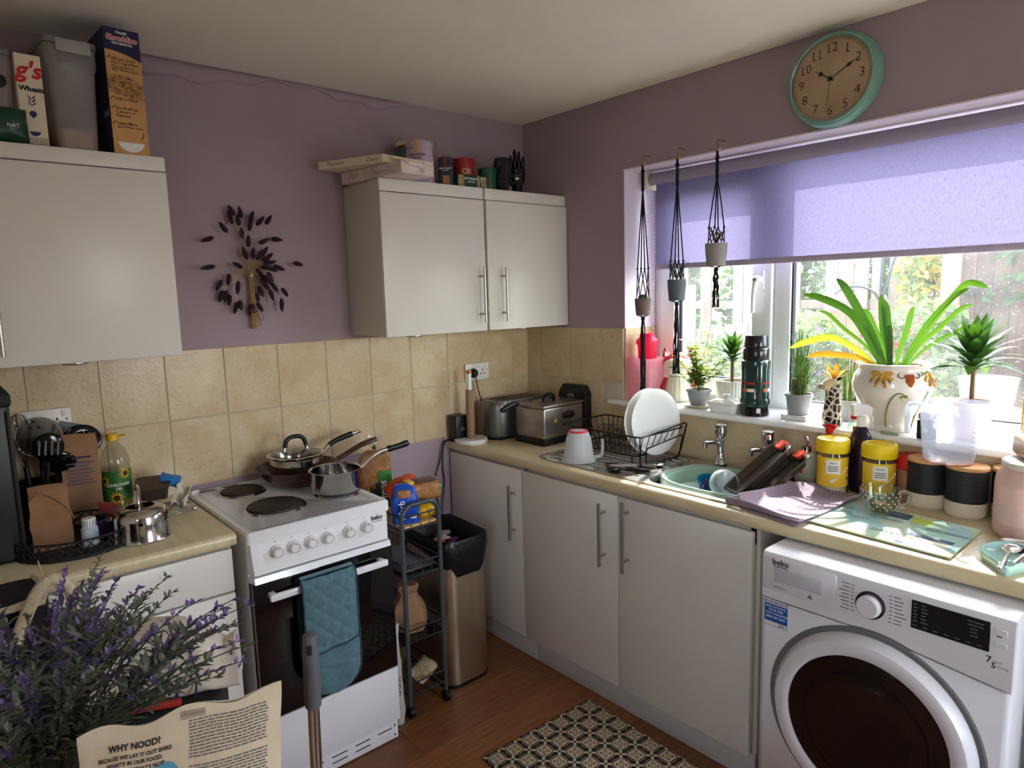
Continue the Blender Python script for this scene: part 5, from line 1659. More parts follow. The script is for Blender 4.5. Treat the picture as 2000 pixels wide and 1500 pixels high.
# ------------------------------------------------ back corner of the worktop
ex_ = thing('extension_tower', 'black block shaped extension socket against the tiles', 'extension lead', (-.512, -.058, WT))
MB().rbox(-.038, -.035, 0, .038, .035, .128, .006, 2).build('body', M['black'], ex_)
for x_ in (-.008, .006):
    MB().rbox(x_-.0035, -.0362, .055, x_+.0035, -.0348, .072, .001, 1).build('usb_port', M['print_grey'], ex_)
MB().rbox(.036, -.028, .028, .066, .016, .062, .006).build('plug', M['black'], ex_)
kr = thing('kitchen_roll_holder', 'white kitchen roll stand with bare cardboard tube and copper tip', 'kitchen roll holder', (-.487, -.122, WT))
MB().lathe([(0, 0), (.076, 0), (.078, .003), (.078, .016), (.075, .02), (0, .02)], 40).build('base', mat('white_painted_metal', (226, 222, 214), .4), kr)
MB().lathe([(.0105, .02), (.0105, .325), (.0135, .325), (.0135, .33), (0, .33)], 20).build('pole', M['whiteplastic'], kr)
MB().lathe([(.0125, .326), (.0135, .328), (.0135, .342), (.012, .344), (0, .344)], 20).build('copper_tip', mat('copper', (206, 116, 74), .2, metal=1), kr)
MB().lathe([(.017, .021), (.0195, .021), (.0195, .252), (.017, .252), (.017, .021)], 28).build('cardboard_tube', mat('grey_brown_card', (150, 118, 90), .85, var=.1, scale=12, stretch=(1, 1, 2)), kr)
pg = thing('power_plug', 'black three pin plug in the wall socket above the toaster', 'plug', (-.388, -.022, 1.214))
MB().lathe([(.022, 0), (.024, .006), (.02, .02), (.014, .026), (0, .027)], 24).xf(Matrix.Rotation(R(90), 4, 'X')).build('body', M['black'], pg)
MB().tube(smoothpath([(.008, -.014, -.012), (.01, -.018, -.05), (.028, -.018, -.12), (.055, -.018, -.2), (.05, -.02, -.28), (.06, -.03, -.305)], 5), .0032, 6).build('flex', M['black'], pg)
# loose leads
cb1 = MB().tube(smoothpath([(-.46, -.06, WT+.02), (-.42, -.13, WT+.006), (-.37, -.21, WT+.006), (-.31, -.235, WT+.018), (-.26, -.24, WT+.03), (-.2, -.25, WT+.008)], 6), .003, 6).build('power_lead', M['black'])
tag(cb1, 'thin black flex lying on the worktop before the toaster', 'cable')
cb2 = MB().tube(smoothpath([(-.535, -.03, WT+.004), (-.575, -.018, WT-.005), (-.6, -.012, .80), (-.635, -.012, .70), (-.61, -.012, .58), (-.6, -.012, .48), (-.58, -.012, .35), (-.60, -.012, .2)], 6), .003, 6).build('power_lead', M['black'])
tag(cb2, 'outer black flex hanging down the lilac wall by the worktop end', 'cable')
cb3 = MB().tube(smoothpath([(-.53, -.024, WT+.006), (-.568, -.012, WT-.01), (-.58, -.011, .78), (-.575, -.011, .70), (-.60, -.02, .55), (-.565, -.011, .42), (-.57, -.011, .25)], 6), .003, 6).build('power_lead', M['black'])
tag(cb3, 'inner black flex hanging closest to the corner cabinet', 'cable')

# toaster
ts = thing('toaster', 'long silver two slot toaster behind the deep fryer', 'toaster', (-.222, -.128, WT), R(-2))
mts = mat('satin_grey_metal', (128, 126, 124), .38, metal=.75, var=.04)
MB().loft([[(x, y, z) for x, y in rrect(-.175*s_, -.082*s_, .175*s_, .082*s_, .07*s_, 8)] for z, s_ in ((.012, .98), (.03, 1), (.15, 1), (.172, .985), (.184, .94))]).build('body', mts, ts)
MB().loft([[(x, y, z) for x, y in rrect(-.168, -.075, .168, .075, .065, 8)] for z in (0, .014)]).build('base', M['black'], ts)
for y_ in (-.026, .026):
    MB().rbox(-.13, y_-.014, .178, .13, y_+.014, .1855, .003).build('slot', M['softblack'], ts)
    MB().tube([(-.13, y_-.016, .186), (.13, y_-.016, .186), (.13, y_+.016, .186), (-.13, y_+.016, .186)], .002, 6, closed=True).build('slot_trim', M['chrome'], ts)

# deep fryer
fr = thing('deep_fryer', 'stainless deep fat fryer with black handles and basket grip', 'fryer', (-.195, -.362, WT), R(2))
mfs = mat('fryer_steel', (168, 162, 156), .32, metal=.9, var=.06, scale=50, stretch=(.06, 1, 1))
MB().rbox(-.135, -.094, .03, .135, .094, .172, .008, 3).build('housing', mfs, fr)
MB().rbox(-.14, -.099, 0, .14, .099, .036, .008, 2).build('base', M['black'], fr)
MB().rbox(-.138, -.096, .172, .138, .096, .185, .003).build('lid', mfs, fr)
MB().tube(smoothpath([(-.028, -.0, .184), (-.024, 0, .205), (0, 0, .213), (.024, 0, .205), (.028, 0, .184)], 4), .010, 10, flat=1.6).build('lid_handle', M['black'], fr)
MB().rbox(-.008, -.099, .115, .06, -.092, .142, .010, 3).build('side_handle', M['black'], fr)
MB().ell((.026, -.103, .13), .036, .013, .018).build('side_handle', M['black'], fr)
MB().add([(-.072, -.0952, .105), (-.05, -.0952, .105), (-.061, -.0952, .124)], [(0, 1, 2)]).build('warning_triangle', mat('warning_yellow', (232, 200, 30), .5), fr, smooth=0)
MB().box(-.062, -.0957, .111, -.060, -.0953, .118).build('warning_mark', M['print_black'], fr, smooth=0)
MB().tube([(-.06, .06, .188), (-.15, .06, .186)], .003, 8).build('basket_rod', M['chrome'], fr)
MB().tube(smoothpath([(-.15, .06, .186), (-.18, .06, .186), (-.22, .06, .178), (-.255, .06, .166)], 4), [.009, .011, .0125, .013, .013, .0125, .012, .0125, .013, .0135, .013, .0125, .010], 10).build('basket_handle', M['black'], fr)
cu = MB().loft([[(x, y, z) for x, y in ((.138, -.105), (.185, -.105), (.185, .075), (.138, .075))] for z in (.0, .21)]+[[(x, y, .25) for x, y in ((.142, -.085), (.18, -.085), (.18, .05), (.142, .05))]])
cuo = cu.build('control_unit', M['black'], fr, smooth=0)
md = cuo.modifiers.new('edge', 'BEVEL')
md.width = .008
md.segments = 3
MB().rbox(.134, -.03, .19, .139, .01, .205, .002).build('badge', M['print_grey'], fr)
for s_ in (0, 1):
    MB().tube([(.13, -.02+s_*.014, .186), (.13, -.02+s_*.014, .2), (.138, -.02+s_*.014, .205)], .0025, 6).build('basket_hook', M['chrome'], fr)
# ------------------------------------------------ dish rack and draining things
DZ = Z1-.001
rk = thing('dish_rack', 'black wire dish rack on the drainer', 'dish rack', (-.187, -.79, DZ), 0)
rk.scale = (1, 1.15, 1)
mw = mat('black_wire', (20, 20, 22), .3, metal=.3)
def rr_loop(x0, y0, x1, y1, z, r=.02):
    return [(x, y, z) for x, y in rrect(x0, y0, x1, y1, r, 4)]
fr_ = MB().tube(rr_loop(-.15, -.19, .15, .19, .118), .0032, 8, closed=True)
fr_.tube(rr_loop(-.115, -.155, .115, .155, .03), .0032, 8, closed=True)
fr_.build('rim', mw, rk)
for i in range(15):
    t_ = -.145+.29*i/14
    MB().tube([(-.15, t_*1.2, .118), (-.115, t_, .03), (.115, t_, .03), (.15, t_*1.2, .118)], .0017, 5).build('cross_wire', mw, rk)
for i in range(7):
    t_ = -.1+.2*i/6
    MB().tube([(t_*1.25, -.19, .118), (t_, -.155, .03)], .0017, 5).build('end_wire', mw, rk)
    MB().tube([(t_, .155, .03), (t_*1.25, .19, .118)], .0017, 5).build('end_wire', mw, rk)
for i in range(9):
    y_ = -.02+i*.016
    MB().tube([(-.02, y_, .031)]+[(.03+.05*math.cos(PI-PI*k/10), y_, .05+.055*math.sin(PI*k/10)) for k in range(11)]+[(.075, y_, .031)], .0017, 5).build('plate_loop', mw, rk)
for x_ in (-.11, .11):
    for y_ in (-.13, .13):
        MB().tube([(x_, y_, .03), (x_, y_, .002)], .003, 6).build('foot', mw, rk)
# raised wire cutlery loops at the sink end
MB().tube([(-.152, -.196, .003), (-.157, -.198, .118), (.14, -.198, .138), (.152, -.198, .132), (.118, -.196, .035), (.10, -.196, .01)], .0032, 8).build('end_loop', mw, rk)
MB().tube([(-.13, -.207, .003), (-.132, -.207, .066), (-.122, -.207, .075), (.10, -.207, .094), (.11, -.207, .088), (.09, -.206, .02), (.08, -.206, .003)], .003, 8).build('end_loop', mw, rk)
MB().tube([(-.15, -.2, .003), (.1, -.2, .006)], .003, 8).build('end_loop', mw, rk)

mchina = mat('white_china', (232, 232, 226), .15, var=.01, coat=.4)
def plate(label, loc, yawd, tilt):
    t_ = thing('dinner_plate', label, 'plate', loc)
    t_.rotation_euler = (R(90+tilt), 0, R(yawd))
    MB().lathe([(0, 0), (.075, 0), (.082, .003), (.1, .010), (.134, .017), (.135, .019), (.133, .020), (.1, .0135), (.08, .0065), (0, .005)], 48).xf(Matrix.Rotation(PI, 4, 'X') @ Matrix.Translation((0, 0, -.01))).build('plate', mchina, t_)
    return t_
# plates stand on edge in the rack; +z of the lathe looks to the room
def plate2(label, loc, yawd, tilt):
    t_ = thing('dinner_plate', label, 'plate', loc)
    m_ = MB().lathe([(0, 0), (.075, 0), (.082, .003), (.1, .010), (.134, .017), (.135, .019), (.133, .020), (.1, .0135), (.08, .0065), (0, .005)], 48)
    m_.xf(Matrix.Rotation(R(yawd), 4, 'Z') @ Matrix.Rotation(R(90+tilt), 4, 'X') @ Matrix.Translation((0, .0, 0)))
    m_.build('plate', mchina, t_)
    return t_
plate2('front white dinner plate standing on edge in the dish rack', (-.188, -.962, DZ+.156), -8, -6)
plate2('rear white dinner plate leaning behind the other plate', (-.192, -.928, DZ+.155), -8, -6)

jg = thing('measuring_jug', 'upturned white plastic jug with red rim on the drainer', 'jug', (-.41, -.752, DZ+.001))
mjw = translucent('milky_plastic', (226, 228, 228), .45, .3, clear=.12)
MB().lathe([(.072, 0), (.07, .006), (.062, .02), (.058, .05), (.052, .09), (.042, .118), (.034, .124), (0, .124)], 40).build('jug', mjw, jg)
MB().lathe([(.034, .123), (.0385, .122), (.041, .119), (.0385, .1255), (.034, .126)], 36).build('rim', mat('red_rim', (216, 44, 62), .4), jg)
ja = R(-42)
MB().tube(smoothpath([(.055*math.cos(ja), .055*math.sin(ja), .012), (.085*math.cos(ja), .085*math.sin(ja), .014), (.097*math.cos(ja), .097*math.sin(ja), .03), (.098*math.cos(ja), .098*math.sin(ja), .085)], 4), .0085, 8, flat=.5).build('handle', mjw, jg)

def cutlery(name, label, p0, p1, head, m_, hm):
    t_ = thing(name, label, 'utensil', p0)
    v_ = V(p1)-V(p0)
    t_.rotation_euler = (0, 0, math.atan2(v_.y, v_.x))
    L_ = v_.length
    MB().tube([(L_*.45, 0, .006), (L_*.7, 0, .008), (L_, 0, .008)], [.004, .0075, .008], 10).build('handle', m_, t_)
    if head == 'turner':
        MB().rbox(0, -.032, .002, L_*.32, .032, .0035, .001, 1).tube([(L_*.3, 0, .003), (L_*.46, 0, .006)], .003, 6).build('blade', hm, t_)
    else:
        MB().ell((L_*.14, 0, .008), L_*.15, .026, .007).tube([(L_*.26, 0, .007), (L_*.46, 0, .006)], .0035, 6).build('bowl', hm, t_)
    return t_
cutlery('fish_slice', 'shiny steel slice lying on the drainer by the jug', (-.40, -.88, DZ), (-.30, -1.06, DZ), 'turner', M['steel'], M['polsteel'])
cutlery('serving_spoon', 'black plastic serving spoon upside down near the bowl', (-.255, -1.065, DZ), (-.42, -.93, DZ), 'spoon', M['steel'], M['black'])
cutlery('slotted_spoon', 'black slotted spoon lying at the drainer edge', (-.45, -.94, DZ), (-.375, -1.09, DZ), 'spoon', M['black'], M['black'])

# ------------------------------------------------ washing up bowl in the sink
wb_ = thing('washing_up_bowl', 'pale green oval washing up bowl in the sink', 'bowl', (-.285, -1.338, WT-.155))
mgb = mat('sage_green_plastic', (150, 178, 156), .4, var=.03)
def oval(a, b, z, p=2.6):
    return [(a*abs(math.cos(t_))**(2/p)*(1 if math.cos(t_) > 0 else -1), b*abs(math.sin(t_))**(2/p)*(1 if math.sin(t_) > 0 else -1), z) for t_ in [2*PI*i/56 for i in range(56)]]
MB().loft([oval(.11, .15, 0), oval(.12, .165, .008), oval(.145, .198, .15), oval(.152, .205, .165), oval(.162, .214, .166), oval(.165, .218, .158), oval(.165, .218, .135), oval(.163, .216, .135), oval(.161, .213, .16), oval(.143, .195, .155), oval(.117, .162, .012), oval(.1, .14, .006)], cap=False).add(oval(.1, .14, .006), [tuple(range(56))]).build('bowl', mgb, wb_, smooth=50)
for k in range(6):
    a = -2.15+k*.09
    ct_, st_ = math.cos(a), math.sin(a)
    x_, y_ = .166*abs(ct_)**(2/2.6)*(1 if ct_ > 0 else -1), .219*abs(st_)**(2/2.6)*(1 if st_ > 0 else -1)
    MB().tube([(x_, y_, .136), (x_*1.004, y_*1.004, .15), (x_, y_, .164)], .005, 6).build('grip_rib', mgb, wb_)
ws = MB().add(oval(.135, .187, .11), [tuple(range(56))]).build('suds_water', mat('soapy_water', (206, 220, 218), .15, var=.1, scale=40, bump=.4, bscale=60), wb_)
BZ = WT-.155+.11
cp = thing('plastic_cup', 'bright blue plastic cup in the washing up bowl', 'cup', (-.255, -1.265, BZ-.01))
m_ = MB().lathe([(0, 0), (.022, 0), (.024, .003), (.031, .06), (.029, .06), (.022, .005), (0, .004)], 24).xf(Matrix.Rotation(R(-20), 4, 'Y'))
m_.build('cup', translucent('bright_blue_plastic', (30, 150, 190), .4, .3), cp)
cp = thing('plastic_tumbler', 'frosted white tumbler lying in the washing up bowl', 'cup', (-.265, -1.345, BZ+.042))
MB().lathe([(0, -.058), (.037, -.058), (.04, -.052), (.05, .058), (.048, .058), (.038, -.05), (0, -.052)], 28).xf(Matrix.Rotation(R(205), 4, 'Z') @ Matrix.Rotation(R(78), 4, 'Y')).build('tumbler', translucent('frosted_plastic', (222, 226, 228), .5, .3, clear=.15), cp)
o_ = MB().ell((0, 0, 0), .016, .013, .034).build('scrub_handle', mat('navy_plastic', (36, 30, 84), .25))
o_.location = (-.30, -1.275, BZ+.018)
o_.rotation_euler = (R(15), R(10), 0)
tag(o_, 'dark blue scrubber handle leaning in the washing up bowl', 'scrubber')
wk = thing('wire_whisk', 'coiled wire whisk head half sunk in the bowl', 'whisk', (-.235, -1.425, BZ+.01))
for k in range(4):
    MB().tube([(.022*math.cos(t_)*math.cos(k*.8), .022*math.cos(t_)*math.sin(k*.8), .028*math.sin(t_)) for t_ in [2*PI*i/18 for i in range(18)]], .0014, 5, closed=True).build('wire_loop', mat('copper_wire', (150, 110, 90), .3, metal=.8), wk)
mtray = mat('dark_baking_steel', (78, 68, 60), .3, metal=.7, var=.15)
mgrip = mat('red_silicone', (226, 66, 50), .5)
def btray(label, base, dirv, side, L_, W_):
    d_ = V(dirv).normalized()
    s_ = V(side)
    s_ = (s_-d_*s_.dot(d_)).normalized()
    n_ = d_.cross(s_)
    t_ = thing('baking_tray', label, 'baking tray', base)
    def P(a, b, c): return tuple(d_*a+s_*b+n_*c)
    lo = [P(x, y, 0) for x, y in rrect(.015, -W_/2+.015, L_-.015, W_/2-.015, .02, 4)]
    hi = [P(x, y, .022) for x, y in rrect(.004, -W_/2+.004, L_-.004, W_/2-.004, .024, 4)]
    rim = [P(x, y, .0225) for x, y in rrect(-.008, -W_/2-.008, L_+.008, W_/2+.008, .03, 4)]
    m_ = MB().loft([lo, hi, rim], cap=False).add(lo, [tuple(range(len(lo)))])
    m_.build('tray', mtray, t_, solid=.0015)
    g_ = MB()
    rings = []
    for c_, e_ in ((.018, .0), (.016, .004), (.028, .004), (.027, 0)):
        rings.append([P(x, y, c_) for x, y in rrect(L_-.016, -.026, L_+.014+e_, .026, .012, 4)])
    g_.loft(rings)
    g_.build('silicone_grip', mgrip, t_)
btray('upper dark baking tray with red grip tilted in the bowl', (-.345, -1.43, .885), (.62, -.42, .62), (.55, .80, -.2), .235, .15)
btray('lower dark baking tray with red grip under the other tray', (-.315, -1.48, .868), (.62, -.42, .56), (.55, .80, -.2), .225, .15)
pl_ = thing('sink_plug', 'black rubber sink plug on the ledge beside the soap', 'sink plug', (-.075, -1.487, DZ))
MB().lathe([(0, 0), (.026, 0), (.028, .004), (.024, .010), (0, .011)], 24).build('plug', M['softblack'], pl_)
MB().tube([(0, 0, .01), (0, 0, .02)], .004, 8).build('knob', M['softblack'], pl_)
MB().lathe([(.0275, .002), (.029, .004), (.0275, .006)], 24).build('copper_band', mat('copper_band', (150, 96, 60), .4, metal=.6), pl_)

sd = thing('soap_dispenser', 'grey green soap dispenser with chrome pump', 'soap dispenser', (-.075, -1.548, DZ))
MB().lathe([(0, 0), (.037, 0), (.039, .004), (.039, .085), (.035, .097), (.02, .104), (.0145, .106), (.0145, .108)], 32).build('bottle', mat('stone_grey_glaze', (178, 182, 160), .35, var=.03), sd)
MB().lathe([(.0165, .106), (.0165, .126), (.006, .127), (.005, .15), (.0085, .15), (.0085, .164), (0, .165)], 24).build('pump', M['chrome'], sd)
MB().tube([(0, 0, .158), (-.02, -.012, .157), (-.026, -.016, .15)], .0045, 8).build('nozzle', M['chrome'], sd)
MB().rbox(-.0395, -.006, .035, -.0375, .01, .055, .0008, 1).build('red_mark', M['print_red'], sd)

# ------------------------------------------------ jars, bottles
FA = R(-131)
mylid = mat('yellow_lid', (236, 204, 14), .4)
def yjar(label, loc):
    t_ = thing('sweetener_jar', label, 'jar', loc)
    MB().lathe([(0, 0), (.046, 0), (.049, .004), (.049, .02), (.047, .024), (.049, .03), (.049, .128), (.046, .134), (.046, .142)], 36).build('jar', clearmat('clear_jar', (240, 240, 232), .06, .3), t_)
    MB().lathe([(0, .003), (.0445, .003), (.0445, .125), (0, .125)], 32).build('powder', mat('white_powder', (226, 212, 176), .9), t_)
    MB().lathe([(.0515, .14), (.053, .142), (.053, .178), (.05, .184), (.042, .186), (.04, .183), (0, .183)], 36).build('lid', mylid, t_)
    arcpatch(t_, .0494, FA-1.75, FA+1.75, .028, .126, mat('yellow_label', (236, 186, 30), .45, col2=(240, 204, 60), scale=14), 'label', 24)
    arcpatch(t_, .0498, FA-.85, FA+.05, .072, .118, M['print_white'], 'label_panel', 10)
    text_cyl(t_, 'TESCO', .0085, .0502, FA-.4, .106, M['print_grey'], bold=.0002)
    for k in range(3):
        arcpatch(t_, .0501, FA-.72, FA-.08, .095-k*.007, .098-k*.007, M['print_grey'], 'print_line', 8)
    MB().tube([( .0503*math.cos(FA-.55+u*1.25), .0503*math.sin(FA-.55+u*1.25), .045+.05*u) for u in [i/12 for i in range(13)]], [.007, .009, .008, .004, .002, .0015, .0015, .0015, .0018, .002, .0022, .0024, .0022], 6, flat=.2).build('spoon_print', M['whiteplastic'], t_)
    arcpatch(t_, .05, FA+.55, FA+.75, .05, .06, mat('green_mark', (40, 130, 50), .5), 'green_mark', 4)
    return t_
yjar('yellow lidded sweetener jar nearest the sink', (-.125, -1.662, WT))
yjar('yellow lidded sweetener jar behind the polka dot mug', (-.105, -1.802, WT))
spb = thing('spray_bottle', 'dark purple trigger spray bottle with white head', 'spray bottle', (-.052, -1.722, WT))
def ovr(a, b, z, xo=0): return [(xo+a*math.cos(2*PI*i/24), b*math.sin(2*PI*i/24), z) for i in range(24)]
mpur = mat('aubergine_plastic', (42, 22, 44), .2, var=.1)
MB().loft([ovr(.03, .045, 0), ovr(.032, .047, .006), ovr(.031, .046, .06), ovr(.026, .036, .10), ovr(.031, .046, .15), ovr(.029, .042, .19), ovr(.018, .024, .215), ovr(.0125, .0125, .225)]).xf(Matrix.Rotation(R(-45), 4, 'Z')).build('bottle', mpur, spb)
MB().loft([ovr(.016, .016, .222), ovr(.016, .016, .25), ovr(.014, .014, .255)]).build('collar', M['whiteplastic'], spb)
hd_ = MB().loft([[(x, y, z) for x, z in ((-.03, .258), (.026, .262), (.03, .285), (.012, .298), (-.032, .296))] for y in (-.014, .014)]).xf(Matrix.Rotation(R(-48), 4, 'Z'))
hd_.build('spray_head', M['whiteplastic'], spb)
MB().tube([tuple(Matrix.Rotation(R(-48), 3, 'Z') @ V(p)) for p in ((.018, 0, .268), (.032, 0, .25), (.03, 0, .23), (.036, 0, .218))], [.005, .005, .004, .003], 8).build('trigger', M['whiteplastic'], spb)
MB().sheet(lambda u, v: (lerp(-.046, -.034, v)*0+.0335*math.cos(FA+.5+(u-.5)*.9)*1.12, .0335*math.sin(FA+.5+(u-.5)*.9)*1.3, lerp(.02, .14, v)), 8, 4).build('label', M['lightcard'], spb)
dw = thing('dish_soap', 'bottle of green washing up liquid with a red cap', 'bottle', (-.018, -1.688, WT))
MB().loft([ovr(.02, .034, 0), ovr(.021, .035, .01), ovr(.021, .035, .16), ovr(.019, .03, .2), ovr(.012, .014, .235), ovr(.011, .011, .24)]).build('bottle', clearmat('clear_pet_green', (226, 240, 226), .05, .3), dw)
MB().loft([ovr(.018, .032, .003), ovr(.018, .032, .19), ovr(.0175, .03, .196)]).build('green_liquid', mat('green_liquid', (14, 120, 40), .1, trans=.5, ior=1.35), dw)
arcpatch(dw, .0325, FA-.7, FA+.7, .198, .218, mat('brown_red_label', (150, 60, 36), .5), 'label')
text_cyl(dw, '25p', .014, .0325, FA, .201, M['print_white'])
MB().lathe([(.015, .238), (.0155, .24), (.0155, .255), (.009, .259), (.009, .272), (.011, .274), (.011, .28), (0, .281)], 20).build('cap', mat('red_cap', (196, 20, 32), .35), dw)
rb_ = thing('dish_soap', 'second bottle with a red flip cap behind the first yellow jar', 'bottle', (-.035, -1.612, WT))
MB().loft([ovr(.02, .03, 0), ovr(.021, .031, .01), ovr(.021, .031, .15), ovr(.012, .014, .18), ovr(.011, .011, .185)]).build('bottle', mat('clear_red', (190, 60, 60), .2), rb_)
MB().lathe([(.016, .183), (.0165, .185), (.0165, .2), (.01, .204), (0, .205)], 20).build('cap', mat('red_cap', (206, 24, 36), .35), rb_)
MB().rbox(-.008, -.024, .203, .008, .024, .212, .004).build('flip_spout', mat('red_cap', (206, 24, 36), .35), rb_)
rt_ = thing('red_lid_tub', 'plain tub with a red lid behind the second sweetener jar', 'tub', (-.055, -1.905+.02, WT))
MB().lathe([(0, 0), (.042, 0), (.044, .004), (.046, .105), (.046, .11)], 28).build('tub', mat('brown_clear_tub', (170, 120, 100), .4), rt_)
MB().lathe([(.048, .106), (.049, .108), (.049, .145), (.046, .149), (0, .149)], 28).build('lid', mat('red_lid', (200, 36, 30), .4), rt_)

# canisters
mcan = mat('matt_black_ceramic', (30, 32, 38), .55, var=.1)
mcw = mat('cream_ceramic', (226, 214, 190), .35, var=.02)
mcl = woodmat('bamboo_lid', (206, 150, 92), (222, 172, 116), .45, stretch=(1, 10, 10))
CS = Matrix.Diagonal((.868, .868, .94, 1))
def canister(label, loc):
    t_ = thing('canister', label, 'canister', loc, 0, 'black and cream storage canisters')
    pr = [(.0628, .052)]
    for k in range(11):
        z_ = .055+k*.0088
        pr += [(.0628, z_), (.0642, z_+.0035), (.0628, z_+.007)]
    pr += [(.062, .152), (.058, .155)]
    MB().lathe(pr, 48).xf(CS).build('ribbed_band', mcan, t_, smooth=60)
    MB().lathe([(0, 0), (.052, 0), (.059, .006), (.0622, .016), (.0625, .054)], 48).xf(CS).build('base', mcw, t_)
    MB().lathe([(.057, .153), (.0635, .154), (.0645, .157), (.0645, .162), (.062, .165), (0, .165)], 48).xf(CS).build('lid', mcl, t_)
    return t_
canister('ribbed black canister with wooden lid directly under the left of the clear jug', (-.080, -1.935, WT))
canister('ribbed black canister with wooden lid standing between the other two', (-.100, -2.047, WT))
canister('ribbed black canister with wooden lid half hidden behind the protein tub', (-.058, -2.156, WT))
cj = thing('clear_jug', 'large clear plastic measuring jug on top of the canisters', 'jug', (-.093, -1.993, WT+.156))
mcj = clearmat('clear_bluish_plastic', (226, 232, 240), .08, .32)
def jr(r_, z, sp=0):
    out = []
    for i in range(48):
        a = 2*PI*i/48
        d_ = max(0, math.cos(a-R(-52)))**14
        out.append(((r_+sp*d_)*math.cos(a), (r_+sp*d_)*math.sin(a), z))
    return out
MB().loft([jr(.062, 0), jr(.067, .005), jr(.07, .03), jr(.078, .12), jr(.083, .165, .012), jr(.086, .182, .03), jr(.084, .182, .03), jr(.081, .165, .012), jr(.076, .12), jr(.065, .008)], cap=False).add(jr(.065, .008), [tuple(range(48))]).build('jug', translucent('clear_milky_plastic', (206, 214, 226), .5, .15, (216, 224, 240), clear=.72), cj)
ja = R(128)
MB().tube(smoothpath([(.083*math.cos(ja), .083*math.sin(ja), .172), (.105*math.cos(ja), .105*math.sin(ja), .176), (.118*math.cos(ja), .118*math.sin(ja), .165), (.118*math.cos(ja), .118*math.sin(ja), .12), (.116*math.cos(ja), .116*math.sin(ja), .085)], 4), .010, 8, flat=.45).build('handle', translucent('clear_milky_plastic', (206, 214, 226), .4, .15, clear=.35), cj)
for k in range(9):
    arcpatch(cj, .0715+.001*k, FA+.25, FA+.25+.12+.08*(k % 2), .03+.014*k, .0312+.014*k, M['print_grey'], 'scale_mark', 4)
MB().lathe([(.0605, .0005), (.066, .003), (.064, .0), (.0605, .0005)], 40).build('pink_ring', mat('pink_ring', (216, 120, 150), .4), cj)

pt = thing('protein_tub', 'big pale plastic tub with a nutrition label at the right edge', 'tub', (-.19, -2.218, WT))
MB().lathe([(0, 0), (.068, 0), (.076, .008), (.08, .02), (.08, .15), (.077, .17), (.068, .188), (.064, .192), (.064, .20)], 48).build('tub', translucent('pale_pink_plastic', (222, 196, 186), .35, .35), pt)
MB().lathe([(.067, .196), (.0675, .198), (.0675, .21), (.064, .213), (0, .213)], 40).build('lid', mat('milky_lid', (216, 208, 200), .4), pt)
PA = R(-150)
arcpatch(pt, .0805, PA-1.35, PA-.35, .045, .15, mat('pink_label', (226, 190, 180), .5), 'label', 14)
arcpatch(pt, .0806, PA-.35, PA+1.0, .035, .145, mat('cream_label', (222, 212, 182), .5), 'nutrition_label', 16)
text_cyl(pt, 'Nutrition Facts', .0135, .0806, PA-.3, .128, M['print_black'], 'LEFT', bold=.0004)
text_cyl(pt, '130', .0125, .0806, PA+.42, .114, M['print_black'], 'LEFT', bold=.0004)
for k in range(9):
    arcpatch(pt, .0809, PA-.3, PA+.05+.25*(k % 3), .108-k*.0078, .1098-k*.0078, M['print_grey'], 'print_line', 8)
bb = thing('bread_bag', 'clear bag of sliced bread lying on the protein tub', 'bread', (-.17, -2.235, WT+.214), R(30))
mb = MB().loft([[(x, y, z) for y, z in rrect(-.05, 0, .05, .062, .018)] for x in (-.075, -.05, 0, .06)])
crumple(mb, .003, 30, 12, keep=lambda p: p.z < .003).build('loaf', mat('pale_bread', (206, 172, 112), .8, col2=(170, 112, 60), scale=18), bb)
mb = MB().loft([[(x, y, z) for y, z in rrect(-.053, 0, .053, .066, .018)] for x in (-.08, -.03, .03, .065)]+[[(.1, y, z+.02) for y, z in rrect(-.02, 0, .02, .02, .006)]])
crumple(mb, .004, 40, 13, keep=lambda p: p.z < .003).build('bag_film', M['film'], bb)
for k in range(3):
    MB().rbox(-.06+k*.03, -.0552, .02, -.038+k*.03, -.0535, .05, .0006, 1).build('print_panel', mat('dark_print', (70, 64, 50), .5), bb)

# tea towel
tt = thing('tea_towel', 'mauve grey waffle tea towel folded over the worktop edge', 'tea towel', (-.33, -1.64, WT+.001))
mtt = mat('mauve_waffle_cotton', (136, 116, 132), .95, var=.12, scale=220, sheen=.3)
def towel(u, v, lay=0):
    # u: along -y, v: from back to front (-x)
    a, b, c, d_ = V((.205, .035, 0)), V((.165, -.135, 0)), V((-.165, .135, 0)), V((-.215, -.115, 0))
    p = (a*(1-u)+b*u)*(1-v)+(c*(1-u)+d_*u)*v
    z = .008+.006*math.sin(u*7+v*3)*math.sin(v*5+1)+.0045*lay+.002*abs(math.sin(u*70))*1+.001*abs(math.sin(v*70))
    roll_ = max(0, .22-u)/.22
    z += roll_**2*.03*math.sin(min(1, v*1.6)*PI/2)
    p = V((p.x, p.y-roll_*.02*v, 0))
    if v > .85:
        pass
    return (p.x, p.y, z)
MB().sheet(lambda u, v: towel(u, v, 1), 80, 60).build('top_layer', mtt, tt, solid=.003, smooth=60)
MB().sheet(lambda u, v: (towel(u, v, 0)[0]*.97-.012*v, towel(u, v, 0)[1]*.97+.004, max(.0025, towel(u, v, 0)[2]-.012)), 60, 40).build('under_layer', mtt, tt, solid=.003, smooth=60)
MB().tube([(-.165-.0-.03*t_, .135-.25*t_+.012, .016+.004*math.sin(t_*6)) for t_ in [i/14 for i in range(15)]], [.014-.009*i/14 for i in range(15)], 10, flat=.8).build('rolled_edge', mtt, tt)

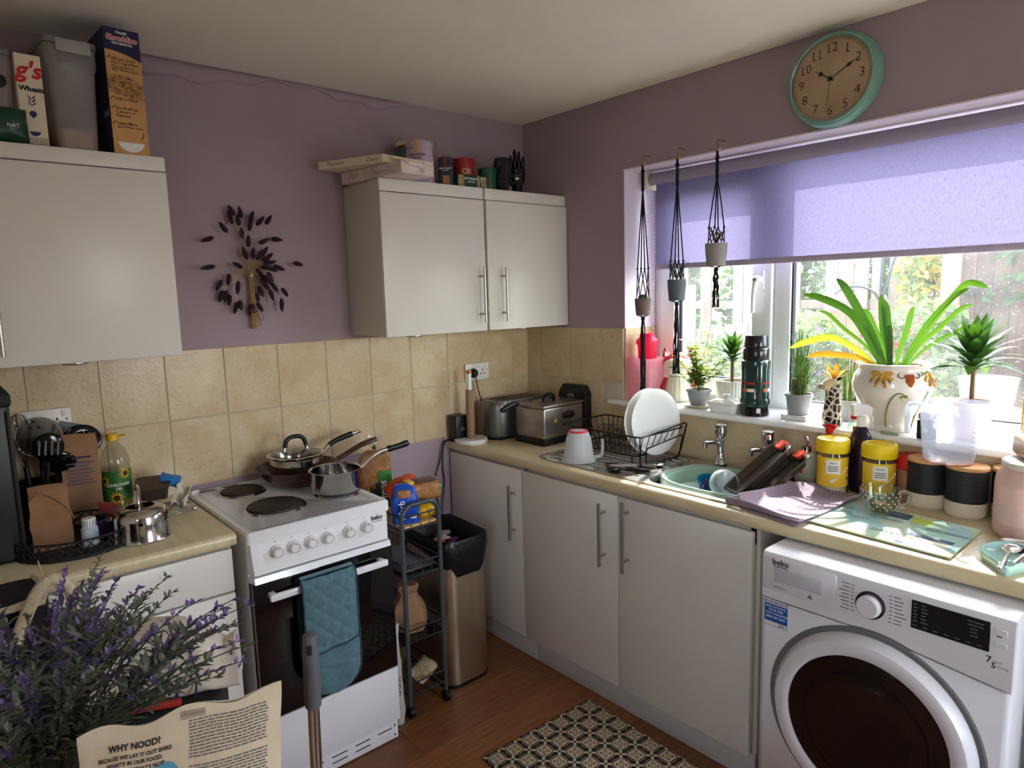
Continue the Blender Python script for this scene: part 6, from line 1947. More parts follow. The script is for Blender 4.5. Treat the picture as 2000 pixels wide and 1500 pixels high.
# glass worktop saver
def boardmat():
    m = mat('printed_glass', (150, 190, 178), .08, coat=.6, col2=(200, 214, 180), scale=14, detail=2)
    t = m.node_tree
    b = t.nodes['Principled BSDF']
    vo = t.nodes.new('ShaderNodeTexVoronoi')
    vo.inputs['Scale'].default_value = 11
    tc = [n for n in t.nodes if n.type == 'TEX_COORD'][0]
    t.links.new(tc.outputs['Object'], vo.inputs['Vector'])
    rp = t.nodes.new('ShaderNodeValToRGB')
    rp.color_ramp.interpolation = 'CONSTANT'
    cols = ((176, 206, 176), (140, 190, 190), (206, 218, 190), (160, 200, 206), (196, 206, 140), (186, 214, 200))
    rp.color_ramp.elements[0].color = lin(cols[0])
    rp.color_ramp.elements[1].position = .95
    rp.color_ramp.elements[1].color = lin(cols[1])
    for i, c in enumerate(cols[2:]):
        e = rp.color_ramp.elements.new(.2+.18*i)
        e.color = lin(c)
    t.links.new(vo.outputs['Color'], rp.inputs[0])
    old = [n for n in t.nodes if n.type == 'VALTORGB'][0]
    mx = t.nodes.new('ShaderNodeMix')
    mx.data_type = 'RGBA'
    mx.inputs['Factor'].default_value = .65
    t.links.new(old.outputs[0], mx.inputs['A'])
    t.links.new(rp.outputs[0], mx.inputs['B'])
    t.links.new(mx.outputs['Result'], b.inputs['Base Color'])
    return m
gb = thing('worktop_saver', 'printed glass worktop saver in blues and greens by the tea towel', 'chopping board', (-.33, -1.94, WT+.0045))
BA = R(-62)
# corners measured on the worktop: long side runs along -y
cn = [V((-.485, -1.75, 0)), (V((-.512, -2.129, 0))), V((-.231, -2.125, 0)), V((-.205, -1.745, 0))]
oc = V((-.33, -1.94, 0))
q = [p-oc for p in cn]
MB().prism([(p.x, p.y) for p in q], 0, .004).build('glass_panel', boardmat(), gb, smooth=0)
for p in q:
    MB().cyl((p.x*.9, p.y*.92, -.0045), (p.x*.9, p.y*.92, .0), .008, n=12).build('rubber_foot', M['softblack'], gb)
U_, W_ = (q[1]-q[0]).normalized(), (q[3]-q[0]).normalized()
mteal2 = mat('slate_blue_print', (44, 74, 100), .3)
def on_board(a, b): return q[0]+U_*a+W_*b+V((0, 0, .004))
def panel(a0, b0, a1, b1, m_, h_=.0045):
    MB().prism([tuple(on_board(a, b)[:2]) for a, b in ((a0, b0), (a1, b0), (a1, b1), (a0, b1))], .0041, h_).build('print_panel', m_, gb, smooth=0)
panel(.13, .21, .21, .262, mteal2)
panel(.25, .06, .36, .115, mteal2)
panel(.25, .06, .36, .085, mat('cream_print', (216, 212, 180), .3), .0048)
panel(.24, .012, .262, .024, mteal2)
panel(.22, .2, .27, .25, mat('lime_print', (170, 186, 70), .3))
for s, a, b, sz in (('HERBS', .02, .19, .022), ('TEA', .03, .15, .024), ('FRESH SQUEEZED', .06, .125, .022), ('ORANGE JUICE', .11, .17, .02), ('SQUEEZED', .27, .165, .026), ('TOAST', .145, .235, .016), ('BREAKFAST', .26, .1, .013), ('THE DALEY', .16, .06, .026)):
    s_ = {'HERBS': 'TEA', 'FRESH SQUEEZED': 'TOAST', 'ORANGE JUICE': 'SQUEEZED', 'THE DALEY': 'DALEY'}.get(s, s)
    text_on(gb, s_, sz, on_board(a, b)+V((0, 0, .0006)), U_, W_, mteal2 if s not in ('BREAKFAST', 'TOAST') else mat('pale_print', (196, 206, 150), .4), 'LEFT')

# mug
mg = thing('glass_mug', 'clear glass mug with white polka dots and a used tea bag', 'mug', (-.275, -1.872, WT+.0095))
mglass = clearmat('mug_glass', (240, 244, 240), .03, .35)
prf = [(0, .002), (.028, .002), (.036, .006), (.048, .025), (.055, .05), (.057, .078), (.056, .078), (.053, .05), (.046, .027), (.034, .009), (0, .006)]
MB().lathe(prf, 40).build('cup', mglass, mg)
def rprof(z):
    for (r0, z0), (r1, z1) in zip(prf[1:5], prf[2:6]):
        if z0 <= z <= z1:
            return lerp(r0, r1, (z-z0)/(z1-z0))
    return .056
ma = R(-48)
MB().tube(smoothpath([(.053*math.cos(ma), .053*math.sin(ma), .062), (.075*math.cos(ma), .075*math.sin(ma), .063), (.085*math.cos(ma), .085*math.sin(ma), .045), (.075*math.cos(ma), .075*math.sin(ma), .022), (.05*math.cos(ma), .05*math.sin(ma), .02)], 5), .0055, 8).build('handle', mat('thick_glass', (236, 242, 238), .03, trans=.95, ior=1.45), mg)
dots = MB()
for j in range(6):
    z_ = .02+j*.0105
    r_ = rprof(z_)+.0004
    for i in range(16):
        a = 2*PI*(i+.5*(j % 2))/16
        dots.add([(r_*math.cos(a+.034*math.cos(t_)), r_*math.sin(a+.034*math.cos(t_)), z_+.0018*math.sin(t_)) for t_ in [2*PI*q_/8 for q_ in range(8)]], [tuple(range(8))])
dots.build('polka_dots', M['print_white'], mg)['kind'] = 'stuff'
crumple(pillow(MB(), .06, .05, .024), .006, 60, 40).xf(Matrix.Translation((0, 0, .022)) @ Matrix.Rotation(R(15), 4, 'Y')).build('tea_bag', mat('wet_tea_bag', (70, 40, 18), .6, col2=(206, 166, 110), scale=40), mg)

# spoon rest, spoons, scissors
sr = thing('spoon_rest', 'pale turquoise ceramic spoon rest at the right worktop edge', 'spoon rest', (-.468, -2.238, WT), R(10))
def spo(k, s_, z):
    pts = []
    for i in range(40):
        t_ = 2*PI*i/40
        x, y = math.cos(t_), math.sin(t_)
        # pear outline: wide end +x, narrow handle end -x
        w_ = .062 if x > 0 else .062*(1-.55*min(1, -x*1.6))
        pts.append(((.10*x+.03)*s_, w_*y*s_*(1.0), z))
    return pts
msr = mat('turquoise_glaze', (168, 210, 204), .15, coat=.5, var=.05)
MB().loft([spo(0, .82, 0), spo(0, .9, .006), spo(0, 1, .026), spo(0, .97, .027), spo(0, .86, .009), spo(0, .6, .006)], cap=False).add(spo(0, .6, .006), [tuple(range(40))]).build('dish', msr, sr, smooth=60)
sr.rotation_euler = (0, 0, R(8))
def spoon(label, loc, rz, L_=.15, r_=.022):
    t_ = thing('spoon', label, 'spoon', loc, rz)
    t_.rotation_euler = (0, R(-6), rz)
    MB().tube([(-L_*.5, 0, 0), (-L_*.1, 0, .003), (L_*.22, 0, .001)], [.008, .006, .003], 8, flat=.35).build('handle', M['polsteel'], t_)
    MB().lathe([(0, -.006), (.5, -.0045), (.85, -.001), (1, .001)], 20).xf(Matrix.Translation((L_*.36, 0, .001)) @ Matrix.Diagonal((r_*1.3, r_, 1, 1))).build('bowl', M['polsteel'], t_, solid=.001)
spoon('steel spoon with thick handle lying in the spoon rest', (-.475, -2.238, WT+.03), R(4), .15, .02)
spoon('smaller steel spoon beside it on the spoon rest', (-.435, -2.268, WT+.032), R(-8), .12, .018)
hb = thing('scissors', 'black and white handled scissors by the protein tub', 'scissors', (-.318, -2.245, WT+.002), R(-75))
for s_ in (-1, 1):
    MB().tube([(.032*math.cos(t_)-.02, s_*.022+.017*math.sin(t_), .012) for t_ in [2*PI*i/20 for i in range(20)]], .006, 8, closed=True).build('finger_loop', M['whiteplastic'] if s_ > 0 else M['black'], hb)
    MB().rbox(.01, s_*.006-.006, .009, .14, s_*.006+.006, .012, .001, 1).build('blade', M['steel'], hb)
# ------------------------------------------------ plants and things on the sill
M['soil'] = mat('potting_soil', (62, 40, 28), .95, var=.4, scale=120, bump=.8, bscale=150)
mlf = translucent('green_leaf', (54, 98, 40), .25, .45, (96, 140, 34), scale=14, var=.2)
mlf2 = translucent('dark_green_leaf', (40, 84, 36), .14, .6, (84, 130, 30), scale=10, var=.2)
mlime = translucent('lime_leaf', (132, 158, 54), .4, .5, (166, 180, 46), scale=20, var=.2)
myel = translucent('yellow_leaf', (206, 160, 50), .25, .5, (190, 140, 36), scale=20, var=.2)
mgp = mat('grey_nursery_pot', (140, 142, 146), .5, var=.03)
def pot(t_, r0, r1, h_, m_, rim=.006, soil=True, n=32):
    MB().lathe([(0, 0), (r0, 0), (r0+.001, .002), (r1-.002, h_-rim*1.6), (r1+.002, h_-rim*1.5), (r1+.003, h_), (r1-.001, h_), (r1-.004, h_-.006), (r0-.002, .006), (0, .006)], n).build('pot', m_, t_)
    if soil:
        MB().lathe([(r1-.004, h_-.012), (r1*.5, h_-.008), (0, h_-.007)], 20).build('soil', M['soil'], t_)

def strap(parent, pts, w_, m_, face=(-1, -.3, .2), n=4, name='leaf', cup=.2):
    path = smoothpath(pts, n)
    rows = []
    N = len(path)-1
    for i, p in enumerate(path):
        t_ = i/N
        tg = (path[min(i+1, N)]-path[max(i-1, 0)]).normalized()
        sd_ = tg.cross(V(face))
        sd_ = sd_.normalized() if sd_.length > 1e-3 else V((0, 1, 0))
        nr = sd_.cross(tg)
        ww_ = w_/2*(.55+.45*min(1, t_*2.2))*(1 if t_ < .7 else max(.06, max(0, math.cos((t_-.7)/.3*PI/2))**.7))
        rows.append([p-sd_*ww_-nr*cup*ww_, p-sd_*ww_*.5-nr*cup*.3*ww_, p, p+sd_*ww_*.5-nr*cup*.3*ww_, p+sd_*ww_-nr*cup*ww_])
    return MB().loft(rows, cap=False, closed=False).build(name, m_, parent, smooth=80)

# pink boxes and shaker
pk_ = thing('storage_tub', 'stack of translucent pink tubs at the left end of the sill', 'tub', (.055, -.735, SZ), R(0))
mpk = translucent('translucent_pink', (244, 186, 198), .5, .3, (250, 180, 194), clear=.35)
for k, (z0, z1, w_) in enumerate(((0, .085, .062), (.08, .15, .066), (.143, .195, .07))):
    MB().loft([[(x, y, z0) for x, y in rrect(-w_*.92, -w_*.92, w_*.92, w_*.92, .015)], [(x, y, z1) for x, y in rrect(-w_, -w_, w_, w_, .015)]], cap=False).add([(x, y, z0) for x, y in rrect(-w_*.92, -w_*.92, w_*.92, w_*.92, .015)], [tuple(range(24))]).build('tub', mpk, pk_)
ps = thing('shaker_cup', 'bright pink lidded cup standing in the pink tubs', 'cup', (.06, -.74, SZ+.15))
mhot = translucent('hot_pink_plastic', (236, 40, 90), .4, .3, (255, 60, 110))
MB().lathe([(0, 0), (.036, 0), (.038, .003), (.044, .105), (.044, .108)], 28).build('cup', mhot, ps)
MB().lathe([(.046, .104), (.05, .106), (.05, .122), (.036, .136), (.034, .15), (.03, .153), (0, .154)], 28).build('lid', mhot, ps)
# fox jar
fx_ = thing('fox_jar', 'white and red fox shaped ceramic jar with closed eyes', 'jar', (.135, -.855, SZ), R(-55))
mfw = mat('white_glaze', (232, 228, 214), .2, coat=.4, var=.02)
mfr = mat('fox_red_glaze', (186, 54, 50), .25, coat=.4)
pr = []
for i in range(33):
    pass
rings = []
for z_, r_ in ((0, .06), (.005, .064), (.05, .06), (.09, .05), (.11, .042)):
    rings.append([((r_+.0015*math.cos(18*2*PI*i/72))*math.cos(2*PI*i/72), (r_+.0015*math.cos(18*2*PI*i/72))*math.sin(2*PI*i/72), z_) for i in range(72)])
MB().loft(rings).build('body', mfw, fx_, smooth=60)
MB().ell((0, -.006, .155), .068, .056, .05, 28, 16).build('face', mfw, fx_)
hood = MB().ell((0, .006, .163), .071, .055, .054, 28, 16)
hood.v = [(x, y, z) if (z > .175 or y > -.0) else (x, max(y, -.0), z) for x, y, z in hood.v]
hood.build('hood', mfr, fx_)
for s_ in (-1, 1):
    MB().loft([[(s_*.05+.02*math.cos(2*PI*i/10), .004+.012*math.sin(2*PI*i/10), .195) for i in range(10)], [(s_*.056+.01*math.cos(2*PI*i/10), .004+.006*math.sin(2*PI*i/10), .225) for i in range(10)], [(s_*.06+.001*math.cos(2*PI*i/10), .004+.001*math.sin(2*PI*i/10), .24) for i in range(10)]]).build('ear', mfr, fx_)
    MB().add([(s_*.05-.01, -.0085, .2), (s_*.05+.012, -.0085, .2), (s_*.058, -.006, .226)], [(0, 1, 2)]).build('inner_ear', mfw, fx_)
    MB().tube(bez((s_*.045, -.045, .16), (s_*.038, -.054, .153), (s_*.028, -.057, .153), (s_*.02, -.061, .158), 8), .0013, 5).build('eyelid', M['print_black'], fx_)
    MB().ell((s_*.042, -.045, .138), .011, .004, .009).build('cheek', mat('cheek_pink', (226, 150, 140), .4), fx_)
    MB().tube([(s_*.05, 0, .1), (s_*.066, -.01, .06), (s_*.07, -.02, .03)], [.014, .014, .011], 10).build('arm', mfr, fx_)
MB().ell((0, -.062, .135), .009, .006, .008).build('nose', M['blackgloss'], fx_)
# mint
mn = thing('mint_plant', 'lime green herb in a small grey pot on a saucer', 'plant', (.045, -1.022, SZ+.008))
pot(mn, .036, .05, .068, mgp)
MB().lathe([(0, -.008), (.045, -.008), (.058, .0), (.06, .004), (.057, .004), (.045, -.003), (0, -.003)], 32).build('saucer', mat('cream_saucer', (226, 214, 190), .3), mn)
for k in range(22):
    a = random.uniform(0, 2*PI)
    sp0 = random.uniform(.02, .105)
    h_ = random.uniform(.06, .21) if k else .30
    top = V((sp0*math.cos(a)*.7, sp0*1.15*math.sin(a), .06+h_))
    if k == 0:
        top = V((.0, -.045, .30))
    st_ = bez((random.uniform(-.02, .02), random.uniform(-.02, .02), .055), (0, 0, .06+h_*.4), tuple(top*.8), tuple(top), 6)
    MB().tube(st_, .0014, 5).build('stem', mlime, mn)
    for j, p in enumerate(st_[2:]):
        for s_ in range(2):
            aa = random.uniform(0, 2*PI)
            lm = leaf(MB(), (0, 0, 0), (math.cos(aa), math.sin(aa), .45), random.uniform(.028, .048), random.uniform(.022, .034), .4, 4)
            o_ = lm.build('leaf', mlime, mn, smooth=80)
            o_.location = p
# dracaenas
def dracaena(t_, z0, h_, n_, L_, seed, m_):
    rnd = random.Random(seed)
    MB().tube([(0, 0, z0), (.002, .001, z0+h_*.5), (0, 0, z0+h_)], [.0075, .0065, .007], 10).build('stem', mat('brown_stem', (120, 88, 58), .8, var=.2, scale=60, stretch=(1, 1, 4)), t_)
    for i in range(n_):
        u = i/n_
        a = i*2.399
        el = lerp(.4, 1.3, u)
        d_ = V((math.cos(a)*math.cos(el), math.sin(a)*math.cos(el), math.sin(el)))
        l_ = L_*lerp(1, .75, u)*rnd.uniform(.88, 1.1)
        lm = leaf(MB(), (0, 0, 0), d_, l_, l_*.26, 1.1*(1-u)+.15, 7, .1, wpos=.4, tipw=.03)
        o_ = lm.build('leaf', m_ if i % 4 else mlf, t_, smooth=80)
        o_.location = (0, 0, z0+h_*(.66+.42*u))
d1 = thing('dracaena_plant', 'small palm like plant in a white ribbed pot left of the flask', 'plant', (.14, -1.12, SZ))
rings = []
for z_, r_ in ((0, .052), (.004, .056), (.1, .064), (.112, .0645), (.112, .059), (.1, .058)):
    rings.append([((r_+(.0016*math.cos(30*2*PI*i/120) if z_ < .105 else 0))*math.cos(2*PI*i/120), (r_+(.0016*math.cos(30*2*PI*i/120) if z_ < .105 else 0))*math.sin(2*PI*i/120), z_) for i in range(120)])
MB().loft(rings, cap=False).add(rings[0], [tuple(range(120))]).build('pot', mfw, d1, smooth=60)
MB().lathe([(.058, .098), (.03, .103), (0, .104)], 20).build('bark_chips', M['soil'], d1)
dracaena(d1, .1, .125, 44, .115, 3, mlf2)
d2 = thing('dracaena_plant', 'palm like plant in a blush pot right of the big ornate planter', 'plant', (.075, -2.0, SZ))
MB().lathe([(0, 0), (.045, 0), (.048, .004), (.058, .09), (.061, .11), (.066, .118), (.066, .122), (.06, .122), (.056, .11)], 40).build('pot', mat('blush_ceramic', (226, 190, 172), .35), d2)
MB().lathe([(.058, .112), (.03, .117), (0, .118)], 20).build('bark_chips', M['soil'], d2)
dracaena(d2, .115, .15, 50, .165, 8, mlf2)
# butter dish
bd = thing('butter_dish', 'white lidded china butter dish beside the flask', 'dish', (.018, -1.17, SZ), R(4))
MB().loft([[(x, y, 0) for x, y in rrect(-.04, -.055, .04, .055, .018)], [(x, y, .004) for x, y in rrect(-.042, -.057, .042, .057, .018)], [(x, y, .034) for x, y in rrect(-.05, -.066, .05, .066, .02)]]).build('base', mchina, bd)
MB().loft([[(x, y, .035) for x, y in rrect(-.052, -.068, .052, .068, .02)], [(x, y, .042) for x, y in rrect(-.05, -.066, .05, .066, .02)], [(x, y, .054) for x, y in rrect(-.025, -.035, .025, .035, .015)]]).build('lid', mchina, bd)
MB().lathe([(.008, .052), (.007, .058), (.015, .064), (.016, .068), (.01, .073), (0, .074)], 20).build('knob', mchina, bd)
# flask
fk = thing('vacuum_flask', 'dark green vacuum flask with black cup lid on the sill', 'flask', (.03, -1.287, SZ))
mfg = mat('dark_green_enamel', (16, 50, 46), .18, coat=.5, var=.05)
MB().lathe([(0, 0), (.05, 0), (.0535, .004), (.0535, .036), (.054, .04)], 40).build('base_cup', M['blackgloss'], fk)
MB().lathe([(.0555, .038), (.0575, .042), (.0575, .062), (.0545, .066), (.0535, .07), (.0535, .178), (.055, .184), (.0555, .206), (.054, .214), (.046, .22)], 40).build('body', mfg, fk)
MB().lathe([(.048, .216), (.0495, .22), (.0495, .258), (.0475, .262), (.0445, .264), (.0445, .27), (.046, .272), (.0435, .308), (.041, .312), (0, .312)], 40).build('cup_lid', mat('flask_black', (14, 14, 16), .25, coat=.3), fk)
KA = FA-.1
MB().rbox(-.012, -.066, .045, .012, -.052, .21, .005).xf(Matrix.Rotation(KA+R(90), 4, 'Z')).build('handle', mfg, fk)
for da in (-.75, .8):
    text_cyl(fk, 'THERMOS', .012, .0535, KA+da, .125, M['print_red'], bold=.0004)
    arcpatch(fk, .0541, KA+da-.45, KA+da+.45, .096, .108, M['print_white'], 'size_band', 8)
    arcpatch(fk, .0544, KA+da-.45, KA+da-.05, .0965, .1075, mat('orange_red_print', (220, 86, 50), .4), 'size_band', 5)
arcpatch(fk, .054, KA-.14, KA+.14, .014, .032, M['print_white'], 'white_label', 4)
# chives pots
def chives(label, loc, n_, hh, lean, seed, seedbag=True):
    t_ = thing('chive_pot', label, 'plant', loc)
    rnd = random.Random(seed)
    pot(t_, .036, .047, .078, mgp)
    g1, g2 = MB(), MB()
    for i in range(n_):
        a = rnd.uniform(0, 2*PI)
        r0_ = rnd.uniform(0, .03)
        sp1 = rnd.uniform(.0, .07)
        a2 = a+rnd.uniform(-.5, .5)
        h_ = hh*rnd.uniform(.55, 1)
        b0 = (r0_*math.cos(a), r0_*math.sin(a), .066)
        b3 = (sp1*math.cos(a2)+lean[0], sp1*math.sin(a2)+lean[1], .066+h_)
        pts = bez(b0, (b0[0], b0[1], .066+h_*.5), (b3[0]*.7, b3[1]*.7, .066+h_*.85), b3, 6)
        (g1 if i % 3 else g2).tube(pts, [.0012, .0012, .0012, .0011, .001, .0008, .0004], 4)
    g1.build('blades', mlf, t_)['kind'] = 'stuff'
    g2.build('dry_blades', mlime, t_)['kind'] = 'stuff'
    if seedbag:
        MB().rbox(-.028, -.006, .05, .02, .006, .135, .004).xf(Matrix.Rotation(R(-45), 4, 'Z')).build('plant_sleeve', mat('printed_sleeve', (40, 44, 40), .4, col2=(120, 130, 70), scale=40), t_)
    return t_
chives('pot of chives with a printed sleeve next to the giraffe', (.045, -1.455, SZ+.02), 60, .16, (0, -.02), 1)
chives('taller chives in the grey pot behind the flask', (.135, -1.415, SZ), 60, .28, (.0, .0), 2, False)
chives('sparse chives in the pot behind the giraffe', (.14, -1.60, SZ), 40, .22, (0, .0), 3, False)
o_ = tag(MB().rbox(-.04, -.048, 0, .04, .048, .0195, .003).build('pot_tray', mat('white_box', (228, 226, 222), .4)), 'small white tray under the pot of chives', 'tray')
o_.location = (.045, -1.455, SZ)
# giraffe
def girmat():
    m = mat('giraffe_glaze', (26, 22, 22), .25, coat=.3)
    t = m.node_tree
    b = t.nodes['Principled BSDF']
    tc = [n for n in t.nodes if n.type == 'TEX_COORD'][0]
    vo = t.nodes.new('ShaderNodeTexVoronoi')
    vo.feature = 'DISTANCE_TO_EDGE'
    vo.inputs['Scale'].default_value = 42
    t.links.new(tc.outputs['Object'], vo.inputs['Vector'])
    rp = t.nodes.new('ShaderNodeValToRGB')
    rp.color_ramp.interpolation = 'CONSTANT'
    rp.color_ramp.elements[0].color = lin((226, 216, 190))
    rp.color_ramp.elements[1].position = .085
    rp.color_ramp.elements[1].color = lin((34, 28, 26))
    t.links.new(vo.outputs['Distance'], rp.inputs[0])
    t.links.new(rp.outputs[0], b.inputs['Base Color'])
    return m
gv = thing('giraffe_vase', 'black and cream giraffe shaped vase holding a yellow plant', 'vase', (.018, -1.592, SZ))
mgf = girmat()
MB().lathe([(0, 0), (.03, 0), (.034, .003), (.033, .03), (.029, .06), (.026, .09), (.0245, .115), (.025, .135), (.022, .145)], 28).build('neck', mgf, gv)
gd = V((-.72, .5, 0)).normalized()
hdm = MB().ell((0, 0, 0), .034, .022, .019, 18, 10).xf(Matrix.Translation(tuple(gd*.012+V((0, 0, .15)))) @ Matrix.Rotation(math.atan2(gd.y, gd.x), 4, 'Z') @ Matrix.Rotation(R(18), 4, 'Y'))
hdm.build('head', mat('giraffe_cream', (214, 196, 160), .3), gv)
MB().ell(tuple(gd*.042+V((0, 0, .14))), .012, .014, .012).build('muzzle', mat('giraffe_muzzle', (150, 130, 110), .4), gv)
for s_ in (-1, 1):
    sd2 = V((-gd.y, gd.x, 0))*s_
    MB().tube([tuple(-gd*.01+sd2*.012+V((0, 0, .165))), tuple(-gd*.016+sd2*.024+V((0, 0, .172)))], [.006, .004], 8).build('ear', M['softblack'], gv)
for i in range(16):
    a = i*2.399
    el = lerp(.5, 1.35, (i/16))
    d_ = V((math.cos(a)*math.cos(el), math.sin(a)*math.cos(el), math.sin(el)))
    o_ = leaf(MB(), (0, 0, 0), d_, random.uniform(.05, .075), .014, .2, 5, .3).build('yellow_leaf', myel, gv, smooth=80)
    o_.location = (-gd.x*.004, -gd.y*.004, .16)
# big ornate planter with strap leaves
pp = thing('ornate_planter', 'large white ceramic planter with painted flowers and strap leaves', 'plant', (.075, -1.765, SZ))
mpw = mat('cream_white_glaze', (224, 216, 204), .2, coat=.5, var=.02)
pprof = [(0, 0), (.07, 0), (.074, .004), (.072, .012), (.068, .02), (.07, .034), (.085, .06), (.108, .10), (.122, .135), (.125, .16), (.118, .19), (.108, .205), (.106, .215), (.112, .226), (.116, .23), (.112, .232), (.102, .22)]
MB().lathe(pprof, 64).build('planter', mpw, pp)
MB().lathe([(.103, .205), (.05, .21), (0, .21)], 24).build('soil', M['soil'], pp)
def prad(z):
    for (r0, z0), (r1, z1) in zip(pprof[2:14], pprof[3:15]):
        if z0 <= z <= z1:
            return lerp(r0, r1, (z-z0)/(z1-z0+1e-9))
    return .11
PF = R(-135)
def onpot(a, z, e=.001): return (math.cos(PF+a)*(prad(z)+e), math.sin(PF+a)*(prad(z)+e), z)
mgold = mat('ochre_glaze', (206, 152, 60), .25, coat=.4, var=.2, scale=60)
mora = mat('orange_glaze', (196, 104, 50), .25, coat=.4, var=.15, scale=60)
mbr = mat('brown_glaze', (92, 56, 40), .3)
molive = mat('olive_glaze', (134, 132, 66), .3)
for a0 in (-.72, .72):
    for k in range(6):
        an = R(-172+k*33)
        ln = (.034, .042, .05, .052, .042, .034)[k]
        pts = [onpot(a0+ln*u*math.cos(an)/.115, .208+ln*u*math.sin(an), .001) for u in (.15, .6, 1)]
        MB().tube(pts, [.004, .0085, .009], 8, flat=.45).build('petal', mgold, pp)
    MB().tube([onpot(a0, .2, .002), onpot(a0, .178, .003)], [.01, .007], 8, flat=.5).build('flower_centre', mat('yellow_glaze', (222, 182, 70), .25, coat=.4), pp)
    for k in range(4):
        pts = [onpot(a0-.2+.13*k, .188, .010), onpot(a0-.24+.16*k, .172, .010)]
        MB().tube(pts, .0014, 5).build('petal_line', mbr, pp)
for k in range(5):
    MB().tube([onpot(-.1+.05*k, .2, .001), onpot(-.09+.045*k, .18, .002), onpot(0-.02+.01*k, .162, .001)], [.006, .006, .002], 6, flat=.5).build('bud_petal', mora, pp)
for s_ in (-1, 1):
    MB().tube(smoothpath([onpot(s_*.12, .195), onpot(s_*.22, .19), onpot(s_*.3, .198), onpot(s_*.26, .205)], 4), .0017, 5).build('scroll', mbr, pp)
MB().tube(smoothpath([onpot(-.62, .02), onpot(-.6, .06), onpot(-.5, .105), onpot(-.36, .135), onpot(-.2, .14), onpot(-.1, .128)], 5), .0028, 6).build('painted_stem', molive, pp)
MB().tube(smoothpath([onpot(.45, .005), onpot(.52, .06), onpot(.48, .11), onpot(.55, .145)], 5), .0028, 6).build('painted_stem', molive, pp)
for a_, z_, dx in ((-.12, .135, .12), (-.22, .132, .1)):
    MB().tube([onpot(a_-.02, z_), onpot(a_+dx*.4, z_-.003, .002), onpot(a_+dx, z_-.014)], [.002, .007, .001], 6, flat=.4).build('painted_leaf', molive, pp)
# strap leaves: base at the soil, tips given from the planter centre
for tip, mid, w_, mm in (
        ((-.0, .32, .465), (-.0, .15, .40), .036, mlf2), ((-.02, .19, .52), (-.01, .10, .38), .038, mlf2), ((-.05, .02, .44), (-.03, .01, .34), .036, mlf2),
        ((-.02, .04, .46), (-.01, .03, .34), .034, mlf2), ((-.02, -.215, .475), (-.01, -.12, .39), .022, mlf), ((-.01, -.26, .475), (0, -.19, .48), .026, mlf),
        ((-.02, .355, .265), (-.02, .20, .31), .034, mlime), ((-.03, .285, .235), (-.03, .17, .25), .03, myel), ((.02, .27, .405), (.01, .17, .34), .018, mlf),
        ((.03, -.215, .425), (.01, -.14, .36), .02, mlf), ((.03, -.27, .36), (.02, -.16, .33), .016, mlf), ((.04, .12, .41), (.03, .07, .33), .026, mlf),
        ((-.05, -.0, .36), (-.03, 0, .30), .022, mlf2), ((.02, -.05, .42), (.01, -.03, .32), .024, mlf)):
    b0 = V((tip[0]*.3, tip[1]*.09, .20))
    strap(pp, [b0, V(b0).lerp(V(mid), .5)+V((0, 0, .015)), mid, V(mid).lerp(V(tip), .6)+V((0, 0, .012 if tip[2] > .3 else .008)), tip], w_*.74, mm)
# odds and ends
o_ = thing('candle_box', 'small black and pink box behind the clear jug', 'box', (-.012, -1.905, SZ), R(-20))
MB().rbox(-.018, -.022, 0, .018, .022, .06, .003).build('carton', M['softblack'], o_)
MB().rbox(-.018, -.022, .0605, .018, .022, .085, .008).build('lid', mat('dusty_pink', (190, 120, 140), .4), o_)
hm_ = thing('house_mirror', 'gold edged house shaped glass lantern at the right of the sill', 'lantern', (.12, -2.2, SZ), R(-40))
out_ = [(-.07, 0), (.07, 0), (.07, .14), (0, .21), (-.07, .14)]
mgoldm = mat('brass_edge', (206, 170, 90), .3, metal=.9)
for y_ in (-.03, .03):
    MB().tube([(x, y_, z+.004) for x, z in out_], .003, 6, closed=True).build('brass_frame', mgoldm, hm_)
for x, z in out_:
    MB().tube([(x, -.03, z+.004), (x, .03, z+.004)], .003, 6).build('brass_bar', mgoldm, hm_)
MB().prism(out_, -.001, .001, lambda x, y, z: (x, .029+z, y+.004)).build('pane', clearmat('smoke_glass', (190, 196, 200), .05, .3), hm_, smooth=0)
cl = MB().rbox(-.03, -.006, 0, .03, .006, .01, .003).build('bag_clip', mat('pale_green_plastic', (150, 176, 140), .4))
cl.location = (-.02, -1.80, SZ)
cl.rotation_euler = (0, 0, R(-95))
tag(cl, 'pale green bag clip lying before the ornate planter', 'clip')

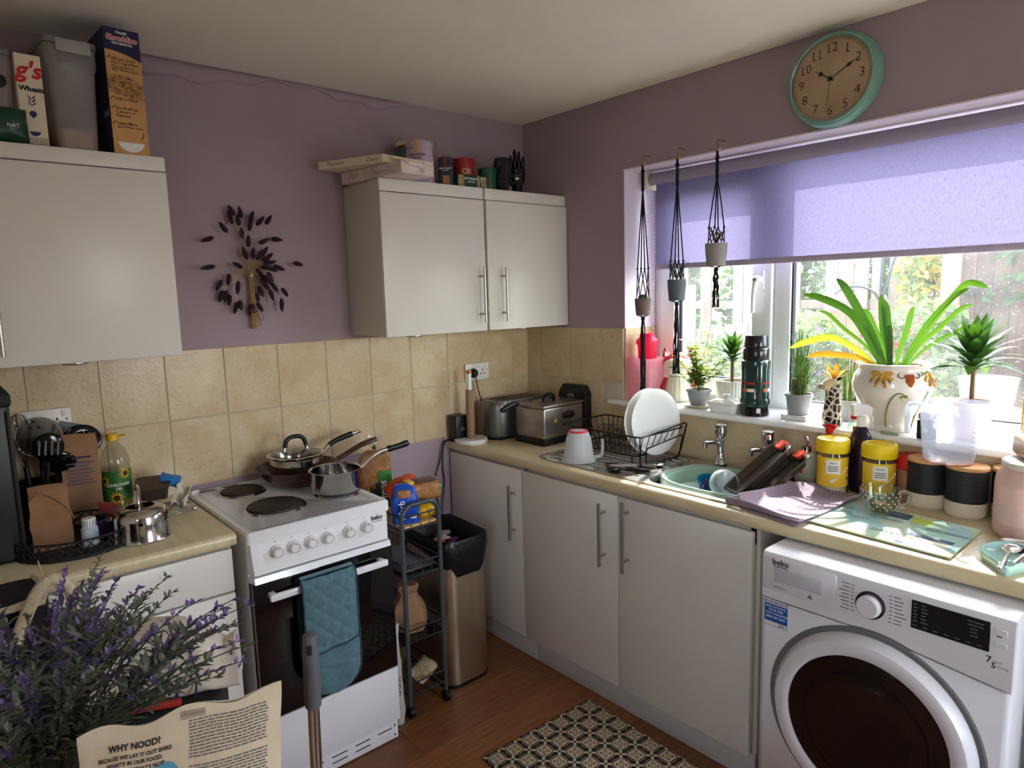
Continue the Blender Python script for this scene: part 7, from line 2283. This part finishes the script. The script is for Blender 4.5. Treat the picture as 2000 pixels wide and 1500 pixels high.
# ------------------------------------------------ macrame hangers
mcord = mat('black_cotton_cord', (20, 17, 22), .9, var=.25, scale=200, bump=.4, bscale=300)
mbrass = mat('brass_hook', (186, 156, 100), .25, metal=1)
def hanger(label, y, zk, zp, zb, zend, pr_, mpot, xh=-.055, plantfn=None, ptop=2.118):
    t_ = thing('macrame_hanger', label, 'plant hanger', (xh, y, ptop))
    Z = lambda z: z-ptop
    # hook in the wall above the recess
    MB().tube([(-xh-.0, 0, .035), (.01, 0, .035), (0, 0, .03), (0, 0, .012)], .0022, 6).build('wall_hook', mbrass, t_)
    MB().tube([(.0, .011*math.cos(a), .004+.011*math.sin(a)) for a in [2*PI*i/18 for i in range(18)]], .0018, 6, closed=True).build('hook_ring', mbrass, t_)
    MB().ell((0, 0, -.03), .0075, .0085, .011).tube([(0, 0, -.008), (0, 0, -.03)], .005, 8).build('top_knot', mcord, t_)
    zt = -.05
    MB().tube([(0, 0, -.03), (0, 0, zt-.06)], [.006, .0065], 8).build('wrapped_cords', mcord, t_)
    pts4 = [(pr_*1.0*math.cos(a), pr_*1.0*math.sin(a)) for a in (R(20), R(110), R(200), R(290))]
    for i, (px, py) in enumerate(pts4):
        kx, ky = px*.68, py*.68
        for s_ in (-1, 1):
            MB().tube([(s_*.0015, 0, zt-.05), (kx*.5+s_*.0015, ky*.5, lerp(zt, Z(zk), .55)), (kx+s_*.0015, ky, Z(zk))], .0017, 5).build('cord', mcord, t_)
        MB().ell((kx, ky, Z(zk)), .0045, .0045, .006, 8, 6).build('knot', mcord, t_)
        for j in (0, 1):
            nx, ny = pts4[(i+j) % 4]
            mx_, my_ = ((px+nx)/2 if j else (pts4[i-1][0]+px)/2)*1.25, ((py+ny)/2 if j else (pts4[i-1][1]+py)/2)*1.25
            MB().tube([(kx, ky, Z(zk)), (mx_*.95, my_*.95, Z(zp)+.005), (mx_*1.0, my_*1.0, lerp(Z(zp), Z(zb), .35)), (mx_*.85, my_*.85, Z(zb)), (0, 0, Z(zb)-.008)], .0021, 5).build('cord', mcord, t_)
    MB().ell((0, 0, Z(zb)-.014), .009, .009, .010).build('bottom_knot', mcord, t_)
    rnd = random.Random(int(y*1000))
    for k in range(9):
        a = 2*PI*k/9
        r_ = .006
        pts = [(r_*.6*math.cos(a), r_*.6*math.sin(a), Z(zb)-.02)]
        nseg = 7
        for q_ in range(1, nseg+1):
            f_ = q_/nseg
            pts.append((r_*(1+.5*f_)*math.cos(a)+rnd.uniform(-.003, .003), r_*(1+.8*f_)*math.sin(a)+rnd.uniform(-.003, .003), lerp(Z(zb)-.02, Z(zend), f_)))
        MB().tube(smoothpath(pts, 2), .0024, 5).build('tassel_strand', mcord, t_)
    p_ = thing('hanging_pot', plantfn[0], 'plant pot', (xh, y, zb))
    hh = zp-zb
    MB().lathe([(0, 0), (pr_*.8, 0), (pr_*.84, .003), (pr_*.98, hh*.7), (pr_, hh), (pr_*.93, hh), (pr_*.78, .006), (0, .006)], 30).build('pot', mpot, p_)
    MB().lathe([(pr_*.93, hh-.008), (0, hh-.005)], 18).build('soil', M['soil'], p_)
    plantfn[1](p_, hh)
def cactus(p_, hh):
    MB().lathe([(.018, 0), (.02, .012), (.014, .022), (0, .024)], 14, (0, 0, hh-.006)).build('cactus', mat('cactus_green', (70, 84, 50), .8, bump=.5), p_)
def spiky(p_, hh):
    for k in range(14):
        a = k*2.4
        leaf(MB(), (0, 0, hh-.006), (math.cos(a)*.6, math.sin(a)*.6, 1), random.uniform(.05, .11), .006, .25, 5).build('leaf', mat('dusty_green', (90, 110, 96), .7), p_, smooth=80)
def succ(p_, hh):
    for k in range(5):
        a = k*1.25
        tp = (math.cos(a)*.022, math.sin(a)*.022, hh+random.uniform(.03, .06))
        MB().tube([(0, 0, hh-.006), (tp[0]*.5, tp[1]*.5, hh+.02), tp], .003, 6).build('stem', mat('twig', (90, 70, 50), .8), p_)
        for j in range(4):
            leaf(MB(), tp, (math.cos(j*1.6), math.sin(j*1.6), .3), .022, .012, .2, 3).build('leaf', mat('dusty_green', (104, 112, 90), .7), p_, smooth=80)
hanger('black macrame plant hanger at the left reveal holding a brown pot', -.806, 1.686, 1.56, 1.488, 1.156, .035, mat('taupe_pot', (110, 94, 88), .6), plantfn=('small taupe pot with a cactus in the left hanger', cactus))
hanger('black macrame plant hanger in the middle holding a slate pot', -.979, 1.709, 1.635, 1.549, 1.247, .038, mat('slate_pot', (84, 96, 102), .55), plantfn=('slate grey pot with a spiky plant in the middle hanger', spiky))
hanger('black macrame plant hanger on the right holding a pale grey pot', -1.16, 1.826, 1.767, 1.681, 1.522, .042, mat('pale_grey_pot', (146, 142, 140), .55), plantfn=('pale grey pot with a twiggy succulent in the right hanger', succ))

# ------------------------------------------------ wall clock
ck_ = thing('wall_clock', 'round sage green wall clock showing ten past ten above the window', 'clock', (-.002, -1.575, 2.272), -PI/2)
msg = mat('sage_green_enamel', (112, 156, 138), .3, coat=.3, var=.08, scale=20)
rot = Matrix.Rotation(R(90), 4, 'X')
CR = .152
MB().lathe([(CR*.86, .046), (CR*.89, .052), (CR*.92, .05), (CR*.93, .044), (CR*.955, .042), (CR*.97, .036), (CR, .012), (CR, .0), (0, 0)], 72).xf(rot).build('case', msg, ck_)
def facemat():
    m = mat('aged_paper_dial', (176, 146, 112), .7, col2=(196, 168, 134), scale=12, detail=5)
    return m
MB().lathe([(0, .04), (CR*.87, .04)], 64).xf(rot).build('dial', facemat(), ck_)
MB().lathe([(CR*.80, .0404), (CR*.806, .0404)], 64).xf(rot).build('minute_track', M['print_grey'], ck_)
MB().lathe([(CR*.83, .0404), (CR*.836, .0404)], 64).xf(rot).build('minute_track', M['print_grey'], ck_)
def slab(s, size):
    # numeral with slab serifs added to the 1 and 7 style strokes
    return s
for hr_ in range(1, 13):
    a = R(90-30*hr_)
    r_ = CR*.655
    x_, z_ = r_*math.cos(a), r_*math.sin(a)
    text_on(ck_, str(hr_), .042, (x_, -.0402, z_-.0145), (1, 0, 0), (0, 0, 1), M['print_black'], bold=-.0003)
    for j, chx in enumerate(str(hr_)):
        if chx == '1':
            w_ = .0215
            xo = x_+((j-.5)*w_ if len(str(hr_)) == 2 else 0)+.002
            MB().box(xo-.006, -.0412, z_-.0148, xo+.007, -.0404, z_-.0128).build('numeral_serif', M['print_black'], ck_, smooth=0)
def hand(a_deg, L_, w_, y_, sp, name):
    a = R(a_deg)
    d_, n_ = V((math.cos(a), 0, math.sin(a))), V((-math.sin(a), 0, math.cos(a)))
    pts = [(-.012, w_*.5), (L_*.55, w_*.5), (L_*.66, sp), (L_*.78, w_*.4), (L_, .0004)]
    out = [d_*p+n_*q for p, q in pts]+[d_*p-n_*q for p, q in pts[::-1]]
    n2 = len(out)
    MB().add([(p.x, y_, p.z) for p in out]+[(p.x, y_-.0012, p.z) for p in out], [tuple(range(n2)), tuple(range(n2, 2*n2))[::-1]]+[(i, (i+1) % n2, n2+(i+1) % n2, n2+i) for i in range(n2)]).build(name, M['print_black'], ck_, smooth=0)
hand(90-30*10.15, CR*.40, .0035, -.0425, .009, 'hour_hand')
hand(90-6*10.4, CR*.66, .003, -.0445, .006, 'minute_hand')
hand(90-6*31, CR*.68, .0011, -.0465, .0008, 'second_hand')
MB().cyl((0, -.041, 0), (0, -.049, 0), .006, n=16).build('hub', M['print_black'], ck_)
MB().lathe([(0, .047), (CR*.86, .0465)], 64).xf(rot).build('glass', clearmat('clock_glass', (250, 250, 250), .03, .08), ck_)
# ------------------------------------------------ foreground table with bags and flowers
ft = thing('side_table', 'small wooden table at the lower left under the lavender', 'table', (-2.28, -1.4, 0))
mtw = woodmat('oak_table', (140, 98, 60), (166, 122, 80), .4, stretch=(1, 12, 12))
MB().rbox(-.27, -.39, .655, .27, .39, .68, .006).build('table_top', mtw, ft)
for sx_ in (-1, 1):
    for sy_ in (-1, 1):
        MB().rbox(sx_*.235-.02, sy_*.35-.02, 0, sx_*.235+.02, sy_*.35+.02, .655, .004).build('leg', mtw, ft)
MB().rbox(-.235, -.36, .58, .235, -.34, .655, .002).rbox(-.235, .34, .58, .235, .36, .655, .002).build('apron', mtw, ft)
FT = .6815
# paper packet with print
nb = thing('pet_food_bag', 'cream printed paper food bag standing upright in the foreground', 'paper bag', (-2.172, -1.62, FT))
TL, TR_ = V((-2.292, -1.542, .976)), V((-2.065, -1.725, 1.045))
U2 = V((TR_.x-TL.x, TR_.y-TL.y, 0))
wd_ = U2.length
U2.normalize()
nrm = V((-U2.y, U2.x, 0))       # away from the camera
nrm = nrm if nrm.dot(V((1, 1, 0))) > 0 else -nrm
mnb = mat('cream_kraft_print', (208, 188, 158), .75, col2=(222, 208, 184), scale=10, bump=.2, bscale=40)
hL, hR = TL.z-FT, TR_.z-FT
orgb = V((TL.x+TR_.x, TL.y+TR_.y, 0))/2-V((-2.172, -1.62, 0))
def bagp(u, v, f_):
    top = lerp(hL, hR, u)
    w2 = (u-.5)*wd_
    bulge = .028*(1-v**3)*(max(0, 1-(2*u-1)**4))
    p = orgb+U2*w2*(1+.01*math.sin(v*8))+V((0, 0, v*top+(.006*math.sin(u*14) if v > .97 else 0)))
    tilt = -nrm*.03*(1-v)
    return p+tilt+(-nrm if f_ else nrm)*(bulge+.001)+V(noise.noise_vector(V((u*5, v*6, f_))))*.004*v
MB().sheet(lambda u, v: bagp(u, v, 1), 24, 24).sheet(lambda u, v: bagp(u, v, 0), 24, 24).build('bag', mnb, nb, smooth=60)
tops = (bagp(1, 1, 1)-bagp(0, 1, 1)).normalized()
vv = (bagp(.5, .9, 1)-bagp(.5, .5, 1)).normalized()
vv = (vv-tops*vv.dot(tops)).normalized()
nf = tops.cross(vv)
def on_bag(s, size, u, v, al='CENTER', b=0, mm=None):
    vs, fs = text_geo(s, size, al, b)
    out = []
    for p in vs:
        # lay the print along the bag's own surface
        uu = u+p.x/wd_
        vv_ = v+(p.y)/((hL+hR)/2)
        q_ = bagp(uu, vv_, 1)
        out.append(q_-nrm*.0012)
    MB().add(out, fs).build('lettering', mm or M['print_black'], nb, smooth=0)
on_bag('WHY NOOD?', .0125, .29, .895, b=.0004)
on_bag('BECAUSE WE LAY IT OUT BARE:', .0076, .29, .86, b=.0002)
on_bag("WHAT'S IN OUR FOOD,", .0076, .29, .833, b=.0002)
on_bag("AS WELL AS WHAT'S NOT.", .0076, .29, .806, b=.0002)
MB().add([bagp(.44+.075*math.cos(t_), .745+.07*math.sin(t_), 1)-nrm*.0012 for t_ in [2*PI*i/28 for i in range(28)]], [tuple(range(28))]).build('blue_disc', mat('sky_blue_print', (88, 156, 186), .6), nb, smooth=0)
for k, (u0, v0, c_) in enumerate(((.24, .75, (206, 140, 60)), (.29, .735, (190, 110, 50)))):
    MB().add([bagp(u0+du, v0+dv, 1)-nrm*.001 for du, dv in ((0, 0), (.06, .01), (.05, .05), (.01, .04))], [(0, 1, 2, 3)]).build('print_panel', mat('orange_print', c_, .6), nb, smooth=0)
rn = random.Random(4)
lines = MB()
for k in range(30):
    v0 = .945-k*.0125
    if k in (12, 13, 22):
        continue
    u0 = .56
    while u0 < .93:
        l_ = rn.uniform(.012, .04)
        lines.add([bagp(min(u0+a_, .94), v0+b_, 1)-nrm*.001 for a_, b_ in ((0, 0), (l_, 0), (l_, .0055), (0, .0055))], [(0, 1, 2, 3)])
        u0 += l_+.006
lines.build('small_print', M['print_grey'], nb, smooth=0)['kind'] = 'stuff'
for k in range(3):
    MB().add([bagp(.52+a_, .975-k*.008+b_, 1)-nrm*.001 for a_, b_ in ((0, 0), (.12, 0), (.12, .004), (0, .004))], [(0, 1, 2, 3)]).build('stamp_print', mat('pale_stamp', (150, 136, 118), .7), nb, smooth=0)

# lavender in a glass vase
lv = thing('lavender_vase', 'bushy artificial lavender in a clear glass vase', 'plant', (-2.315, -1.33, FT))
MB().lathe([(0, 0), (.05, 0), (.054, .004), (.056, .02), (.06, .19), (.063, .215), (.0605, .215), (.057, .19), (.053, .02), (0, .012)], 36).build('glass_vase', clearmat('vase_glass', (226, 232, 230), .04, .2), lv)
mst = mat('grey_green_stem', (62, 72, 52), .8, var=.2)
mlv = translucent('grey_green_leaf', (126, 136, 118), .25, .7, (150, 164, 124), var=.3, scale=30)
mfl = [translucent('lavender_flower', c, .3, .8, c, var=.25, scale=60) for c in ((130, 110, 170), (154, 132, 192), (116, 98, 148))]
rn = random.Random(11)
RT = V((.757, -.653, 0))      # room direction to the right of the vase
for k in range(110):
    az = rn.uniform(0, 2*PI)
    spread = rn.uniform(.06, .25)
    L_ = rn.uniform(.24, .36)
    if k < 16:
        # long sprays leaning right
        tip = RT*rn.uniform(.24, .37)+V((.2, .25, 0))*rn.uniform(-.1, .2)+V((0, 0, rn.uniform(.31, .42)))
    else:
        tip = V((math.cos(az)*spread, math.sin(az)*spread, .20+L_*rn.uniform(.35, .82)))
        tip += -RT*.03
        if tip.dot(RT) > .06:
            tip.z = max(tip.z, .38)
    b0 = V((rn.uniform(-.02, .02), rn.uniform(-.02, .02), .05))
    pth = bez(tuple(b0), tuple(b0+V((tip.x*.12, tip.y*.12, .14))), tuple(V((tip.x*.6, tip.y*.6, tip.z*.9))), tuple(tip), 12)
    sp = MB().tube(pth, [.0016]*9+[.0013, .0011, .0009, .0006], 5)
    so2 = sp.build('stem', mst, lv)
    lm, fm = MB(), MB()
    for i in range(4, 10):
        for s_ in range(4):
            a = rn.uniform(0, 2*PI)
            tg = (pth[i+1]-pth[i]).normalized()
            sd_ = V((math.cos(a), math.sin(a), rn.uniform(-.2, .6)))
            leaf(lm, pth[i], (tg*.7+sd_).normalized(), rn.uniform(.025, .045), rn.uniform(.006, .011), .5, 3)
    fl_ = rn.random() < .72
    for i in range(7, 13):
        p = pth[min(i, 12)]
        tg = (pth[min(i+1, 12)]-pth[i-1]).normalized()
        for s_ in range(9):
            a = rn.uniform(0, 2*PI)
            sd_ = V((math.cos(a), math.sin(a), rn.uniform(-.5, .8))).normalized()
            q_ = p-tg*rn.uniform(0, .022)
            leaf(fm, q_, (tg*.8+sd_).normalized(), rn.uniform(.010, .017)*(1.25-.08*(i-8)), .0065, .1, 2)
    lm.build('leaves', mlv, so2, smooth=80)['kind'] = 'stuff'
    fm.build('florets', mfl[k % 3] if fl_ else mlv, so2, smooth=80)['kind'] = 'stuff'

# white bread bag behind
wbg = thing('bread_bag', 'white sliced bread bag with blue lettering behind the lavender', 'bread', (-2.11, -1.14, FT), math.atan2(U2.y, U2.x)+R(14))
mwb = translucent('white_bread_film', (236, 228, 214), .25, .25)
mb = MB().loft([[(x, y, z) for y, z in rrect(-.06*s_, .0, .06*s_, .13*s_+.02, .04*s_, 5)] for x, s_ in ((-.15, .7), (-.12, 1), (0, 1.02), (.06, .98), (.10, .8), (.14, .6), (.165, .7))])
crumple(subdiv(mb, 1), .007, 22, 3, keep=lambda p: p.z < .004).xf(Matrix.Translation((0, 0, .10))).build('bag', mwb, wbg, smooth=60)
text_on(wbg, 'the', .05, (-.005, -.066, .168), (1, 0, .18), (-.18, 0, 1), M['print_navy'], bold=.001, off=.013)
text_on(wbg, 'family', .05, (.012, -.067, .130), (1, 0, .18), (-.18, 0, 1), M['print_navy'], bold=.001, off=.013)
MB().tube([(.085, -.062, .11), (.092, -.062, .16), (.08, -.055, .22)], .0022, 6).build('blue_line', M['print_navy'], wbg)
MB().rbox(-.06, -.072, .102, .06, -.058, .116, .004).build('red_band', mat('red_band', (170, 44, 34), .4), wbg)
o_ = thing('lunch_bag', 'black zipped bag lying under the white bread bag', 'bag', (-2.11, -1.14, FT), math.atan2(U2.y, U2.x)+R(14))
crumple(subdiv(MB().rbox(-.15, -.075, 0, .13, .07, .098, .02, 3), 1), .002, 30, 3, keep=lambda p: p.z < .004 or p.z > .09).build('bag', M['softblack'], o_)
MB().tube([(-.14, -.077, .05), (.12, -.077, .05)], .002, 5).build('zip', M['print_grey'], o_)

# tote bag at the left edge, hanging from the drawer handle side of the worktop
tb_ = thing('tote_bag', 'black and cream checked tote bag with rope handle at the left edge', 'bag', (-2.42, -.89, 0))
mck = mat('black_canvas', (26, 20, 30), .9, var=.2)
MB().loft([[(x, y, z) for x, y in rrect(-.16, -.085, .16*s_, .085, .04)] for z, s_ in ((.0, .9), (.3, 1), (.7, 1.02), (.985, 1.0))]).build('bag', mck, tb_)
mln = mat('cream_stitch', (206, 196, 172), .8)
for k in range(5):
    z_ = .55+k*.1
    MB().tube([(.161, -.08, z_), (.163, 0, z_+.035), (.161, .08, z_+.07)], .0015, 5).build('check_line', mln, tb_)
    MB().tube([(-.15+k*.075, -.087, .45), (-.14+k*.075, -.087, .97)], .0015, 5).build('check_line', mln, tb_)
    MB().tube([(-.16, -.087, z_), (.15, -.087, z_+.05)], .0015, 5).build('check_line', mln, tb_)
mrp = mat('cream_cotton_rope', (214, 200, 172), .9, var=.15, scale=120, bump=.4, bscale=200)
MB().tube([(-.16, -.088, .985), (.15, -.088, .985), (.163, 0, .985), (.15, .088, .985)], .008, 8).build('rim_binding', mrp, tb_)
MB().tube(smoothpath([(.06, -.095, .80), (.10, -.1, .93), (.145, -.105, 1.02), (.175, -.105, 1.03), (.20, -.10, .99), (.195, -.095, .93), (.16, -.09, .86)], 5), .015, 10, flat=.8).build('rope_handle', mrp, tb_)

# mop handle
mp_ = thing('mop_handle', 'steel mop pole with a grey grip standing in the foreground', 'mop', (-2.005, -1.645, 0))
top = V((-1.939+2.005, -1.547+1.645, 1.012))
g0 = V((-1.976+2.005, -1.601+1.645, .90))
axis = (top-g0).normalized()
axis = (axis*.15+V((.02, .03, 1)).normalized()*.85).normalized()
base = top-axis*(top.z/axis.z)
MB().tube([base+axis*.03, top-axis*.12], .0105, 16).build('pole', M['chrome'], mp_)
MB().tube([top-axis*.135, top-axis*.13, top-axis*.03, top-axis*.006, top], [.0135, .0145, .0145, .0125, .004], 16).build('grip', mat('grey_rubber_grip', (92, 94, 100), .55, var=.08), mp_)
cdir = V((-.55, -.8, 0)).normalized()
hc = top-axis*.028+cdir*.0125
MB().rbox(-.005, -.004, -.009, .005, .004, .009, .003).xf(Matrix.Translation(tuple(hc)) @ Matrix.Rotation(math.atan2(cdir.y, cdir.x)+R(90), 4, 'Z')).build('hang_hole', M['softblack'], mp_)
MB().rbox(-.14, -.05, 0, .14, .05, .03, .01).xf(Matrix.Translation((base.x, base.y, 0))).build('mop_head', mat('grey_mop_pad', (150, 150, 150), .9, bump=.5), mp_)
# ------------------------------------------------ garden outside the window
gnd = struct(MB().box(.3, -9, -.2, 14, 10, -.12).box(-9, -14, -.2, .3, YR-.21, -.12).box(-12, YR-.21, -.2, XL-.21, 9, -.12).build('ground', mat('pale_paving', (132, 128, 120), .9, var=.1, scale=3), smooth=0))
mw1 = [mat('weathered_board', c, .9, var=.18, scale=6, stretch=(4, 4, .4), bump=.3, bscale=40) for c in ((126, 112, 98), (112, 100, 88), (140, 128, 114))]
mw2 = [mat('orange_brown_plank', c, .9, var=.2, scale=6, stretch=(4, 4, .4), bump=.3) for c in ((140, 100, 70), (128, 108, 88), (118, 90, 68))]
mw3 = [mat('dark_shed_board', c, .85, var=.2, scale=8, stretch=(6, 6, .3), bump=.4) for c in ((74, 54, 45), (82, 62, 52), (66, 49, 42))]
bcache = {}
def board(parent, x, y0, y1, z0, z1, m_, th=.022, name='board'):
    o_ = MB().rbox(x, min(y0, y1), z0, x+th, max(y0, y1), z1, .003, 1).build(name, m_, parent)
    return o_
tf = thing('picket_fence', 'tall weathered wide board fence with gaps in front of the hedge', 'fence', (3.8, .5, -.12))
rn = random.Random(21)
for i, (a, b) in enumerate(((2.6, 2.47), (2.4, 2.28), (2.1, 1.98), (1.76, 1.63), (1.47, 1.34), (1.09, .985), (.975, .865), (.845, .775), (.52, .40), (.162, .05), (.035, -.085), (-.095, -.205), (-.235, -.30), (-.375, -.49), (-.62, -.74))):
    o_ = board(tf, 0, a-.5, b-.5, 0, rn.uniform(2.35, 2.6), mw1[i % 3])
for z_ in (.6, 1.5, 2.3):
    MB().rbox(.022, -1.3, z_, .06, 2.2, z_+.08, .004).build('rail', mw1[1], tf)
lf = thing('plank_fence', 'lower brown plank fence running in front of the tall fence', 'fence', (3.0, .5, -.12))
y_ = 1.75
i = 0
while y_ > -.62:
    zt = 1.33+.19*(1-max(0, min(1, (y_+.2)/1.3)))
    board(lf, 0, y_-.5, y_-.112-.5, 0, zt+rn.uniform(-.012, .012), mw2[i % 3] if y_ < .3 else mw1[i % 3])
    y_ -= .118
    i += 1
MB().rbox(.022, -1.1, .4, .06, 1.25, .48, .004).rbox(.022, -1.1, 1.05, .06, 1.25, 1.13, .004).build('rail', mw2[2], lf)
for yy in (1.02, .28):
    MB().rbox(-.05, yy-.5-.04, 0, .0-.002, yy-.5+.04, 1.75 if yy > 1 else 1.55, .006).build('post', mw1[2], lf)
sh = thing('garden_shed', 'dark brown timber shed wall at the right of the garden', 'shed', (2.9, -1.6, -.12))
y_ = -1.05
i = 0
while y_ > -3.6:
    board(sh, 0, y_+1.6, y_-.095+1.6, 0, 2.7, mw3[i % 3])
    y_ -= .097
    i += 1
MB().rbox(-.05, .44, 0, -.001, .55, 2.7, .006).build('corner_post', mat('grey_brown_post', (150, 122, 98), .9, var=.2, scale=5, stretch=(4, 4, .4)), sh)
MB().rbox(-.06, .33, 1.62, -.001, .42, 1.7, .01).build('wall_light', M['black'], sh)
MB().box(.03, -2, 0, .05, .54, 2.7).build('backing', mw3[0], sh, smooth=0)

def bush(name, label, c, rad, n_, ls, mats, cat='bush', seed=1, flowers=None, stems=True):
    t_ = thing(name, label, cat, (c[0], c[1], -.12))
    rnd = random.Random(seed)
    ms_ = [MB() for _ in mats]
    for i in range(n_):
        while True:
            p = V((rnd.uniform(-1, 1), rnd.uniform(-1, 1), rnd.uniform(-1, 1)))
            if .35 < p.length < 1:
                break
        p = V((p.x*rad[0], p.y*rad[1], p.z*rad[2]+c[2]+.12))
        d_ = V((rnd.uniform(-1, 1), rnd.uniform(-1, 1), rnd.uniform(-.6, .8))).normalized()
        s_ = V((rnd.uniform(-1, 1), rnd.uniform(-1, 1), rnd.uniform(-1, 1))).cross(d_).normalized()
        L_ = ls*rnd.uniform(.6, 1.3)
        n2 = d_.cross(s_)*L_*.12
        ms_[i % len(mats)].add([p, p+d_*L_*.5+s_*L_*.28+n2, p+d_*L_, p+d_*L_*.5-s_*L_*.28+n2], [(0, 1, 2), (0, 2, 3)])
    for k, m_ in enumerate(ms_):
        m_.build('foliage', mats[k], t_, smooth=0)['kind'] = 'stuff'
    if stems:
        for k in range(5):
            a = k*1.26
            MB().tube([(.05*math.cos(a), .05*math.sin(a), 0), (rad[0]*.4*math.cos(a), rad[1]*.4*math.sin(a), c[2]*.6), (rad[0]*.7*math.cos(a), rad[1]*.7*math.sin(a), c[2]+.1)], [.014, .01, .004], 6).build('stem', mat('bush_stem', (90, 70, 50), .9), t_)
    if flowers:
        for (mf_, nf, fs, box) in flowers:
            for i in range(nf):
                p = V((rnd.uniform(box[0], box[1])-c[0], rnd.uniform(box[2], box[3])-c[1], rnd.uniform(box[4], box[5])+.12))
                fm = MB()
                for k in range(5):
                    a = 2*PI*k/5
                    leaf(fm, (0, 0, 0), (-.5, math.cos(a), math.sin(a)), fs*rnd.uniform(.8, 1.2), fs*.8, .2, 2)
                o_ = fm.build('flower', mf_, t_, smooth=0)
                o_.location = p
    return t_
mh1 = [translucent('hedge_leaf', c, .35, .6, tc_, var=.3, scale=8) for c, tc_ in (((44, 78, 38), (74, 110, 44)), ((60, 98, 50), (90, 124, 50)), ((34, 62, 32), (60, 94, 36)))]
mb1 = [translucent('pale_shrub_leaf', c, .35, .6, tc_, var=.3, scale=8) for c, tc_ in (((98, 124, 66), (120, 140, 70)), ((124, 144, 88), (134, 150, 86)), ((70, 100, 52), (96, 120, 56)))]
my1 = [translucent('golden_leaf', (180, 166, 66), .3, .6, (170, 156, 60), var=.2, scale=8), mb1[0]]
for k, (yy, lab) in enumerate(((2.45, 'leafy green hedge section farthest left beyond the tall fence'), (1.0, 'leafy green hedge section seen beyond the casement pane'), (-.45, 'leafy green hedge section behind the strap leaved plant'), (-1.9, 'leafy green hedge section beyond the shed corner'))):
    bush('hedge', lab, (4.55, yy, 1.5), (.5, .6, 1.45), 3000, .13, mh1, 'hedge', 30+k)
mrd = translucent('red_flower', (200, 30, 60), .4, .6, (230, 40, 80))
mpu = translucent('purple_flower', (96, 70, 170), .4, .6, (130, 90, 210))
morf = translucent('orange_flower', (216, 80, 40), .4, .6, (240, 100, 60))
bush('flowering_shrub', 'pale green shrub with red fuchsia flowers behind the big planter', (2.2, -1.17, 1.12), (.35, .32, .36), 2600, .07, mb1, 'bush', 5, [(mrd, 26, .028, (1.82, 1.95, -1.35, -.85, 1.1, 1.42)), (morf, 10, .03, (1.82, 1.92, -1.3, -1.05, 1.05, 1.2))])
bush('flowering_shrub', 'variegated shrub with small purple flowers left of the planter', (2.2, -.42, 1.08), (.35, .32, .34), 2600, .065, mb1, 'bush', 6, [(mpu, 18, .024, (1.82, 1.95, -.8, -.3, 1.0, 1.35))])
bush('flowering_shrub', 'low pale shrub in front of the casement', (2.3, .35, .9), (.3, .42, .3), 1500, .065, mb1+mh1[:1], 'bush', 7)
bush('golden_shrub', 'golden yellow leaved shrub rising behind the fence', (3.32, -.83, 1.68), (.22, .2, .42), 420, .11, my1, 'bush', 8)
bush('ivy', 'dark ivy leaves growing on the shed wall', (2.84, -1.4, 1.6), (.03, .18, .16), 26, .1, mh1[:1], 'ivy', 9, stems=False)
# shepherd hook
hk = thing('garden_hook', 'black curled garden hanging hook before the fence', 'hook', (2.8, -.69, -.12))
mhk = mat('black_iron', (38, 42, 50), .5)
MB().tube([(0, 0, 0), (0, 0, 1.95)], .011, 8).build('pole', mhk, hk)
MB().tube([(0, .02+.16*(1-math.cos(t_)), 1.6+.1*math.sin(t_)) for t_ in [PI*i/14 for i in range(13)]], .009, 8).build('curl', mhk, hk)
MB().tube(smoothpath([(0, -.01, 1.6), (0, -.05, 1.75), (0, -.09, 1.9), (0, -.2, 2.0)], 5), .009, 8).build('curl', mhk, hk)
# rattan table with pots
rt2 = thing('rattan_table', 'grey woven garden table outside the window', 'table', (1.4, -1.75, -.12))
mrat = mat('grey_rattan', (96, 102, 112), .7, var=.35, scale=70, stretch=(1, .3, 4), bump=.6, bscale=90)
MB().rbox(-.3, -.5, .0, .3, .5, 1.06, .02).build('woven_body', mrat, rt2)
for k in range(20):
    MB().rbox(-.306, -.5, .06+k*.05, -.299, .5, .09+k*.05, .003, 1).build('woven_band', mrat, rt2)
MB().rbox(-.31, -.52, 1.061, .31, .52, 1.08, .006).build('glass_top', mat('pale_glass_top', (170, 186, 196), .1, coat=.5), rt2)
pt2 = thing('garden_pot', 'pale blue grey pot standing on the rattan table', 'plant pot', (1.3, -1.74, .96))
MB().lathe([(0, 0), (.09, 0), (.095, .005), (.115, .17), (.12, .19), (.11, .19), (.09, .02), (0, .015)], 30).build('pot', mat('pale_blue_pot', (190, 204, 214), .4), pt2)
bush('garden_succulent', 'grey green succulent on the rattan table', (1.28, -1.42, 1.02), (.1, .12, .06), 160, .07, [mb1[2]], 'plant', 12, stems=False)
bn2 = thing('garden_bench', 'weathered slatted bench seen through the casement', 'bench', (1.7, .35, -.12))
for k in range(5):
    MB().rbox(-.2+k*.085, -.5, .60, -.125+k*.085, .5, .625, .004).build('slat', mw1[2], bn2)
for s_ in (-1, 1):
    for x_ in (-.17, .17):
        MB().rbox(x_-.025, s_*.42-.025, 0, x_+.025, s_*.42+.025, .6, .004).build('leg', mw1[1], bn2)
